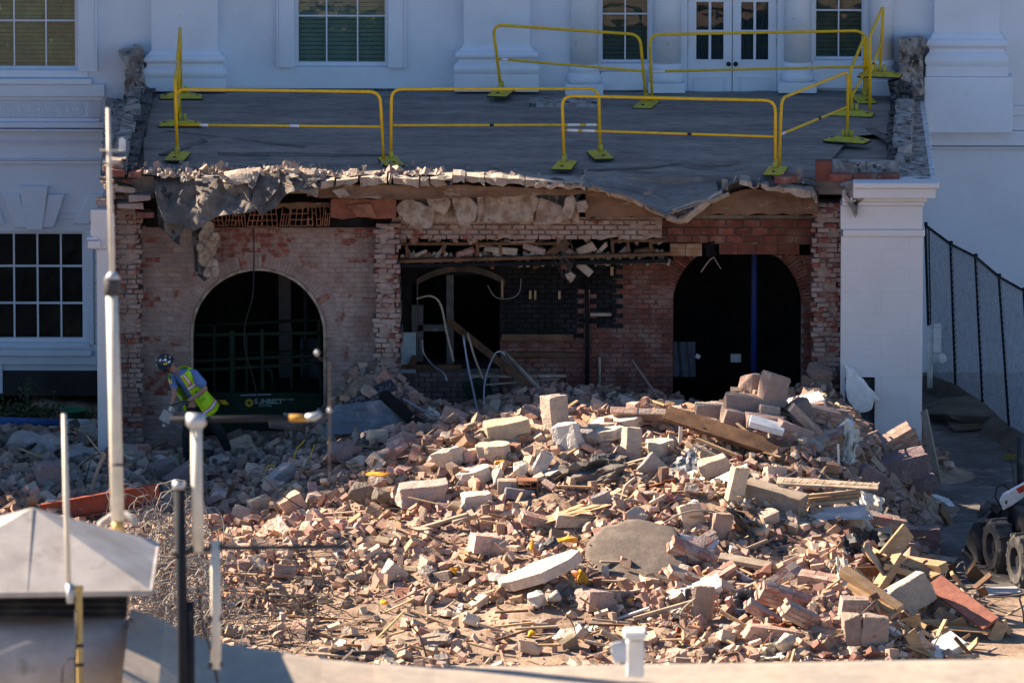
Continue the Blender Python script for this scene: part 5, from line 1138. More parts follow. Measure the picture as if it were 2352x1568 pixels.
# ---- named chunks, placed where the photograph shows them
def piece(qx, qy, w, h, d, kind, col, label, tilt=0.0, yaw=None, pitch=0.0, name='concrete_chunk', cat='concrete chunk', lift=.3, amp=.14, mt='conc', seed=None, g=None):
    seed = seed or int(qx*7+qy); rr = random.Random(seed)
    me = large(kind, seed, (w, d, h), M[mt], amp=amp); p = P(qx, qy+h*148*lift*.5); c = PAL[col] if isinstance(col, str) else col
    o = link(name, me, (p.x, p.y, p.z+h*lift+.05), None, (pitch, -tilt, yaw if yaw is not None else rr.uniform(-.5,.5)))
    k = rr.uniform(.92, 1.06); o.color = (c[0]*k, c[1]*k, c[2]*k, 1)
    return tag(o, label, cat, g)
NM = [
(1162,1004,.70,.34,.5,'block',(.52,.40,.27),'thick tan slab lying aslant below the kitchen, brick stuck under its right end',.15,.2),
(1277,985,.34,.75,.35,'block',(.36,.29,.24),'tall upright block with a pale bundle on top, right of the tan slab',.1,.5),
(1306,1020,.40,.46,.3,'block',(.55,.52,.47),'rough light grey concrete lump leaning beside the upright block',.2,-.4),
(1350,1022,.40,.34,.3,'rock',(.30,.27,.25),'dark grey ragged concrete lump right of the rough light one',-.2,.3),
(1417,985,.88,.17,.6,'slab',(.60,.50,.39),'long flat pale slab, upper of the two below the kitchen',.12,.2),
(1390,1008,.72,.15,.5,'slab',(.55,.45,.36),'long flat pale slab, lower of the two below the kitchen',.16,-.1),
(1512,1040,.58,.20,.5,'slab',(.60,.51,.41),'flat sunlit slab right of the small standing block',0,.1),
(1449,1045,.27,.58,.25,'block',(.42,.35,.29),'small standing block between the flat slabs',-.05,.4),
(1035,1066,.72,.44,.5,'rock',(.56,.48,.40),'big pale concrete boulder with a brown shaded face, left of the heap centre',.3,.4),
(1135,1050,.62,.24,.5,'slab',(.50,.40,.30),'brown flat block behind the pale boulder',.05,-.2),
(968,1150,.80,.36,.6,'block',(.40,.31,.27),'wide rough brownish concrete block on the left slope',.05,.1),
(1086,1106,.55,.2,.45,'slab',(.62,.52,.43),'pale wedge of concrete in the middle of the heap',.25,.2),
(1143,1110,.27,.34,.3,'rock',(.40,.35,.31),'rounded grey brown stone beside the pale wedge',.1,0),
(1196,1094,.3,.34,.3,'rock',(.58,.50,.42),'pale egg shaped lump above the blue grey slab',.2,0),
(1245,1083,.22,.42,.25,'block',(.45,.42,.38),'narrow leaning grey stone left of the black debris',-.5,0),
(1262,1100,.42,.24,.3,'rock',(.33,.31,.30),'grey flat stone below the black debris',.4,0),
(1114,1263,.46,.30,.36,'block',(.55,.38,.31),'square block of bonded bricks, dusty pink, in front of the heap centre',-.08,.25),
(1190,1142,.62,.16,.5,'slab',(.20,.19,.21),'dark blue grey slab lying in the middle of the heap',-.12,.1),
(1316,1206,.62,.2,.35,'block',(.46,.35,.26),'long tan block right of the centre, above the smooth asphalt piece',-.04,.15),
(1364,1395,.5,.34,.45,'block',(.38,.27,.23),'cracked pinkish brown block in front of the asphalt piece',-.15,.6),
(1262,1436,.62,.36,.3,'rock',(.42,.30,.25),'triangular brown fragment standing near the front edge',.5,.2),
(1233,1392,.36,.36,.3,'rock',(.47,.43,.38),'grey boulder with a dark stain below the tilted slab',.2,0),
(1268,1385,.26,.26,.3,'rock',(.38,.35,.32),'smooth grey stone under the tilted slab',0,0),
(1150,1335,.42,.2,.4,'rock',(.35,.33,.31),'flat grey stone at the low end of the tilted slab',.1,0),
(1062,1180,.34,.26,.3,'rock',(.50,.41,.33),'tan boulder left of the dark blue grey slab',.4,.3),
(1097,1165,.5,.26,.35,'block',(.55,.44,.35),'pale block below the hollow tile',.1,.2),
(1385,1175,.34,.34,.12,'slab',(.27,.24,.24),'thin dark slab standing on edge below the narrow plank',.3,.5),
(875,1152,.42,.36,.4,'rock',(.15,.125,.10),'blackened lump of tar with yellowish crust, left slope',0,0),
(835,1145,.52,.4,.4,'rock',(.18,.15,.125),'charred lump beside the tar crusted one',0,0),
(720,1155,.42,.3,.35,'rock',(.52,.38,.30),'pinkish grey boulder above the brick drift, left slope',.4,.2),
(672,1175,.36,.32,.25,'block',(.55,.36,.26),'grooved orange block with pale stripes on the left slope',.5,.3),
(598,1175,.34,.26,.3,'block',(.50,.37,.27),'tan orange block at the top of the left brick drift',.2,.3),
(640,1110,.55,.24,.24,'block',(.30,.29,.29),'long grey stone lying aslant in the shade, left slope',.6,.4),
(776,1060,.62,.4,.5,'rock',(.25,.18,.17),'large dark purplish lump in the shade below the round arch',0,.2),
(555,1040,.42,.3,.3,'block',(.46,.35,.25),'tan angular block right of the worker',.5,.2),
(592,1045,.36,.26,.3,'rock',(.40,.33,.28),'grey tan block, second right of the worker',.6,.3),
(372,1095,.42,.3,.4,'block',(.20,.15,.14),'dark brown block left of the worker',.2,.2),
(430,1112,.62,.34,.4,'block',(.22,.15,.15),'tilted dark block with a pale stripe in front of the worker',.55,.3),
(112,1105,.5,.4,.4,'block',(.24,.18,.17),'square dark block in the left yard',0,.3),
(60,1030,.8,.4,.6,'rock',(.33,.31,.30),'pile of grey plaster lumps in the left yard, far left',0,0),
(120,1035,.6,.34,.5,'rock',(.36,.33,.31),'pile of grey plaster lumps in the left yard, nearer the white skin',0,0),
(170,1062,.45,.3,.4,'rock',(.32,.30,.29),'grey lump behind the flagpole in the left yard',0,0),
(1720,900,.55,.42,.45,'rock',(.37,.26,.21),'brown rounded masonry lump, left one of the pair crowning the heap',0,.2),
(1776,912,.42,.46,.4,'block',(.33,.23,.19),'brown square masonry lump, right one of the pair crowning the heap',-.3,.4),
(1726,938,.88,.24,.4,'block',(.30,.22,.19),'long dark topped masonry beam piece on the crest',-.15,.1),
(1765,957,.36,.2,.3,'block',(.45,.34,.27),'small pale end block on the long beam piece',-.12,.1),
(1700,975,.6,.26,.4,'block',(.30,.22,.18),'brown stepped masonry lump below the crest beam',-.2,.2),
(1760,983,.62,.24,.3,'block',(.32,.22,.19),'masonry block below a white painted face, on the crest',-.1,.05),
(1640,955,.62,.24,.4,'block',(.30,.25,.22),'grey brown block in the shade below the right arch',0,.1),
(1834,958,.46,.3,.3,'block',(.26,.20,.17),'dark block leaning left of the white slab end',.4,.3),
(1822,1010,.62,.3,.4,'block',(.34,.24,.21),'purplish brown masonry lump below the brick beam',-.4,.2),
(1700,1105,.36,.28,.3,'rock',(.50,.40,.31),'pale lump behind the standing panel',0,0),
(1855,1120,.46,.34,.3,'rock',(.50,.37,.28),'crumbly mortar lump resting on the long splintered plank',0,.2),
(1500,1090,.4,.36,.12,'slab',(.30,.28,.27),'thin grey plate leaning in the right part of the slope',.8,.4),
(1575,1070,.34,.3,.3,'rock',(.47,.37,.28),'tan lump above the leaning white strip',.4,0),
(1620,1058,.3,.34,.28,'rock',(.50,.41,.32),'pale bonded lump right of the leaning white strip',.2,0),
(1640,1085,.5,.26,.4,'block',(.43,.33,.26),'long tan lump below the pale bonded one',.3,.1),
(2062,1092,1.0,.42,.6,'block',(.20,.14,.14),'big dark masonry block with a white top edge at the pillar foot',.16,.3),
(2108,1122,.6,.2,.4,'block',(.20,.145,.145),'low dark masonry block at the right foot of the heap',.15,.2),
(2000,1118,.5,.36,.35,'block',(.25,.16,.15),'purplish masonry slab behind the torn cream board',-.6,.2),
(1608,1418,.38,.62,.16,'slab',(.36,.27,.21),'flat brown slab standing upright near the front edge',-.1,.3),
(1800,1490,.42,.32,.3,'rock',(.47,.38,.30),'grey triangular stone at the front edge',.4,.2),
(1775,1467,.9,.22,.3,'block',(.42,.28,.22),'long bonded brick block near the front edge',-.15,.15),
(1680,1460,.34,.3,.3,'rock',(.40,.28,.22),'brown lump beside the upright slab',0,0),
(2072,1400,.95,.52,.3,'block',(.40,.36,.30),'large greenish grey plastered slab lying in front of the timber heap',.5,.25),
(2010,1470,.42,.5,.35,'block',(.33,.25,.20),'split brown masonry stump in the front right corner',-.1,.1),
(1958,1470,.3,.52,.35,'block',(.30,.22,.18),'dark masonry stump beside the split one',.1,.1),
(2050,1460,.5,.3,.35,'rock',(.32,.27,.24),'grey brown lump under the plastered slab',0,0),
(2080,1270,.34,.2,.3,'block',(.35,.2,.16),'reddish masonry piece behind the lumber',0,.1),
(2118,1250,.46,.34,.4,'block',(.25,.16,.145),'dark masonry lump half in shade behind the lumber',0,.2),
(1490,1240,.3,.24,.3,'rock',(.40,.36,.33),'grey boulder above the smooth asphalt piece',0,0),
(860,1285,.3,.2,.2,'block',(.48,.35,.27),'tan block in the brick drift',.5,.3),
(905,1330,.34,.26,.25,'block',(.50,.41,.33),'pale half block beside the charred scrap',-.7,.3),
(815,1335,.42,.24,.3,'rock',(.40,.32,.25),'tan flat lump in the pink brick drift',0,0),
(1000,1480,.6,.2,.4,'rock',(.36,.28,.22),'low earthy lump at the front edge, left of centre',0,0),
(1215,1500,.5,.3,.4,'rock',(.44,.35,.28),'rounded pale lump at the front edge, near the centre',0,0),
(1300,1480,.5,.3,.4,'rock',(.46,.37,.29),'second rounded lump at the front edge, right of the first',0,0),
(700,1225,.3,.26,.24,'rock',(.42,.33,.25),'rounded tan stone beside the wire tangle',0,0),
(655,1285,.3,.3,.26,'rock',(.38,.28,.22),'rounded brown stone under the black crossbar',0,0),
(1560,1425,.3,.22,.25,'rock',(.42,.36,.30),'grey stone left of the upright slab',0,0),
(1460,1200,.4,.3,.3,'rock',(.42,.33,.26),'brown lump below the metal mesh',0,0),
(1590,1210,.36,.5,.2,'block',(.52,.40,.30),'tall pale wedge of plaster beside the white stake',.3,.2),
(1655,1230,.32,.5,.22,'block',(.36,.25,.20),'brown wedge of masonry right of the pale wedge',-.2,.2),
(1690,1150,.28,.75,.14,'block',(.60,.47,.33),'tall sunlit panel standing on end left of the leaning lintel',-.22,.5),
]
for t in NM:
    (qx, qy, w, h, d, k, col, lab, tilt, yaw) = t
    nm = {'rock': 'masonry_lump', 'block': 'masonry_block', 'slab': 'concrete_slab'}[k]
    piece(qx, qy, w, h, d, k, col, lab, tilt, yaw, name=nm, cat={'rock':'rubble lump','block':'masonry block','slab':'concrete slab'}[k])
# long tilted slab and smooth asphalt piece in front
piece(1241,1332,1.35,.16,.75,'slab',(.50,.41,.34),'long tilted concrete slab with yellow foam on it, front centre',.36,.15,name='concrete_slab',cat='concrete slab',lift=.9,amp=.05)
p = P(1462,1300); mb = MB(); n = 26; out = []
for i in range(n):
    a = 2*math.pi*i/n; rr_ = (1+.12*rnd.uniform(-1,1)*.5+.2*nrm(math.cos(a)*2, math.sin(a)*2, 7)); out.append((.72*rr_*math.cos(a), .95*rr_*math.sin(a)))
Rm = Euler((.5, -.12, .0)).to_matrix(); rows = []
for e, z in ((.0,.03),(.3,.03),(.6,.02),(.9,.0),(1,-.02),(.98,-.16)):
    rows.append([p+Rm @ Vector((a*e, b*e, z+.015*nrm(a*4*e, b*4*e, 1)))+Vector((0,-.05,.12)) for a, b in out+out[:1]])
tag(mb.sheet(rows).build('asphalt_piece', mat('smooth_grey_brown_asphalt', (.125,.10,.085), .95, (.175,.145,.12), 4, (.45,.65), .5, 45), smooth=True), 'large smooth rounded grey brown asphalt piece lying in front of the brick spill', 'asphalt piece')
# the rest of the countable chunks
r = random.Random(77); n = 0; GEN = [large(k, 500+i, (.3,.24,.17) if k != 'slab' else (.34,.28,.09), M['conc'], amp=.1) for i, k in enumerate(['rock','half','rock','half','rock','half']+['block']*6+['slab']*4)]
spots = []
while n < 190:
    x = r.uniform(-7, 6.9); y = r.uniform(-15.3, .4)
    if not inside_heap(x, y) or (x > 4.8 and H(x, y, False) < .12): continue
    if any((x-a)**2+(y-b)**2 < .08 for a, b in spots): continue
    spots.append((x, y)); i = r.randrange(16); kind = ['rounded lump', 'angular block', 'flat slab'][0 if i < 6 else 1 if i < 12 else 2]
    cn = r.choice(['dusty','mortar','grey','pale','pink','brown','mortar','dusty'])
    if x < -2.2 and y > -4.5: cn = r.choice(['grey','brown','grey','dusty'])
    s = r.uniform(.5, 1.25); o = link('masonry_fragment', GEN[i], (x, y, H(x, y)+.07*s), None, (r.gauss(0,.4), r.gauss(0,.4), r.random()*6.28)); o.scale = (s*r.uniform(.8,1.2), s, s*r.uniform(.8,1.1))
    k = r.uniform(.85, 1.1); c = PAL[cn]; o.color = (c[0]*k, c[1]*k, c[2]*k, 1); rg_, qx, qy = region_of(Vector(o.location))
    size = 'small' if s < .75 else 'middling' if s < 1.0 else 'large'
    adj = {'dusty':'tan','mortar':'beige','grey':'grey','pale':'pale','pink':'pinkish','brown':'brown'}[cn]
    tag(o, f"{size} {adj} {kind} {rg_}", 'rubble chunk', 'loose masonry chunks in the heap'); n += 1

# ---- clumps of bricks still bonded together
def clump(q, nx, nz, ny, rot, label, col='red', lift=.15, ruin=.2, seed=0):
    rr = random.Random(seed+int(q[0])); p = P(*q)+Vector((0, -.1, lift)); R = Euler(rot).to_matrix()
    t = thing('bonded_brick_clump', label, 'brick clump', p)
    mb = MB(); mb.box(p, (nx*.205*.94, ny*.10*.92, nz*.073*.94), R, .012, rr); mb.build('mortar', M['wall_pink_mortar'], t)
    for k in range(nz):
        for j in range(ny):
            for i in range(nx):
                edge = i in (0, nx-1) or k in (0, nz-1)
                if edge and rr.random() < ruin: continue
                v = Vector(((i-(nx-1)/2+(.5 if k % 2 else 0)*.5)*.21+rr.uniform(-.01,.01), (j-(ny-1)/2)*.105, (k-(nz-1)/2)*.075))
                o = link('brick', BV[rr.randrange(8)], p+R @ v, t, (R @ Euler((rr.gauss(0,.03), rr.gauss(0,.03), rr.gauss(0,.03))).to_matrix()).to_euler()); c = PAL[rr.choice([col, col, 'pink', 'red', 'dusty'])]; kk = rr.uniform(.7, 1.05); o.color = (c[0]*kk, c[1]*kk, c[2]*kk, 1)
    return t
for i, (q, nx, nz, ny, rot, l) in enumerate((
 ((2040,1045),4,5,2,(.5,-.5,.2),'slab of bonded red bricks leaning on the white pillar'),
 ((1905,1035),3,4,2,(.3,-.2,.5),'bonded red brick clump beside the torn paper'),
 ((1868,1005),5,2,2,(.1,.8,.2),'narrow row of bonded bricks leaning down steeply right of the crest'),
 ((1795,1022),2,3,2,(.1,.1,.1),'small bonded brick clump below the white topped block'),
 ((1880,970),3,3,2,(.2,.3,.4),'bonded brick clump at the broken wall foot'),
 ((1915,985),2,5,2,(.0,.15,.1),'bonded brick clump standing against the ragged wall end'),
 ((1990,1205),5,2,2,(.2,.2,.1),'low bonded brick row under the grey gypsum board'),
 ((1820,1400),5,4,2,(.5,.35,.2),'large bonded brick clump spilling in front of the felt edge'),
 ((1850,1440),4,3,2,(.4,.5,.5),'bonded brick clump below the large spilling one'),
 ((1800,1350),3,3,2,(.6,-.3,.8),'bonded brick clump above the large spilling one'),
 ((1880,1360),3,4,2,(.3,.1,-.3),'bonded brick clump close to the torn felt edge'),
 ((1755,1430),3,2,2,(.3,.6,.2),'bonded brick clump right of the crumpled tarp'),
 ((306,1062),2,4,2,(0,.05,.1),'short column of bonded red bricks at the foot of the left pier'),
 ((1595,1295),4,3,2,(.5,.5,.3),'bonded brick clump on top of the right brick spill'),
 ((1610,1270),3,2,2,(.4,-.2,.9),'bonded brick clump under the speckled board'),
 ((1575,1345),3,2,2,(.3,.4,.5),'bonded brick clump at the left foot of the brick spill'),
 ((1360,1395),2,3,2,(.5,.2,.7),'bonded brick clump in front of the asphalt piece'),
 ((1240,1215),3,2,2,(.2,.3,.3),'bonded brick clump right of the heap centre'),
 ((900,1060),2,2,2,(.2,-.4,.4),'bonded brick clump in the shade above the pale boulder'),
 ((1630,1000),3,3,2,(.4,.2,.2),'bonded brick clump under the dark brown board'),
 ((1470,975),4,5,1,(.9,.0,-.2),'flat panel of bonded pale bricks lying behind the long slabs'),
 ((890,900),2,3,2,(.2,.9,.1),'bonded brick clump slipping off the broken pier'),
 ((862,925),2,2,2,(.2,.5,.4),'bonded brick clump below the slipping one at the pier'),
 ((2110,1250),3,3,2,(.2,.3,.5),'bonded brick clump in half shade behind the lumber'),
 ((1960,1420),2,5,2,(.1,.1,.2),'bonded brick stump left of the plastered slab'),
 ((1640,1350),3,2,2,(.3,-.5,.3),'bonded brick clump behind the upright brown slab'))):
    clump(q, nx, nz, ny, rot, l, 'red' if i % 2 else 'pink', seed=i)
# ================================================================== TIMBER, METAL AND SHEETS ON THE HEAP
def yref(q, dy=-.4): return P(*q).y+dy
def stick(label, a, b, w, h, m, name='timber', cat='timber', dy=(0, 0), roll=0.0, at=None, bev=.004, jit=.004):
    Y = yref(at or ((a[0]+b[0])/2, (a[1]+b[1])/2)); return tag(MB().bar(W(*a, Y+dy[0]), W(*b, Y+dy[1]), w, h, roll, jit).build(name, M[m], bevel=bev), label, cat)
stick('long dark brown board slanting down from the crest, glossy edge', (1529,948), (1817,1042), .30, .06, 'wood_brown', 'board', 'board', (.1,-.5), .5)
stick('thin lath under the dark brown board', (1600,1008), (1692,1046), .07, .05, 'wood', 'lath', 'lath', (-.1,-.3))
stick('upper of two splintered laths under the dark brown board', (1592,1022), (1665,1056), .06, .04, 'wood_grey', 'lath', 'lath', (-.1,-.3))
stick('narrow white stake standing upright in front of the crest', (1564,965), (1561,1038), .05, .05, 'board_white', 'stake', 'stake')
stick('white painted slab end lying across the broken wall foot', (1810,935), (1890,916), .34, .14, 'board_white', 'painted_slab', 'painted slab', (0,.1), .2, bev=.012)
stick('white topped painted block on the crest', (1722,966), (1800,988), .26, .09, 'board_white', 'painted_block', 'painted block', (-.1,-.1), .25)
stick('long brown leaning lintel block, sunlit on top', (1712,1124), (1846,1164), .34, .30, 'wood_grey', 'lintel', 'lintel', (0,-.3), .1, bev=.015, jit=.012)
stick('long splintered pale plank lying level above the lintel', (1785,1104), (2018,1118), .30, .035, 'wood_grey', 'plank', 'plank', (-.5,-.6), .1, at=(1800,1120))
for i in range(26):
    r = random.Random(i); q = 1786+i*9; 
    if i % 2: stick(f'splinter curling up from the long pale plank', (q, 1108+i*.4), (q+r.uniform(6,16), 1101+i*.4-r.uniform(0,4)), .02, .012, 'wood_grey', 'splinter', 'splinter', (-.62,-.55), at=(1800,1120))['group'] = 'splinters on the long pale plank'
stick('upper of three squared laths right of the lintel', (1850,1140), (1975,1128), .07, .06, 'wood_grey', 'lath', 'lath', (-.1,-.2), at=(1850,1150))
stick('middle of three squared laths right of the lintel', (1850,1149), (1978,1137), .07, .05, 'wood', 'lath', 'lath', (-.2,-.25), at=(1850,1150))
stick('lowest of three squared laths right of the lintel', (1852,1159), (1974,1146), .07, .05, 'wood_grey', 'lath', 'lath', (-.3,-.3), at=(1850,1150))
stick('smooth white strip leaning left above the brick spill', (1632,1114), (1716,1075), .22, .03, 'board_white', 'white_strip', 'strip', (0,-.2), .5)
stick('long pale board lying below the brick spill edge', (1652,1278), (1770,1300), .22, .06, 'wood_grey', 'board', 'board', (0,-.1), .2)
stick('pale batten lying over dark fabric, right of the long pale board', (1660,1296), (1740,1345), .10, .08, 'board_grey', 'batten', 'batten', (0,0))
stick('white painted door casing lying aslant, front right', (1522,1385), (1655,1332), .26, .07, 'board_white', 'casing', 'casing', (0,.1), .45)
stick('second white painted board under the casing', (1590,1370), (1650,1340), .30, .12, 'board_white', 'casing', 'casing', (-.1,0), .35)
stick('thin stake under the white casing, pointing left', (1455,1420), (1600,1378), .05, .05, 'wood_grey', 'stake', 'stake', (-.3,-.1))
stick('narrow bright stake at the front, pointing left', (1410,1423), (1492,1395), .05, .03, 'board_white', 'stake', 'stake')
stick('orange lath lying left of the crumpled tarp', (1655,1403), (1740,1453), .06, .05, 'wood', 'lath', 'lath', (0,-.2))
stick('orange stick lying above the crumpled tarp', (1748,1366), (1814,1337), .05, .05, 'wood', 'stick', 'stick', (0,0))
stick('pale board wedge under a splintered strip above the tarp', (1695,1357), (1738,1338), .10, .05, 'wood_grey', 'board', 'board')
stick('short dark steel tube standing upright in front of the casings', (1580,1350), (1582,1405), .09, .09, 'machine_dark', 'steel_tube', 'tube', bev=.03)
stick('white square stake standing by the pale wedge', (1593,1148), (1596,1226), .10, .05, 'board_white', 'stake', 'stake')
stick('brown post behind the white square stake', (1573,1150), (1578,1220), .10, .06, 'wood_brown', 'post', 'post', (.15,.15))
stick('grey lath lying across the left slope', (972,1210), (1075,1180), .09, .04, 'wood_grey', 'lath', 'lath', (0,0))
stick('dark lath lying beside the grey lath, left slope', (1040,1200), (1095,1182), .07, .05, 'wood_grey', 'lath', 'lath', (-.1,0))
stick('brown post stub leaning in front of the worker', (516,1152), (536,1112), .10, .06, 'wood_brown', 'post_stub', 'post', (0,0))
stick('long thin board on the trodden dirt, lower left', (700,1498), (830,1508), .12, .03, 'wood_grey', 'board', 'board')
stick('dark pipe lying on the dirt at the lower left', (760,1500), (880,1496), .06, .05, 'machine_dark', 'pipe', 'pipe')
stick('tan lath in the brick drift', (648,1275), (700,1310), .07, .03, 'wood_grey', 'lath', 'lath')
stick('thick brown batten slanting to the front edge', (1380,1448), (1480,1500), .12, .06, 'wood_grey', 'batten', 'batten')
r = random.Random(91)
for i in range(34):
    q = (r.uniform(640, 1560), r.uniform(1400, 1505)) if i < 20 else (r.uniform(1050, 1900), r.uniform(1060, 1450)); a = r.gauss(0, .4); l = r.uniform(18, 60)
    rg_ = min(REG, key=lambda t: (t[1]-q[0])**2+(t[2]-q[1])**2)[0]
    mk = r.choice(['wood_grey', 'wood', 'wood_grey', 'wood_brown']); ad = {'wood_grey':'weathered','wood':'raw yellow','wood_brown':'dark'}[mk]
    o = stick(f'{ad} broken lath {rg_}', (q[0]-l*math.cos(a), q[1]+l*.5*math.sin(a)), (q[0]+l*math.cos(a), q[1]-l*.5*math.sin(a)), .05, .03, mk, 'lath', 'lath', (0, r.uniform(-.1,.1))); o['group'] = 'broken laths in the rubble'
# ---- timber heap, right front
LB = [((1165,830),(1540,1090),.16,.13,'thick forked timber pointing at the torn cream edge'),((1215,920),(1490,1110),.14,.10,'second timber lying below the forked one'),((1240,980),(1500,1130),.12,.08,'third thin timber in the row below the forked one'),((1300,690),(1435,770),.16,.12,'short dark topped timber at the back of the lumber heap'),((1595,570),(1405,800),.05,.26,'tall plank leaning up to the right, its tip highest of the lumber'),((1535,740),(1390,960),.20,.12,'broad plank leaning in the middle of the lumber heap'),((1570,775),(1835,815),.16,.14,'upper horizontal timber sticking out right'),((1545,830),(1812,895),.15,.12,'lower horizontal timber sticking out right'),((1530,870),(1670,940),.14,.12,'short timber crossing under the horizontal pair'),((1760,870),(1655,985),.12,.12,'short prop standing under the horizontal pair'),((1690,940),(1800,1010),.12,.08,'short timber end beside the red board'),((1240,1090),(1380,1000),.14,.10,'dark shaded timber inside the lumber heap'),((1480,960),(1580,1060),.12,.10,'timber foot between plank and plastered slab'),((1890,1230),(2235,1185),.10,.13,'long pale timber lying at the far right of the heap'),((2190,1240),(2255,1225),.1,.08,'short timber end at the far right tip'),((1700,1245),(1840,1225),.14,.09,'timber lying under the plastered slab corner')]
for a, b, w, h, l in LB:
    qa, qb = Z9(*a), Z9(*b); Y = min(-10.2, P((qa[0]+qb[0])/2, max(qa[1], qb[1])).y-.05)
    MBo = MB().bar(W(*qa, Y+.25), W(*qb, Y-.25), w, h, .3, .004); tag(MBo.build('timber', M['wood_brown' if 'dark shaded' in l else 'wood'], bevel=.006), l, 'timber', 'lumber in the timber heap')
tag(MB().bar(W(*Z9(1760,905), -11.2), W(*Z9(2135,1180), -12), .30, .05, .5).build('red_board', mat('faded_red_paint', (.36,.14,.09), .8, (.27,.10,.07), 6, (.4,.6), .3, 30)), 'long faded red board slanting down at the right of the timber heap', 'board')
tag(MB().bar(W(*Z9(1690,1415), -13.6), W(*Z9(1925,1285), -13.2), .34, .14, .4).build('panel_board', M['board_white'], bevel=.01), 'dirty white panel lying at the front edge, right corner', 'panel')
pl = thing('broken_casing', 'white painted broken moulding pieces leaning on the plastered slab', 'moulding', W(*Z9(1430,1340), -13))
for i, (a, b, w) in enumerate((((1330,1330),(1430,1180),.12),((1360,1345),(1500,1200),.10),((1400,1350),(1540,1235),.10))):
    MB().bar(W(*Z9(*a), -13.4), W(*Z9(*b), -13.2), w, .05, .3+.3*i).build('moulding_strip', M['board_white'], pl, bevel=.006)
def patch(pts, label, m, name, cat, at, dy=-.3, bend=.1, n=10, th=.006, top=None, sd=1):
    """bent sheet: quad given by 4 px corners (tl,tr,br,bl) at the depth of `at`, crumpled"""
    Y = P(*at).y+dy-.15; c = [Vector(W(a, b, Y+(0 if i > 1 else .25))) for i, (a, b) in enumerate(pts)]; rows = []
    for j in range(n+1):
        v = j/n; r_ = []
        for i in range(n+1):
            u = i/n; p = (c[0]*(1-u)+c[1]*u)*(1-v)+(c[3]*(1-u)+c[2]*u)*v
            k = nrm(u*3+sd, v*3, sd); e = nrm(u*7, v*7, sd+4)
            edge = .5*(1 if min(u, 1-u, v, 1-v) < .01 else 0)
            p = p+Vector((bend*.5*e+edge*bend*nrm(u*9, v*9, sd+9), -bend*1.6*k-bend*.6*abs(e), bend*.5*k+edge*bend*nrm(u*11, v*8, sd+2))); r_.append(p)
        rows.append(r_)
    return tag(MB().sheet(rows).build(name, M[m], solid=th), label, cat)
patch([Z9(880,500), Z9(990,405), Z9(1200,410), Z9(1300,500)][0:0] or [(1880,1165),(1985,1160),(2000,1192),(1835,1192)], 'flat violet grey gypsum board lying under the laths', 'board_grey', 'gypsum_board', 'gypsum board', (1900,1185), bend=.03)
patch([Z9(20,575), Z9(355,630), Z9(355,750), Z9(0,690)], 'peeling pale board with speckled surface above the brick spill', 'board_grey', 'speckled_board', 'board', (1590,1250), bend=.04)
patch([Z9(1250,300), Z9(1440,360), Z9(1410,500), Z9(1300,420)], 'torn cream board with ragged edge, right of the laths', 'paper', 'cream_board', 'board', (1990,1180), bend=.08)
patch([Z9(1235,305), Z9(1290,310), Z9(1370,500), Z9(1330,490)], 'curled white strip right of the laths', 'board_white', 'white_strip', 'strip', (1990,1190), dy=-.45, bend=.05)
patch([Z9(1225,390), Z9(1250,390), Z9(1395,590), Z9(1370,590)], 'narrow pale strip hanging below the curled white one', 'board_white', 'white_strip', 'strip', (1990,1200), dy=-.4, bend=.03)
patch([Z9(1130,740), Z9(1200,760), Z9(1215,1160), Z9(1140,1150)], 'torn cream felt edge hanging down left of the lumber', 'paper', 'felt_edge', 'felt', (1935,1340), dy=-.5, bend=.10, sd=5)
patch([Z9(480,960), Z9(780,935), Z9(770,1120), Z9(470,1150)], 'crumpled blue grey tarp lying on the front right slope', 'tarp', 'tarp', 'tarp', (1742,1385), dy=-.2, bend=.28, n=22, sd=3)
patch([Z9(1225,540), Z9(1500,600), Z9(1480,720), Z9(1230,900)], 'black plastic sheet in the shade behind the lumber', 'black', 'black_sheet', 'sheet', (1990,1260), dy=.0, bend=.12)
patch([Z9(1165,600), Z9(1290,590), Z9(1290,870), Z9(1170,880)], 'dark bent metal sheet standing behind the torn felt', 'machine_dark', 'metal_sheet', 'metal sheet', (1940,1280), dy=0, bend=.14, sd=8)
patch([Z8(1700,360), Z8(2190,230), Z8(2200,330), Z8(1690,395)], 'rusty orange bent metal sheet in the middle right of the heap', 'rust', 'rusty_sheet', 'metal sheet', (1520,1125), dy=-.3, bend=.16, sd=11)
patch([Z8(1290,500), Z8(1560,400), Z8(1780,400), Z8(1320,530)], 'long curved yellowish board left of the rusty sheet', 'wood', 'yellow_board', 'board', (1390,1180), dy=-.2, bend=.05, sd=12)
patch([Z9(690,1130), Z9(830,1170), Z9(860,1250), Z9(720,1230)], 'orange brown translucent sheet near the front edge below the tarp', 'rust', 'brown_sheet', 'sheet', (1760,1440), dy=-.2, bend=.1, sd=13)
patch([Z8(1650,540), Z8(1960,600), Z8(1980,660), Z8(1630,640)], 'dark bent roofing sheet behind the smooth asphalt piece', 'tar', 'roofing_sheet', 'roofing sheet', (1480,1225), dy=-.1, bend=.12, sd=14)
patch([Z8(1440,140), Z8(1850,90), Z8(1880,200), Z8(1400,380)], 'grey brown draped felt below the upright blocks', 'felt', 'roof_felt', 'roof felt', (1350,1120), dy=-.1, bend=.2, n=16, sd=15)
patch([Z9(60,130), Z9(200,20), Z9(240,200), Z9(0,220)], 'dark grey folded metal plate leaning left of the white strip', 'tarp', 'grey_plate', 'metal sheet', (1560,1085), dy=-.1, bend=.06, sd=16)
patch([(770,930),(905,915),(945,985),(740,1000)], 'large dark sheet leaning against the foot of the brick pier', 'tarp', 'dark_sheet', 'sheet', (850,985), dy=-.1, bend=.05, sd=17)
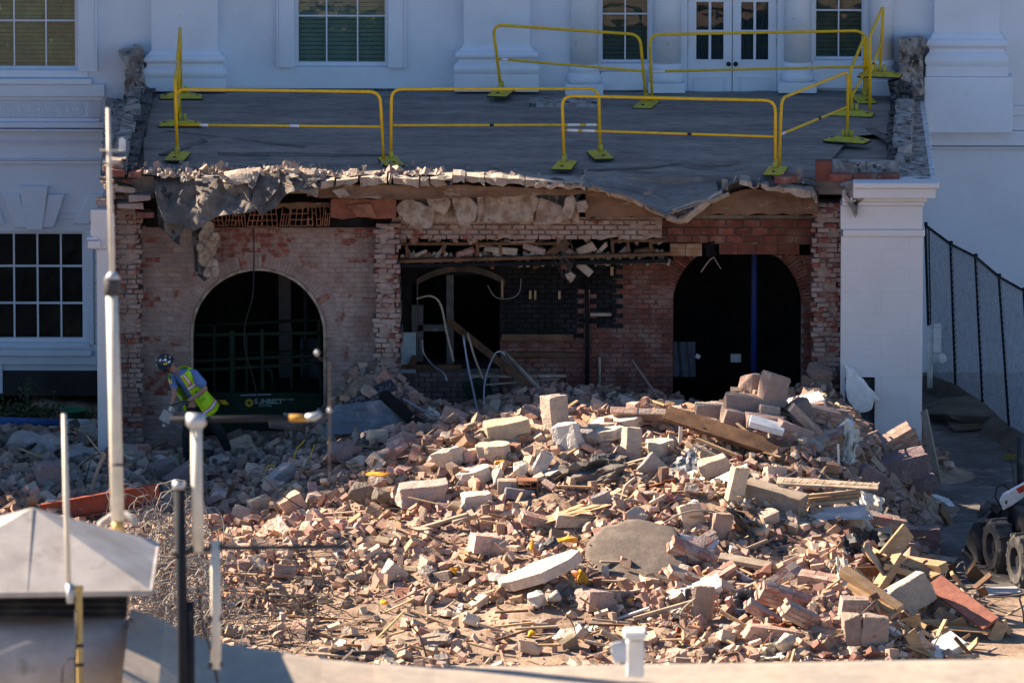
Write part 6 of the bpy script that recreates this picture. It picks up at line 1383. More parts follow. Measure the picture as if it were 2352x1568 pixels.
patch([Z9(440,430), Z9(720,560), Z9(600,660), Z9(400,420)], 'crumpled grey brown mesh curling in the upper right of the heap', 'felt', 'metal_lath', 'metal lath', (1690,1210), dy=-.3, bend=.18, sd=18)
patch([Z9(620,1340), Z9(760,1290), Z9(800,1420), Z9(600,1430)], 'crumpled cream paper at the front edge', 'paper', 'paper_sheet', 'paper', (1770,1490), dy=-.2, bend=.2, sd=19)
patch([Z5(555,1235), Z5(620,1225), Z5(665,1290), Z5(545,1310)], 'crumpled white paper in the shade before the kitchen', 'paper', 'paper_sheet', 'paper', (990,962), dy=-.2, bend=.12, sd=20)
patch([Z9(1490,560-470), Z9(1530,90), Z9(1560,100), Z9(1500,110)][:0] or [(2108,1090),(2140,1092),(2142,1105),(2112,1104)], 'scrap of white paper on the dark block at the pillar foot', 'board_white', 'paper_scrap', 'paper', (2125,1105), dy=-.1, bend=.05, sd=21)
# torn paper and plaster on the white pillar
hangp = plate([(1941,838),(1962,848),(1990,880),(2008,902),(2022,918),(2008,922),(2003,938),(1985,948),(1968,946),(1955,930),(1944,912)], -.12, .03, M['board_white'], 'torn_board', 31); hangp.parent = None
tag(hangp, 'torn white board stuck to the face of the white pillar above the door', 'board')
patch([(1900,1000),(1945,960),(1965,968),(1912,1010)], 'white sheet folded over the rubble beside the door', 'board_white', 'folded_sheet', 'sheet', (1930,1010), dy=-.5, bend=.08, sd=23)
patch([(1942,965),(1975,990),(1962,1060),(1936,1075)], 'creased cream sheet hanging in front of the teal door', 'paper', 'creased_sheet', 'sheet', (1940,1040), dy=-.6, bend=.10, n=16, sd=24)
stick('narrow white strip standing beside the creased sheet', (1925,1020), (1928,1095), .07, .03, 'board_white', 'white_strip', 'strip', (-.4,-.4), at=(1930,1060))
# brick remnants spilling down below the ragged wall end
# ---- hollow tile with square holes in the heap
p = P(1190, 1128); ht = thing('hollow_tile_block', 'broken hollow clay tile with square holes showing, centre of the heap', 'hollow tile', p)
mb = MB(); w_, h_ = .28, .2
for i in range(4): mb.bb(p.x+w_*i/3-.006, p.x+w_*i/3+.006, p.y-.25, p.y, p.z, p.z+h_)
for j in range(3): mb.bb(p.x, p.x+w_, p.y-.249, p.y-.001, p.z+h_*j/2-.006, p.z+h_*j/2+.006)
mb.build('cell_walls', M['clay'], ht); MB().bb(p.x-.3, p.x-.008, p.y-.24, p.y, p.z, p.z+h_).build('solid_end', M['plaster'], ht, bevel=.02)
# ---- white and grey concrete masonry units near the worker
for q, s, l, yw in (((703,955),(.30,.24,.17),'grey box leaning behind the rubble, left of the white cube',.3),((776,1003),(.28,.26,.24),'light grey square cube sitting on the rubble below the pier',.35),((364,1072),(.34,.34,.14),'upturned white box with a sunlit top left of the worker',.7)):
    p = P(*q); tag(MB().box(p+Vector((0,0,s[2]*.4)), s, Euler((.1,-.08,yw)).to_matrix(), .008).build('grey_box', M['pale_block'], bevel=.015), l, 'box')
for q, l in (((735,972),'split paving board lying in front of the round arch'),((700,990),'second grey plank on the rubble in front of the round arch')):
    p = P(*q); tag(MB().box(p+Vector((0,-.1,.1)), (1.1,.3,.05), Euler((.1,.1,.1)).to_matrix(), .02).build('paving_board', M['wood_grey'], bevel=.01), l, 'board')
# slope boards from the pier to the left floor
stick('dark shaded beam lying down from the pier foot to the kitchen debris', (880,905), (1000,1010), .16, .12, 'soot', 'beam', 'beam', (.2,-.6))
stick('black tarry board slanting up to the pier foot', (770,955), (905,880), .30, .04, 'tar', 'board', 'board', (.1,.3), .4)
stick('thin pale conduit on the dark beam', (925,915), (985,950), .03, .03, 'galv', 'conduit', 'conduit', (.0,-.3))
# ---- orange foam
def foam(q, s, l, lift=.1, dy=-.15):
    p = P(*q); me = large('rock', int(q[0]), s, M['foam'], amp=.25); o = link('insulation_foam', me, (p.x, p.y+dy, p.z+lift)); tag(o, l, 'foam')
foam((1221,1283),(.10,.1,.26),'upright sliver of yellow orange foam behind the tilted slab',.25)
foam((1300,1293),(.50,.2,.10),'flat yellow orange foam lying on the tilted slab',.42,-.35)
foam((1336,1335),(.20,.2,.34),'folded yellow orange foam at the high end of the tilted slab',.1)
foam((1042,1322),(.16,.15,.14),'round tuft of yellow foam on the trodden dirt')
foam((883,1385),(.14,.1,.08),'small tuft of orange foam on the left dirt',.05)
foam((1150,1072),(.24,.15,.08),'strip of orange foam near the top of the heap',.1)
foam((1225,1465),(.18,.15,.12),'pale orange foam near the front edge')
foam((1585,1465),(.18,.15,.12),'orange foam lump near the upright slab, front edge')
foam((1445,1390),(.16,.14,.1),'orange foam tuft beside the cracked block')
foam((870,1130),(.40,.2,.08),'yellowish foam crust on the tar lump',.3)
p = P(1262,1305); tag(link('tar_clump', large('rock', 5, (.42,.25,.16), M['tar'], amp=.3), (p.x, p.y-.3, p.z+.42), None, (0,-.4,0)), 'black tarry clump lying on the tilted slab', 'tar clump')
for q, s, l in (((1400,1080),(.7,.4,.3),'black charred tangle below the small standing block'),((1350,1105),(.5,.3,.2),'dark fibrous clump left of the charred tangle')):
    p = P(*q); tag(link('charred_clump', large('rock', int(q[0]), s, M['tar'], amp=.35), (p.x, p.y, p.z+.12)), l, 'charred debris')
# ---- rebar, wires and cables
def wirec(label, pts, rad, m='wire', name='bent_wire', cat='wire', at=None, g=None):
    Y = P(*(at or pts[len(pts)//2])).y-.3; P_ = []
    for i, q in enumerate(pts):
        w = W(q[0], q[1], Y+(q[2] if len(q) > 2 else 0)); P_.append(w)
    o = []
    for i in range(len(P_)-1):
        p0, p1, p2, p3 = P_[max(i-1,0)], P_[i], P_[i+1], P_[min(i+2, len(P_)-1)]
        for k in range(6):
            t = k/6; o.append(.5*((2*p1)+(p2-p0)*t+(2*p0-5*p1+4*p2-p3)*t*t+(3*p1-p0-3*p2+p3)*t**3))
    o.append(P_[-1]); return tag(MB().tube(o, rad, 5).build(name, M[m], smooth=True), label, cat, g)
wirec('thin black rod leaning over the tilted slab', [Z8(1085,475), Z8(1180,600), Z8(1310,770)], .014, name='steel_rod', cat='rod')
wirec('long bent wire sweeping over the left slope', [(605,1095), (640,1130), (700,1170), (760,1210), (800,1230)], .010)
wirec('wire crossing the left half of the heap', [Z8(110,480), Z8(300,430), Z8(500,440), Z8(800,470), Z8(900,520)], .009)
wirec('wire trailing down the middle left of the heap', [Z8(400,540), Z8(560,590), Z8(700,650), Z8(820,690)], .009)
wirec('pale curved wire standing at the front edge, centre', [Z8(1450,1090), Z8(1520,1180), Z8(1550,1300), Z8(1570,1430)], .010)
wirec('rusty curved wire standing at the front edge, left', [Z8(430,1160), Z8(520,1260), Z8(560,1380), Z8(580,1450)], .012)
wirec('long thin rod crossing the front right corner', [Z9(1390,1020), Z9(1200,1200), Z9(920,1430)], .012, name='steel_rod', cat='rod', at=(1930,1440))
wirec('dark bent rod hanging over the brown upright slab', [Z9(290,760), Z9(370,880), Z9(440,1040)], .012, name='steel_rod', cat='rod')
wirec('curved reinforcing bar looping above the tall pale wedge', [Z9(0,520), Z9(150,450), Z9(330,450), Z9(430,560), Z9(440,640), Z9(400,680)], .015, 'wire_pale', 'bent_bar', 'bar')
wirec('dark bar looping high over the right slope', [Z9(290,360), Z9(350,330), Z9(460,440), Z9(560,570), Z9(640,660), Z9(680,760), Z9(650,950)], .010, name='bent_bar', cat='bar')
wirec('pair of rods reaching right from the white square stake', [Z8(1990,620), Z8(2200,480), Z8(2350,440)], .014, 'wire_pale', 'bent_bar', 'bar')
wirec('curved wire left of the white strip', [Z9(280,10), Z9(190,60), Z9(200,130), Z9(290,160), Z9(170,260)], .011, 'wire_pale')
wirec('bent pipe frame with mesh in the upper right of the heap', [Z8(1990,580), Z8(1880,540), Z8(1830,480), Z8(1850,400), Z8(1880,370), Z8(1990,400), Z8(2130,510)], .022, 'wood_grey', 'bent_tubing', 'frame')
wirec('curved metal conduit rising to the bent frame', [Z8(1930,230), Z8(1870,280), Z8(1840,380), Z8(1840,450)], .025, 'wood_grey', 'bent_conduit', 'conduit')
wirec('bent hook of wire at the right tip of the lumber heap', [Z9(1970,825), Z9(1960,780), Z9(1930,790), Z9(1900,830), Z9(1850,820), Z9(1830,900)], .016, 'wire_pale', 'wire_hook', 'wire')
wirec('thin rod hanging below the wire hook', [Z9(1850,830), Z9(1825,950), Z9(1880,1080), Z9(2040,1290)], .010)
wirec('thick pale bent pipe at the right front tip', [Z9(2175,1335), Z9(2130,1360), Z9(2060,1430)], .02, 'wire_pale', 'bent_pipe', 'pipe', at=(2250,1490))
wirec('thin wire over the sunlit ground at the right edge', [Z9(2352,985), Z9(2200,1005), Z9(2050,1000)], .012, at=(2300,1380))
wirec('weathered stick reaching to the right edge of the picture', [Z9(2352,1060), Z9(2250,1120), Z9(2150,1180)], .02, 'wood_grey', 'stick', 'stick', at=(2300,1400))
wirec('upright thin stick at the right edge', [Z9(2320,1010), Z9(2345,1100), Z9(2352,1180)], .016, 'wire', 'stick', 'stick', at=(2320,1420))
wirec('red and white wires curling at the front edge', [Z9(720,1230), Z9(640,1330), Z9(610,1430)], .010, 'red_steel')
wirec('white wires curling at the front edge', [Z9(700,1240), Z9(690,1330), Z9(740,1400)], .008, 'wire_pale')
wirec('bent rusty rod before the short steel tube', [Z9(210,1010), Z9(120,1090), Z9(110,1170), Z9(120,1290)], .014, 'wire_pale', 'bent_bar', 'bar')
wirec('yellow cord looped on the shaded rubble below the round arch', [(700,1010), (680,1035), (676,1060), (690,1070), (712,1048), (722,1020)], .008, 'yellow', 'cord', 'cord')
wirec('yellow coil of cord lying left of the looped one', [(610,1075), (622,1068), (634,1076), (628,1090), (614,1090), (610,1078), (640,1085), (690,1075)], .010, 'yellow', 'cord', 'cord')
wirec('thin brown twig arching over the left slope', [(560,1060), (556,1085), (580,1110), (640,1135)], .008, 'wire')
r = random.Random(55)
for i in range(44):
    q = (r.uniform(560, 1900), r.uniform(1050, 1500)) if i < 30 else (r.uniform(560, 900), r.uniform(1250, 1500)); rg_ = min(REG, key=lambda t: (t[1]-q[0])**2+(t[2]-q[1])**2)[0]; a = r.random()*3.1; pts = [q]
    for k in range(4): a += r.gauss(0, .7); l = r.uniform(8, 26); pts.append((pts[-1][0]+l*math.cos(a), pts[-1][1]-abs(l*.7*math.sin(a)) if k < 3 else pts[-1][1]+10))
    wirec(f'{["thin dark","thin pale"][i%2]} bent wire {rg_}', pts, r.uniform(.006, .011), ['wire','wire_pale'][i % 2], at=q, g='bent wires sticking out of the rubble')
# ---- big tangle of wires, lower left
mb = MB(); r = random.Random(66)
for i in range(620):
    q = (r.gauss(415, 80), r.uniform(1215, 1490)); 
    if not 290 < q[0] < 620: continue
    if q[0] > 440+(q[1]-1215)*.55: continue
    p = P(*q)+Vector((0, -r.uniform(0,.7), r.uniform(0,.55))); a = r.random()*6.28; R0 = r.uniform(.08,.35); pts = []; b = r.gauss(0,.8)
    for k in range(9):
        a += r.gauss(.55, .3); p = p+Vector((math.cos(a)*R0*.4, math.sin(a)*R0*.2*math.cos(b), math.sin(a)*R0*.4*math.cos(b)+.02*r.gauss(0,1))); pts.append(p.copy())
    mb.tube(pts, r.uniform(.006, .012), 4)
tag(mb.build('wire_tangle', M['wire_pale'], keep=True), 'dense tangle of bent grey wires at the lower left of the heap', 'wire tangle', kind='stuff')
mb = MB()
for i in range(260):
    q = (r.uniform(290, 760), r.uniform(1280, 1500)); p = P(*q)+Vector((0,-r.uniform(0,.4), r.uniform(0,.3))); pts = []; a = r.random()*6.28
    for k in range(7): a += r.gauss(.2,.5); p = p+Vector((math.cos(a)*.1, .03*r.gauss(0,1), abs(math.sin(a))*.05*r.gauss(0,1))); pts.append(p.copy())
    mb.tube(pts, r.uniform(.005, .010), 4)
tag(mb.build('dark_wire_tangle', M['wire'], keep=True), 'looser dark wires and roots spreading right of the tangle', 'wire tangle', kind='stuff')
# ---- red steel beam
Yb_ = P(300,1190).y; A = W(95, 1178, Yb_), W(366, 1130, Yb_); d = (A[1]-A[0]); 
sb = thing('steel_beam', 'red primed steel channel beam lying at the left behind the poles', 'steel beam', A[0])
MB().bar(A[0], A[1], .012, .28).build('web', M['red_steel'], sb)
up = Vector((0,0,.14)); MB().bar(A[0]+up+Vector((0,-.05,0)), A[1]+up+Vector((0,-.05,0)), .11, .014).build('flange', M['red_steel'], sb); MB().bar(A[0]-up+Vector((0,-.05,0)), A[1]-up+Vector((0,-.05,0)), .11, .014).build('flange', M['red_steel'], sb)

# ---- more broken lumber and scraps
r = random.Random(505)
for i in range(64):
    q = Z9(r.gauss(1640, 210), r.gauss(900, 160)) if i < 44 else Z9(r.uniform(1500, 2200), r.uniform(1150, 1400))
    a = r.uniform(-1.2, 1.2); l = r.uniform(14, 52); mk = r.choice(['wood','wood','wood_grey','wood_brown'])
    o = stick(f"{ {'wood':'raw yellow','wood_grey':'weathered grey','wood_brown':'dark brown'}[mk]} splintered board piece {'in the timber heap' if i < 44 else 'at the right front corner'}", (q[0]-l*math.cos(a), q[1]+l*math.sin(a)), (q[0]+l*math.cos(a), q[1]-l*math.sin(a)), r.choice([.05,.09,.14,.2]), r.choice([.02,.03,.05]), mk, 'splintered_board', 'board', (r.uniform(-.2,.2), r.uniform(-.2,.2)), r.random()*3); o['group'] = 'splintered boards around the timber heap'
for i in range(70):
    q = (r.uniform(560, 1900), r.uniform(1010, 1500)) if i > 26 else (r.uniform(1380, 1900), r.uniform(1050, 1480)); w = r.uniform(10, 34); h = r.uniform(6, 22); mk = r.choice(['felt','tar','board_grey','paper','felt','wood_grey','tarp','rust'])
    ad = {'felt':'torn brown grey felt','tar':'black tar paper','board_grey':'grey board','paper':'cream paper','wood_grey':'peeling plywood','tarp':'blue grey membrane','rust':'rusty sheet metal'}[mk]
    rg_ = min(REG, key=lambda t: (t[1]-q[0])**2+(t[2]-q[1])**2)[0]; j = lambda: r.uniform(-5, 5)
    o = patch([(q[0]-w+j(), q[1]-h+j()), (q[0]+w+j(), q[1]-h+j()), (q[0]+w+j(), q[1]+h+j()), (q[0]-w+j(), q[1]+h+j())], f'{ad} scrap {rg_}', mk, 'torn_scrap', 'scrap', q, dy=.0, bend=r.uniform(.04,.12), n=6, sd=900+i); o['group'] = 'torn scraps in the rubble'
# ================================================================== WORKER
YP = P(470, 1068).y-.1
def J(q, y, dy=0.0): return W(q, y, YP+dy)
pf = thing('person', 'worker in navy hard hat, blue shirt and lime vest bending forward on the rubble', 'person', J(470, 1070))
def skinned(name, nodes, edges, m, parent, sub=2):
    me = bpy.data.meshes.new(name); me.from_pydata([tuple(n[0]) for n in nodes], edges, []); me.update(); me.materials.append(m)
    o = link(name, me, (0,0,0), parent); md = o.modifiers.new('skin', 'SKIN'); md.use_smooth_shade = True
    sv = me.skin_vertices[0].data
    for i, n in enumerate(nodes): rr = n[1] if isinstance(n[1], tuple) else (n[1], n[1]); sv[i].radius = rr; sv[i].use_root = (i == 0)
    s = o.modifiers.new('sub', 'SUBSURF'); s.levels = sub; s.render_levels = sub; return o
hip, wai, che, nek, hed = J(454,925,0), J(438,893,-.05), J(420,866,-.12), J(402,851,-.20), J(384,838,-.27)
sN, eN, wN = J(446,860,-.22), J(474,893,-.30), J(430,922,-.44); sF, eF, wF = J(398,866,-.10), J(401,905,-.30), J(394,931,-.36)
hA_, kA, aA = J(464,934,.02), J(504,990,.0), J(526,1040,.18); hB_, kB, aB = J(440,938,-.12), J(429,1003,-.24), J(430,1066,-.12)
skinned('body', [(hip,(.10,.085)),(wai,(.085,.075)),(che,(.09,.07)),(nek,.048),(hed,.082),(sN,.05),(eN,.042),(wN,.028),(sF,.052),(eF,.040),(wF,.027),(hA_,.08),(kA,.055),(aA,.04),(hB_,.08),(kB,.055),(aB,.04)],
    [(0,1),(1,2),(2,3),(3,4),(2,5),(5,6),(6,7),(2,8),(8,9),(9,10),(0,11),(11,12),(12,13),(0,14),(14,15),(15,16)], M['skin'], pf)
skinned('shirt', [(hip,(.15,.125)),(wai,(.142,.118)),(che,(.172,.128)),(nek.lerp(che,.05),.066),(sN,.09),(sN.lerp(eN,.55),.082),(sN.lerp(eN,.88),.078),(sF,.070),(sF.lerp(eF,.8),.058)], [(0,1),(1,2),(2,3),(2,4),(4,5),(5,6),(2,7),(7,8)], M['shirt'], pf)
skinned('trousers', [(hip+Vector((0,0,.05)),(.155,.13)),(hip,(.16,.13)),(hA_,(.115,.11)),(kA,.088),(aA+Vector((0,0,.03)),.062),(hB_,(.11,.11)),(kB,.085),(aB+Vector((0,0,.03)),.062)], [(0,1),(1,2),(2,3),(3,4),(1,5),(5,6),(6,7)], M['pants'], pf)
for a, t in ((aA, Vector((.16,-.12,-.07))), (aB, Vector((-.10,-.2,-.08)))):
    skinned('boot', [(a+Vector((0,0,.04)),.056),(a+Vector((0,0,-.045)),.055),(a+t*.55+Vector((0,0,-.03)),.048),(a+t,.036)], [(0,1),(1,2),(2,3)], M['boot'], pf, 1)
# torso loft for the vest
ax = (nek-hip).normalized(); lat = (sN-sF); lat = (lat-ax*lat.dot(ax)).normalized(); fro = ax.cross(lat); fro = fro if fro.y < 0 else -fro
ST = [(-.22,.25,.20),(-.10,.24,.195),(.05,.22,.18),(.2,.20,.165),(.36,.198,.165),(.5,.208,.163),(.58,.188,.14),(.63,.13,.10)]
def ringp(s, e=0.0, ang=0.0):
    k = [x for x in ST]; 
    for (a, b, c), (d, f, g) in zip(k, k[1:]):
        if s <= d: t = max(0, (s-a)/(d-a)); w, h = b+(f-b)*t, c+(g-c)*t; break
    else: w, h = k[-1][1:]
    c0 = hip.lerp(wai, 0)+ax*s+ (che-hip-ax*(che-hip).dot(ax))*max(0, min(1, s/.45))*.6
    fold = .006*math.sin(ang*9+s*14)
    return c0+lat*math.sin(ang)*(w+e+fold)+fro*math.cos(ang)*(h+e+fold)
def shell(name, s0, s1, a0, a1, m, par, e=0.0, n=26, k=14):
    rows = [[ringp(s0+(s1-s0)*j/k, e, a0+(a1-a0)*i/n) for i in range(n+1)] for j in range(k+1)]
    return MB().sheet(rows).build(name, m, par, smooth=True, solid=.006)
vest = shell('vest', -.2, .6, R_(24), R_(330), M['vest'], pf, .012)
for s0, s1, m, e in ((-.13,-.115,'vest_o',.019),(-.115,-.075,'reflect',.021),(-.075,-.06,'vest_o',.019),(.33,.342,'vest_o',.019),(.342,.385,'reflect',.021),(.385,.397,'vest_o',.019)):
    shell('vest_band', s0, s1, R_(24), R_(330), M[m], vest, e, 26, 1)
for a0 in (34, 310):
    for k_, m, e in ((0, 'vest_o', .019), (4, 'reflect', .021), (12, 'vest_o', .019)): shell('vest_band', .40, .60, R_(a0+k_), R_(a0+k_+(8 if m == 'reflect' else 4)), M[m], vest, e, 2, 5)
shell('pocket', .08, .24, R_(36), R_(62), mat('green_pocket', (.30,.62,.02), .6), vest, .024, 4, 3); shell('pocket_mark', .16, .27, R_(44), R_(50), M['black'], vest, .032, 2, 3)
shell('name_badge', .27, .31, R_(-34), R_(-16), M['sticker'], vest, .03, 3, 1)
# head details
f = (J(376,848,-.36)-hed).normalized()
MB().lathe([(.0,-.02),(.014,-.012),(.02,0),(.012,.012)], hed+f*.085, 8).build('nose', M['skin'], pf, smooth=True)
MB().lathe([(.001,-.02),(.03,-.016),(.04,0),(.03,.018),(.001,.022)], hed+f*.055+Vector((0,0,-.055)), 10).build('beard', mat('dark_beard', (.05,.03,.02), .9), pf, smooth=True)
for s_ in (-1, 1): MB().lathe([(.001,-.018),(.012,-.01),(.014,.01),(.001,.02)], hed+Vector((.03,-.02,0))+lat*.085*s_, 8).build('ear', M['skin'], pf, smooth=True)
# hard hat: dome, brim, stickers, chin strap
hc = hed+Vector((-.035,-.02,.045)); hu = (Vector((-.55,-.30,.78))).normalized(); q_ = Vector((0,0,1)).rotation_difference(hu).to_matrix()
def dome(r0, r1, a0, a1, n, k): 
    return [[hc+q_ @ Vector((r0*math.cos(t)*math.cos(p), r0*1.12*math.cos(t)*math.sin(p), r1*math.sin(t))) for p in [2*math.pi*i/n for i in range(n+1)]] for t in [a0+(a1-a0)*j/k for j in range(k+1)]]
hm = MB().sheet(dome(.125,.14,R_(-8),R_(89),26,10)).build('hard_hat', M['helmet'], pf, smooth=True)
mb = MB(); mb.sheet([[hc+q_ @ Vector((rr*math.cos(p), rr*1.12*math.sin(p), z)) for p in [2*math.pi*i/26 for i in range(27)]] for rr, z in ((.12,-.016),(.142,-.022),(.142,-.028),(.12,-.024))]); mb.build('hat_brim', M['helmet'], hm, smooth=True)
r = random.Random(3)
for i in range(13):
    th, ph = R_(r.uniform(5, 62)), r.uniform(3.4, 6.0); c = Vector((.128*math.cos(th)*math.cos(ph), .143*math.cos(th)*math.sin(ph), .143*math.sin(th))); nn = c.normalized(); t1 = nn.orthogonal().normalized(); t2 = nn.cross(t1); rr = r.uniform(.011,.02)
    MB().add([hc+q_ @ (c+nn*.003+(t1*math.cos(a)+t2*math.sin(a))*rr) for a in [2*math.pi*k/8 for k in range(8)]], [tuple(range(8))]).build('hat_sticker', M['sticker'] if i % 5 else M['yellow'], hm)
MB().tube([hed+lat*.09+Vector((0,0,.03)), hed+lat*.07+f*.03+Vector((0,0,-.05)), hed+f*.06+Vector((0,0,-.10)), hed-lat*.07+f*.03+Vector((0,0,-.05))], .006, 5).build('chin_strap', M['black'], hm)
MB().tube([nek+lat*.06+fro*.02, nek+fro*.07-ax*.01, nek-lat*.06+fro*.02], .014, 6).build('shirt_collar', M['shirt'], pf, smooth=True)
# gloved hands with fingers
def hand(w, dirv, side, m):
    dirv = dirv.normalized(); s1 = dirv.cross(Vector((0,-1,.2))).normalized(); pal = w+dirv*.07
    h = skinned('gloved_hand', [(w,.030),(pal,(.042,.026)),(pal+dirv*.03,(.040,.022))], [(0,1),(1,2)], m, pf, 1)
    for k, l in ((-1.5,.06),(-.5,.075),(.5,.07),(1.5,.055)):
        b = pal+dirv*.04+s1*.02*k; MB().tube([b, b+dirv*l*.5, b+dirv*l*.75+Vector((0,.03,-.03)), b+dirv*l*.7+Vector((0,.05,-.05))], [.011,.0105,.010,.008], 6).build('finger', m, h, smooth=True)
    b = w+dirv*.03+s1*.035*side; MB().tube([b, b+s1*side*.025+dirv*.03, b+s1*side*.02+dirv*.06], [.013,.012,.009], 6).build('thumb', m, h, smooth=True)
hand(wN, wN-eN, 1, M['glove']); hand(wF, wF-eF, -1, M['pole'])
tag(MB().tube([J(436,922,-.50), J(412,924,-.52), J(392,932,-.5)], .011, 6).build('hand_tool', M['black'], smooth=True), 'thin dark hand tool held across by the worker', 'tool')
o = link('held_stone', large('block', 9, (.17,.10,.20), M['conc'], amp=.05), J(382,956,-.42), None, (0,.45,.2)); o.color = (.45,.40,.37,1); tag(o, 'pale grey block of rubble hanging from the hand of the worker', 'stone')
o = link('falling_chip', large('rock', 12, (.07,.05,.07), M['conc'], amp=.1), J(377,976,-.42)); o.color = (.6,.54,.47,1); tag(o, 'small pale chip falling below the block in the hand of the worker', 'chip')
# ================================================================== RIGHT SIDE
fn = thing('chain_link_fence', 'grey chain link fence running back along the right side of the white pillar', 'fence', Gd(2250, 960))
PB = [(2138,893),(2197,915),(2260,960),(2321,1010),(2375,1040),(2440,1085)]; PT = [(2126,518),(2184,561),(2241,590),(2295,636),(2352,668),(2420,712)]
ft = [Gd(*q) for q in PB]; tp = [Vector((f.x+(W(*t, f.y).x-f.x), f.y, W(*t, f.y).z)) for f, t in zip(ft, PT)]
for a, b in zip(ft, tp): MB().tube([a, b+Vector((0,0,.05))], .03, 8).build('fence_post', M['darkpole'], fn, smooth=True)
for a, b in zip(tp, tp[1:]): MB().tube([a, b], .022, 8).build('top_rail', M['darkpole'], fn, smooth=True)
mb = MB()
for (f0, f1), (t0, t1) in zip(zip(ft, ft[1:]), zip(tp, tp[1:])):
    n = 34; m = 56
    g = [[(f0.lerp(f1, i/n)).lerp(t0.lerp(t1, i/n), j/m)+Vector((0,0,.02)) for j in range(m+1)] for i in range(n+1)]
    for i in range(n):
        for j in range(m):
            if (i+j) % 2 == 0: a, b = g[i][j], g[i+1][j+1]
            else: a, b = g[i+1][j], g[i][j+1]
            d = (b-a).cross(Vector((0,1,0))); d = d.normalized()*.006; mb.add([a-d, b-d, b+d, a+d], [(0,1,2,3)])
mb.build('wire_mesh', M['galv'], fn, kind='stuff')
mb = MB(); rows = []
for f in ft: rows.append([f+Vector((-.35,.1,.02)), f+Vector((-.1,0,.22)), f+Vector((.3,0,.25)), f+Vector((.8,0,.05))])
tag(mb.sheet(rows).build('earth_bank', M['dirt'], smooth=True), 'dark earth bank along the foot of the chain link fence', 'bank', kind='structure')
ub = thing('electric_meter', 'white electric meter box with a round glass meter on pipes beside the fence', 'meter', W(2150, 890, 5.6))
Yu = 5.6
def bx(z0, z1, nm, m='board_white', dp=.1, par=ub): a, b = Z6(*z0), Z6(*z1); A, B = W(*a, Yu), W(*b, Yu); return MB().bb(A.x, B.x, Yu-dp, Yu, B.z, A.z).build(nm, M[m], par, bevel=.008)
bx((1757,690),(1810,860),'meter_box'); bx((1757,868),(1800,925),'junction_box'); bx((1760,672),(1808,688),'box_hood', dp=.13)
c = W(*Z6(1812,900), Yu-.08); MB().lathe([(.075,-.02),(.085,.0),(.08,.03),(.05,.05)][::-1], (c.x, c.y-.05, c.z), 16, 'Y').build('round_meter', M['board_white'], ub, smooth=True)
for x in (1728, 1745): MB().tube([W(*Z6(x,690), Yu-.05), W(*Z6(x,1095), Yu-.05)], .022, 8).build('riser_pipe', M['board_white'], ub, smooth=True)
MB().tube([W(*Z6(1730,60), Yu-.05), W(*Z6(1742,680), Yu-.05)], .012, 6).build('feed_cable', M['black'], ub)
tag(MB().bar(W(2122, 942, -.6), W(2158, 1122, -1.2), .14, .03, 1.2).build('leaning_board', M['wood_grey'], bevel=.004), 'narrow grey board leaning on the outer corner of the white pillar', 'board')
tag(MB().bb(px1+.01, px1+.09, -.05, .1, 0, .55).build('cut_stump', M['plaster'], bevel=.02), 'pale masonry stub behind the leaning board', 'masonry stub')
for (a, b, l) in (((1850,1350),(2110,1340),'yellow striped barrier board lying flat by the fence, farther'),((1880,1385),(2060,1372),'second yellow board lying just before the farther one')):
    A, B = Gd(*Z6(*a)), Gd(*Z6(*b)); tag(MB().bar(A+Vector((0,0,.06)), B+Vector((0,0,.06)), .3, .05).build('barrier_board', M['dirt'], bevel=.01), l, 'board')
    tag(MB().bar(A.lerp(B,.35)+Vector((0,-.05,.10)), B+Vector((0,-.05,.10)), .06, .03).build('yellow_strip', mat('dull_yellow', (.13,.10,.03))), 'dull yellow strip on the '+('farther' if b[1] == 1340 else 'nearer')+' flat board by the fence', 'strip')
A, B = Gd(*Z9(2215,130)), Gd(*Z9(2325,130)); tag(MB().bar(A+Vector((0,0,.1)), B+Vector((0,0,.1)), .08, .06).build('yellow_tube', mat('dull_yellow_tube', (.2,.15,.03))), 'short yellow tube lying near the right edge, in the shade', 'tube')
tag(MB().tube([Gd(2344,1125), W(2342, 1003, Gd(2344,1125).y)], .05, 8).build('dark_post', M['machine_dark'], smooth=True), 'dark upright post at the right edge behind the loader', 'post')
pts = [Gd(*Z9(*q)) for q in ((1745,352),(1775,350),(1860,380),(1900,425),(1830,430))]; tag(MB().add([p+Vector((0,0,.035)) for p in pts], [tuple(range(5))[::-1]]).build('white_sheet', M['board_white'], solid=.01), 'flat pale sheet lying on the shaded pavement left of the loader', 'sheet')
pts = [Gd(*Z9(*q)) for q in ((1940,1040),(2080,960),(2300,950),(2330,985),(2100,1010),(2040,1045))]; tag(MB().add([p+Vector((0,0,.03)) for p in pts], [tuple(range(6))[::-1]]).build('flat_sheet', M['board_grey'], solid=.012), 'pale panel lying flat on the ground below the loader', 'panel')
p = Gd(2150,915); tag(link('spoil_mound', large('rock', 3, (3.0,2.6,.55), M['dirt'], amp=.2), (p.x+.5, p.y-1.5, .1)), 'dark heap of earth in the shade between pillar and fence', 'earth heap')
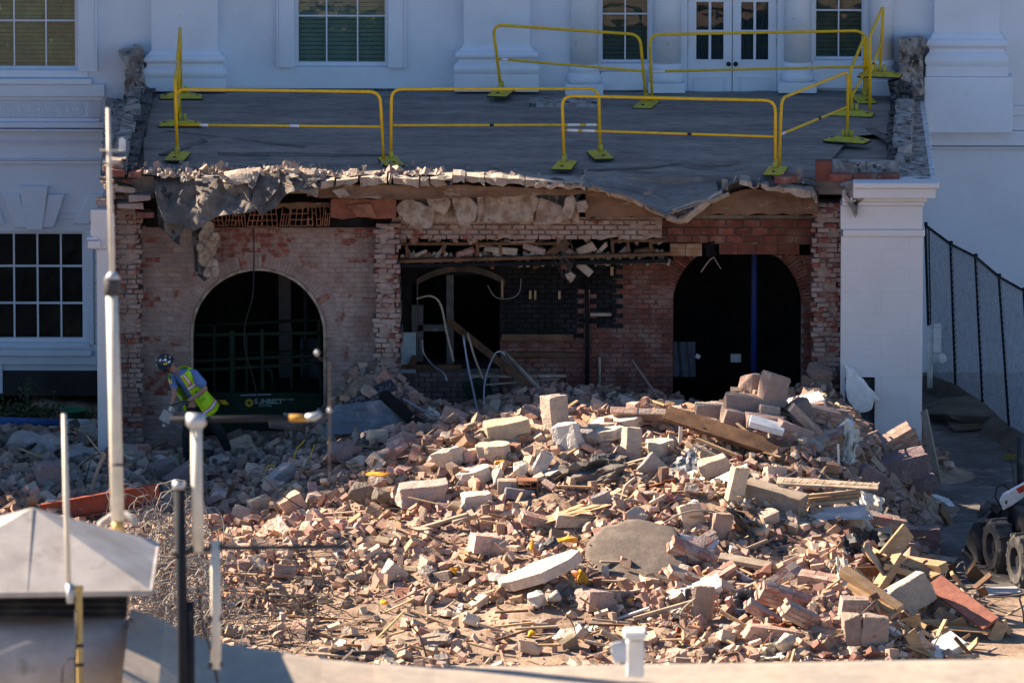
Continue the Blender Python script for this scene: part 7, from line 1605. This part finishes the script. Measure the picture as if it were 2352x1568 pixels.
# ---- compact loader, partly outside the frame
hd = Vector((-.30,.954,0)).normalized(); sd = Vector((hd.y,-hd.x,0))
w1 = Gd(2294,1312); w2 = w1-hd*1.05
ld = thing('compact_loader', 'white and black compact loader with a dusty bucket, cut off by the right edge', 'loader', w1)
def Lp(o, a, b, z): return o+hd*a+sd*b+Vector((0,0,z))
def wheel(c):
    n = 36; mb = MB(); prof = [(.20,-.13),(.33,-.14),(.375,-.10),(.385,0),(.375,.10),(.33,.14),(.20,.13)]; vs = []; rim = .19
    for r_, x in prof:
        for j in range(n):
            a = 2*math.pi*j/n; rr = r_+(.016 if (j % 3 == 0 and r_ > .37) else 0); vs.append(c+sd*x+hd*rr*math.cos(a)+Vector((0,0,.385+rr*math.sin(a))))
    k = len(prof); t = MB().add(vs, [(i*n+j, i*n+(j+1) % n, (i+1)*n+(j+1) % n, (i+1)*n+j) for i in range(k-1) for j in range(n)]).build('wheel', M['tyre'], ld, fix=True)
    vs = []; 
    for r_, x in ((.20,-.125),(.18,-.06),(.08,-.05),(.07,-.09),(.001,-.09)):
        for j in range(20): a = 2*math.pi*j/20; vs.append(c+sd*x+hd*r_*math.cos(a)+Vector((0,0,.385+r_*math.sin(a))))
    MB().add(vs, [(i*20+j, i*20+(j+1) % 20, (i+1)*20+(j+1) % 20, (i+1)*20+j) for i in range(4) for j in range(20)]).build('rim', M['machine_dark'], t, fix=True)
    for j in range(12):
        a = 2*math.pi*j/12; MB().box(c+sd*0+hd*.385*math.cos(a)+Vector((0,0,.385+.385*math.sin(a))), (.05,.25,.05), Matrix.Rotation(math.atan2(sd.y,sd.x)-math.pi/2,3,'Z') @ Matrix.Rotation(-a,3,'Y'), .004).build('tread_lug', M['tyre'], t, bevel=.006)
for c in (w1, w2, w1+sd*1.35, w2+sd*1.35): wheel(c)
Rl = Matrix((tuple(sd), tuple(hd), (0,0,1))).transposed()
MB().box(Lp(w1,-.5,.75,.62), (.95,1.9,.65), Rl).build('chassis', M['machine_dark'], ld, bevel=.04)
MB().box(Lp(w1,-.9,.75,1.25), (.9,1.0,.9), Rl).build('cab', M['machine_dark'], ld, bevel=.05)
MB().box(Lp(w1,-1.5,.75,.95), (1.1,.5,.7), Rl).build('engine_cover', M['machine_white'], ld, bevel=.06)
# bucket: profile in (forward, height)
prof = [(.42,.06),(1.25,.02),(1.27,.05),(.55,.14),(.44,.34),(.52,.62),(.48,.64),(.40,.34)]
vs = []; 
for b in (-.12, 1.6): vs += [Lp(w1, a, b, z) for a, z in prof]
n = len(prof); MB().add(vs, [(i, (i+1) % n, n+(i+1) % n, n+i) for i in range(n)]).build('bucket', M['machine_dark'], ld, fix=True)
for b in (-.13, 1.58):
    P2 = [(.42,.06),(1.22,.03),(1.05,.30),(.75,.58),(.50,.64),(.40,.34)]; v2 = [Lp(w1, a, b, z) for a, z in P2]+[Lp(w1, a, b+.03, z) for a, z in P2]; m = 6
    MB().add(v2, [tuple(range(m)), tuple(range(m, 2*m))[::-1]]+[(i, (i+1) % m, m+(i+1) % m, m+i) for i in range(m)]).build('bucket_side', M['machine_dark'], ld, fix=True)
# lift arm, white, with red flash and a small animal head decal
ya = Lp(w1,.3,.0,0).y; qa = [(2296,1148),(2304,1134),(2352,1108),(2420,1070),(2420,1110),(2352,1140),(2324,1160),(2304,1170),(2297,1160)]
pp = [W(a, b, ya) for a, b in qa]; arm = MB().prism([(p.x, p.z) for p in pp], ya-.06, ya+.08).build('lift_arm', M['machine_white'], ld, bevel=.02)
pp = [W(a, b, ya-.066) for a, b in ((2333,1122),(2352,1113),(2352,1128),(2341,1133))]; MB().add([(p.x, ya-.066, p.z) for p in pp], [(3,2,1,0)]).build('red_decal', M['machine_red'], arm)
hp = [(0,0),(3,-1),(6,0),(9,-9),(9,-2),(8,4),(9,8),(6,12),(4,15),(2,11),(-1,8),(0,4),(-2,-2),(-3,-9)]; pp = [W(2309+a*.55, 1150+b*.6, ya-.066) for a, b in hp]
MB().add([(p.x, ya-.066, p.z) for p in pp], [tuple(range(len(pp)))]).build('cat_head_decal', M['black'], arm)
MB().tube([W(2300,1165,ya-.1), W(2285,1140,ya-.1), W(2290,1118,ya-.1), W(2306,1112,ya-.1), W(2318,1124,ya-.05)], .014, 6).build('hydraulic_hose', M['black'], arm, smooth=True)
for k, (a, b, s) in enumerate(((2262,1168,.14),(2278,1160,.16),(2270,1178,.18),(2290,1175,.16),(2310,1178,.2),(2330,1165,.25),(2255,1180,.1),(2300,1192,.2))):
    c = W(a, b, ya+.1); MB().box(c, (s, s*1.2, s*.7), Euler((.2*k,.3*k,.4*k)).to_matrix(), .01).build('coupler_part', M['machine_dark'], ld, bevel=.012)
MB().tube([W(2300,1160,ya), W(2275,1215,ya+.3)], .03, 8).build('tilt_cylinder', M['machine_dark'], ld, smooth=True)

# ================================================================== LEFT YARD
def leafclump(name, q, Y, w, h, n, label, seed):
    r = random.Random(seed); c = W(*q, Y); mb = MB()
    for i in range(n):
        p = c+Vector((r.gauss(0, w/2.4), r.gauss(0,.15), abs(r.gauss(0, h/2)))); s = r.uniform(.02,.045); a = Vector((r.uniform(-1,1), r.uniform(-1,1), r.uniform(-1,1))).normalized(); b = a.orthogonal().normalized()
        mb.add([p-a*s, p+b*s*.5, p+a*s, p-b*s*.5], [(0,1,2,3)])
    t = thing(name, label, 'shrub', (c.x, c.y, c.z-.1)); mb.build('foliage', M['leaf'], t, kind='stuff')
    for i in range(5): MB().tube([c+Vector((r.uniform(-w/4,w/4),0,-.1)), c+Vector((r.uniform(-w/2,w/2),0,h*.8))], .007, 4).build('stem', M['wire'], t)
for i, (q, w, h, n, l) in enumerate((((12,955),.5,.25,240,'low weedy shrub at the left picture edge'),((48,962),.5,.2,240,'low weedy shrub, second from the left edge'),((85,960),.55,.28,300,'low weedy shrub under the wall, in front of the dead stalk'),((125,958),.5,.2,200,'low weedy shrub left of the green bucket'),((200,960),.3,.15,120,'low weedy shrub beside the white wall skin'),((62,905),.14,.2,60,'dark dead stalk with a few leaves against the white wall'))):
    leafclump('weed_shrub', q, 6.4, w, h, n, l, i)
for a in (((60,905),(68,885),(82,878),(92,895)),((66,900),(78,872),(88,880)),((62,905),(58,890),(60,880))):
    tag(MB().tube([W(x, y, 7.2) for x, y in a], .006, 4).build('dry_twig', M['wire']), 'dry arching twig against the white wall, left yard', 'twig', 'dry twigs in the left yard')
A, B = W(-60, 966, 5.0), W(135, 972, 5.0); tag(MB().tube([A, B], .075, 16).build('blue_pipe', M['blue_pipe'], smooth=True), 'thick blue plastic pipe lying along the left yard', 'pipe')
A, B = W(137, 972, 4.98), W(226, 974, 4.98); tag(MB().tube([A, B], .08, 16).build('grey_pipe', M['galv'], smooth=True), 'ribbed grey pipe continuing from the blue one', 'pipe')
c = W(168, 965, 5.4); bk = MB().lathe([(.17,0),(.20,.16),(.21,.16),(.21,.18),(.18,.18),(.15,.02)], (c.x, c.y, c.z), 20).build('green_bucket', mat('green_plastic', (.02,.16,.07), .5), smooth=True); tag(bk, 'shallow green plastic bucket behind the grey pipe', 'bucket')
for a, b, l in (((66,989),(224,990),'long pale plank lying in the left yard'),((110,985),(226,986),'second plank behind the long pale one'),((0,1010),(72,992),'dark plank slanting at the left edge')):
    tag(MB().bar(W(*a, 4.3), W(*b, 4.2), .25, .03, .1).build('plank', M['wood_grey'], bevel=.004), l, 'plank')
for i, (pts, l, m, rd) in enumerate((([(203,1180),(212,1120),(226,1075),(240,1045),(232,1040)],'pale branch with a loop of green cord, left','wood_grey',.03),([(232,1042),(212,1050),(200,1090),(190,1150)],'thin green cord hanging from the pale branch','green_paint',.008),([(200,1000),(215,1020),(232,1040)],'thin dry twig above the pale branch','wood_grey',.010),([(0,1115),(25,1145),(45,1170)],'grey stick at the left edge','wire_pale',.02),([(0,1145),(14,1160),(20,1185)],'white bent stick at the left edge','wood_grey',.02),([(275,1090),(290,1130),(300,1160),(318,1200)],'dark cable slanting in front of the red steel beam','wire',.02))):
    wirec(l, pts, rd, m, ['branch','cord','twig','stick','stick','cable'][i], ['branch','cord','twig','stick','stick','cable'][i], at=(250,1150))
r = random.Random(8)
for i in range(30):
    q = (r.uniform(0, 215), r.uniform(1005, 1130)); p = P(*q); s = r.uniform(.4, 1.2); o = link('plaster_lump', GEN[r.randrange(12)], (p.x, p.y, p.z+.05), None, (r.random(), r.random(), r.random()*6)); o.scale = (s, s, s); k = r.uniform(.14, .32); o.color = (k, k*.93, k*.86, 1)
    tag(o, f'{"pale" if k > .26 else "dark" if k < .19 else "mid"} grey plaster lump in the left yard', 'rubble chunk', 'plaster lumps in the left yard')

# ---- three stand-in trees, added out of view to shade the yard and loader
def shade_tree(label, x, y, zc, rad, n, seed, lean=0.0):
    r = random.Random(seed); t = thing('stand_in_tree', label, 'tree', (x, y, 0))
    MB().tube([(x, y, -.3), (x+.1, y+.05, zc*.4), (x-.05, y, zc*.8), (x, y, zc+rad*.5)], [.18+zc*.012, .15+zc*.008, .12, .04], 10).build('trunk', M['wood_brown'], t, smooth=True)
    for i in range(9):
        a = r.random()*6.28; e = Vector((x+math.cos(a)*rad*.8, y+math.sin(a)*rad*.8, zc+r.uniform(-.5,.7)*rad)); MB().tube([(x, y, zc-rad*.7+r.random()*rad*.6), e.lerp(Vector((x,y,zc)), .4), e], [.07,.05,.02], 6).build('limb', M['wood_brown'], t, smooth=True)
    cl = [Vector((x, y, zc))+Vector((r.gauss(0,1), r.gauss(0,1), r.gauss(0,1))).normalized()*rad*r.uniform(.25,.85) for _ in range(26)]; mb = MB()
    for i in range(n):
        c = cl[i % 26]; p = c+Vector((r.gauss(0,1), r.gauss(0,1), r.gauss(0,.8)))*rad*.2; s = r.uniform(.07,.16); a = Vector((r.gauss(0,1), r.gauss(0,1), r.gauss(0,.6))).normalized(); b = a.orthogonal().normalized()
        mb.add([p-a*s, p+b*s*.55, p+a*s, p-b*s*.55], [(0,1,2,3)])
    mb.build('crown', M['leaf'], t, kind='stuff', keep=True)
shade_tree('stand-in tree added out of view to shade the left yard', -13.0, .4, 6.9, 2.9, 9000, 1)
shade_tree('low stand-in tree added out of view to shade the left yard edge', -12.6, -1.2, 4.3, 2.3, 6500, 3)
shade_tree('tall stand-in tree added out of view to shade the loader', -20.0, 4.7, 20.6, 2.7, 5200, 2)
# ================================================================== FOREGROUND ROOF (out of focus)
D = 62.0
def F(q, y, d=D): return C(q, y, d)
# roof in front: a broad ridge whose edge falls from the left and then runs level
edge = [(300,1395),(380,1425),(430,1455),(520,1478),(620,1493),(740,1512),(860,1524),(1000,1530),(1250,1528),(1500,1524),(1800,1520),(2100,1515),(2500,1510)]
top = [F(a, b) for a, b in edge]; rows = [[p for p in top]]
rows.append([p+Vector((0,-.10,.0)) for p in top]); rows.append([p+Vector((0,-.9,-.14)) for p in top]); rows.append([p+Vector((0,-4.5,-1.2)) for p in top])
back = [p+Vector((0,.05,-.25)) for p in top]; mb = MB(); mb.sheet([[p+Vector((0,.06,-1.0)) for p in top], back]+rows)
rf = struct('roof', mb, M['roofstone'], keep=True, smooth=False)
mb = MB(); x0, x1 = F(-900,1500).x, F(3300,1500).x; yy = F(1176,1530).y; mb.bb(x0, x1, yy-12, yy-.2, 0, F(1176,1560).z-.9); struct('near_building', mb, M['roofstone'])
# chimney-like vent hood
hd_ = thing('vent_hood', 'pale sheet metal vent hood with a hipped cap on the near roof, out of focus', 'vent', F(120,1560))
ap = F(75,1166); FR = F(345,1356,D-.45); BR = F(362,1244,D+.5); FL = F(-260,1364,D-.45); BL = F(-290,1262,D+.5)
for nm, tri in (('cap_panel',(FL,FR,ap)),('cap_panel',(FR,BR,ap)),('cap_panel',(BL,FL,ap)),('cap_panel',(BR,BL,ap))): MB().add(tri, [(0,1,2)]).build(nm, M['hood'], hd_, solid=.006)
MB().bar(ap+Vector((0,-.01,.0)), F(62,1362,D-.46), .003, .008).build('standing_seam', M['hood'], hd_)
for a, b in ((FL,FR),(FR,BR)): MB().bar(a+Vector((0,0,-.01)), b+Vector((0,0,-.01)), .02, .03).build('cap_edge', M['hood'], hd_)
def fbox(q0, y0, q1, y1, d0, dep, nm, m, par):
    a, b = F(q0, y0, d0), F(q1, y1, d0); return MB().bb(a.x, b.x, a.y, a.y+dep, b.z, a.z).build(nm, M[m], par, bevel=.01)
fbox(-200,1350,288,1425,D-.1,.5,'louvre_box','black',hd_)
for k in range(4): a = F(-200,1366+k*15,D-.16); b = F(292,1366+k*15,D-.16); MB().bar(a, b, .05, .006, .5).build('louvre', M['machine_dark'], hd_)
a = F(-260,1422,D-.2); b = F(300,1422,D-.2); c = F(388,1468,D-.1); d_ = F(-260,1640,D-.35); e = F(386,1640,D-.3)
MB().sheet([[a, b], [F(-260,1452,D-.3), F(318,1450,D-.28)], [F(-260,1500,D-.36), F(352,1490,D-.34)], [d_, F(352,1640,D-.35)]]).build('curb', M['hood'], hd_, smooth=True, solid=.01)
MB().sheet([[b, F(318,1405,D+.1)], [F(318,1450,D-.28), F(360,1440,D+.05)], [F(352,1490,D-.34), F(388,1468,D)], [F(352,1640,D-.35), F(384,1640,D)]]).build('curb_side', M['hood'], hd_, smooth=True, solid=.01)
MB().tube([F(230,1205,D+.6), F(262,1182,D+.7), F(290,1182,D+.7), F(312,1200,D+.6)], .022, 8).build('bent_flashing', M['hood'], hd_, smooth=True)
# wooden post with straps in front of the hood
tp_ = thing('yellow_post', 'yellow ochre post with black straps before the vent hood', 'post', F(182,1568,D-.8))
MB().bar(F(181,1346,D-.8), F(184,1640,D-.8), .036, .036).build('shaft', M['brass'], tp_, bevel=.008)
MB().tube([F(181,1344,D-.8), F(181,1356,D-.8)], .026, 12).build('cap', M['brass'], tp_, smooth=True)
for y in (1478, 1522): MB().bar(F(183,y,D-.8), F(183,y+8,D-.8), .046, .046).build('strap', M['black'], tp_, bevel=.004)
MB().tube([F(174,1400,D-.82), F(176,1460,D-.84), F(173,1520,D-.84), F(176,1640,D-.84)], .006, 6).build('cable', M['black'], tp_, smooth=True)
MB().tube([F(172,1510,D-.84), F(155,1512,D-.84), F(144,1530,D-.84), F(142,1568,D-.84)], .004, 6).build('cable', M['black'], tp_, smooth=True)
wp = thing('whip_antenna', 'thin pale whip antenna rising in front of the vent hood', 'antenna', F(161,1370,D-.8))
MB().tube([F(147,950,D-.8), F(152,1150,D-.8), F(158,1345,D-.8)], [.013,.016,.014], 8).build('rod', M['pole'], wp, smooth=True)
MB().tube([F(160,1340,D-.8), F(163,1385,D-.8)], .022, 8).build('mount', M['galv'], wp, smooth=True)
# tall jointed flagpole-like mast
ms = thing('mast', 'tall cream mast with a clamp joint and a thin tapering upper rod, left', 'mast', F(270,1215,D+.5))
MB().tube([F(248,248,D+.5), F(252,420,D+.5), F(258,640,D+.5)], [.011,.014,.015], 10).build('upper_rod', M['pole'], ms, smooth=True)
MB().tube([F(258,632,D+.5), F(257,645,D+.5), F(257,672,D+.5), F(257,680,D+.5)], [.03,.048,.046,.034], 12).build('clamp', M['machine_dark'], ms, smooth=True)
MB().tube([F(258,624,D+.5), F(258,642,D+.5)], [.02,.05], 12).build('clamp_ring', M['galv'], ms, smooth=True)
MB().tube([F(257,680,D+.5), F(263,900,D+.5), F(270,1196,D+.5)], [.034,.036,.038], 12).build('lower_pole', M['pole'], ms, smooth=True)
MB().tube([F(270,1196,D+.5), F(271,1225,D+.5)], .034, 12).build('foot_coupling', M['brass'], ms, smooth=True)
MB().tube([F(269,1065,D+.5), F(269,1070,D+.5)], .041, 12).build('joint_ring', M['machine_dark'], ms, smooth=True)
for y, l in ((345, 26), (372, 18)): MB().tube([F(255-l, y, D+.5), F(255+l, y, D+.5)], .006, 6).build('cross_wire', M['pole'], ms)
F0 = F
F = lambda q, y, d=D-1.8: C(q, y, d)
# sensor frame: dark pole, cream poles and black crossbars
sf = thing('instrument_frame', 'frame of cream and dark poles with two black crossbars, out of focus in the foreground', 'pole frame', F(430,1568))
MB().tube([F(451,960), F(452,1120), F(456,1268)], .031, 12).build('cream_pole', M['pole'], sf, smooth=True)
MB().tube([F(450,948), F(450,965), F(450,975), F(450,985)], [.05,.058,.056,.034], 14).build('pole_cap', M['galv'], sf, smooth=True)
MB().tube([F(411,1115), F(416,1300), F(424,1640)], .031, 12).build('dark_pole', M['darkpole'], sf, smooth=True)
MB().tube([F(438,1380), F(440,1640)], .02, 10).build('dark_pole', M['darkpole'], sf, smooth=True)
MB().tube([F(411,1104), F(411,1124)], .036, 12).build('pole_cap', M['galv'], sf, smooth=True)
MB().tube([F(411,1122), F(460,1124)], .014, 8).build('clamp_bar', M['machine_dark'], sf, smooth=True)
MB().tube([F(494,1240), F(496,1400), F(497,1536)], .027, 12).build('cream_pole', M['pole'], sf, smooth=True)
MB().tube([F(390,963), F(520,962), F(664,960)], .015, 10).build('crossbar', M['darkpole'], sf, smooth=True)
MB().tube([F(664,960), F(703,960)], .019, 10).build('orange_tip', mat('dull_orange', (.45,.23,.04), .8), sf, smooth=True)
MB().tube([F(703,960), F(722,957), F(737,950)], [.02,.022,.014], 10).build('grey_knob', M['galv'], sf, smooth=True)
MB().tube([F(408,1270), F(500,1258), F(796,1255)], .014, 8).build('crossbar', M['machine_dark'], sf, smooth=True)
for q, y in ((452,1262),(495,1255),(411,1268),(495,1420),(495,1526)): MB().tube([F(q-16, y), F(q+16, y)], .02, 8).build('clamp', M['machine_dark'], sf, smooth=True)
MB().tube([F(452,1330), F(466,1440), F(486,1500), F(500,1568)], .007, 6).build('cable', M['black'], sf, smooth=True)
F = F0
lr = thing('lightning_rod', 'thin dark rod with small clear knobs, blurred, before the round arch', 'rod', F(758,1100,D-6))
MB().tube([F(757,830,D-6), F(758,960,D-6), F(757,1095,D-6)], .0045, 6).build('rod', M['wire'], lr)
for q, y in ((728,810),(757,942)): MB().tube([F(q,y-7,D-6), F(q,y,D-6), F(q,y+7,D-6)], [.004,.014,.004], 8).build('knob', M['galv'], lr, smooth=True)
MB().tube([F(728,818,D-6), F(745,828,D-6), F(757,835,D-6)], .003, 6).build('arm', M['wire'], lr)
# white capped post with a plastic bag
wp2 = thing('capped_post', 'white square capped post on the near roof, out of focus', 'post', F(1458,1530,D-.5))
fbox(1438,1470,1479,1560,D-.5,.09,'shaft','board_white',wp2); fbox(1431,1450,1484,1470,D-.55,.13,'cap','board_white',wp2)
rows = []
for j in range(9):
    rows.append([F(1400+8*i+(3*j if i < 4 else 0)*.4, 1472+j*6+8*nrm(i*.7, j*.5, 2)-abs(i-3)*-1.5, D-.6+.05*nrm(i, j, 5)) for i in range(6)])
tag(MB().sheet(rows).build('plastic_bag', M['board_white'], smooth=True, solid=.004), 'white plastic bag caught on the capped post', 'bag')
# ================================================================== labels that single things out
from collections import defaultdict
def fixlabels(names):
    D_ = defaultdict(list)
    for o in COL.objects:
        if o.parent is None and o.get('group') in names: D_[o['label']].append(o)
    ORD = ['leftmost', 'second from left', 'third from left', 'fourth from left', 'fifth from left', 'sixth from left', 'seventh from left', 'eighth from left', 'ninth from left', 'tenth from left']
    for l, os_ in D_.items():
        if len(os_) < 2: continue
        os_.sort(key=lambda o: region_of(Vector(o.location))[1])
        n = len(os_)
        for i, o in enumerate(os_):
            pre = ('rightmost ' if i == n-1 else (ORD[i]+' ' if i < 10 else f'{i+1}th from left '))
            o['label'] = pre+l
fixlabels({'loose bricks in the rubble heap','loose masonry chunks in the heap','broken laths in the rubble','bent wires sticking out of the rubble','plaster lumps in the left yard','splinters on the long pale plank','dry twigs in the left yard','splintered boards around the timber heap','torn scraps in the rubble'})
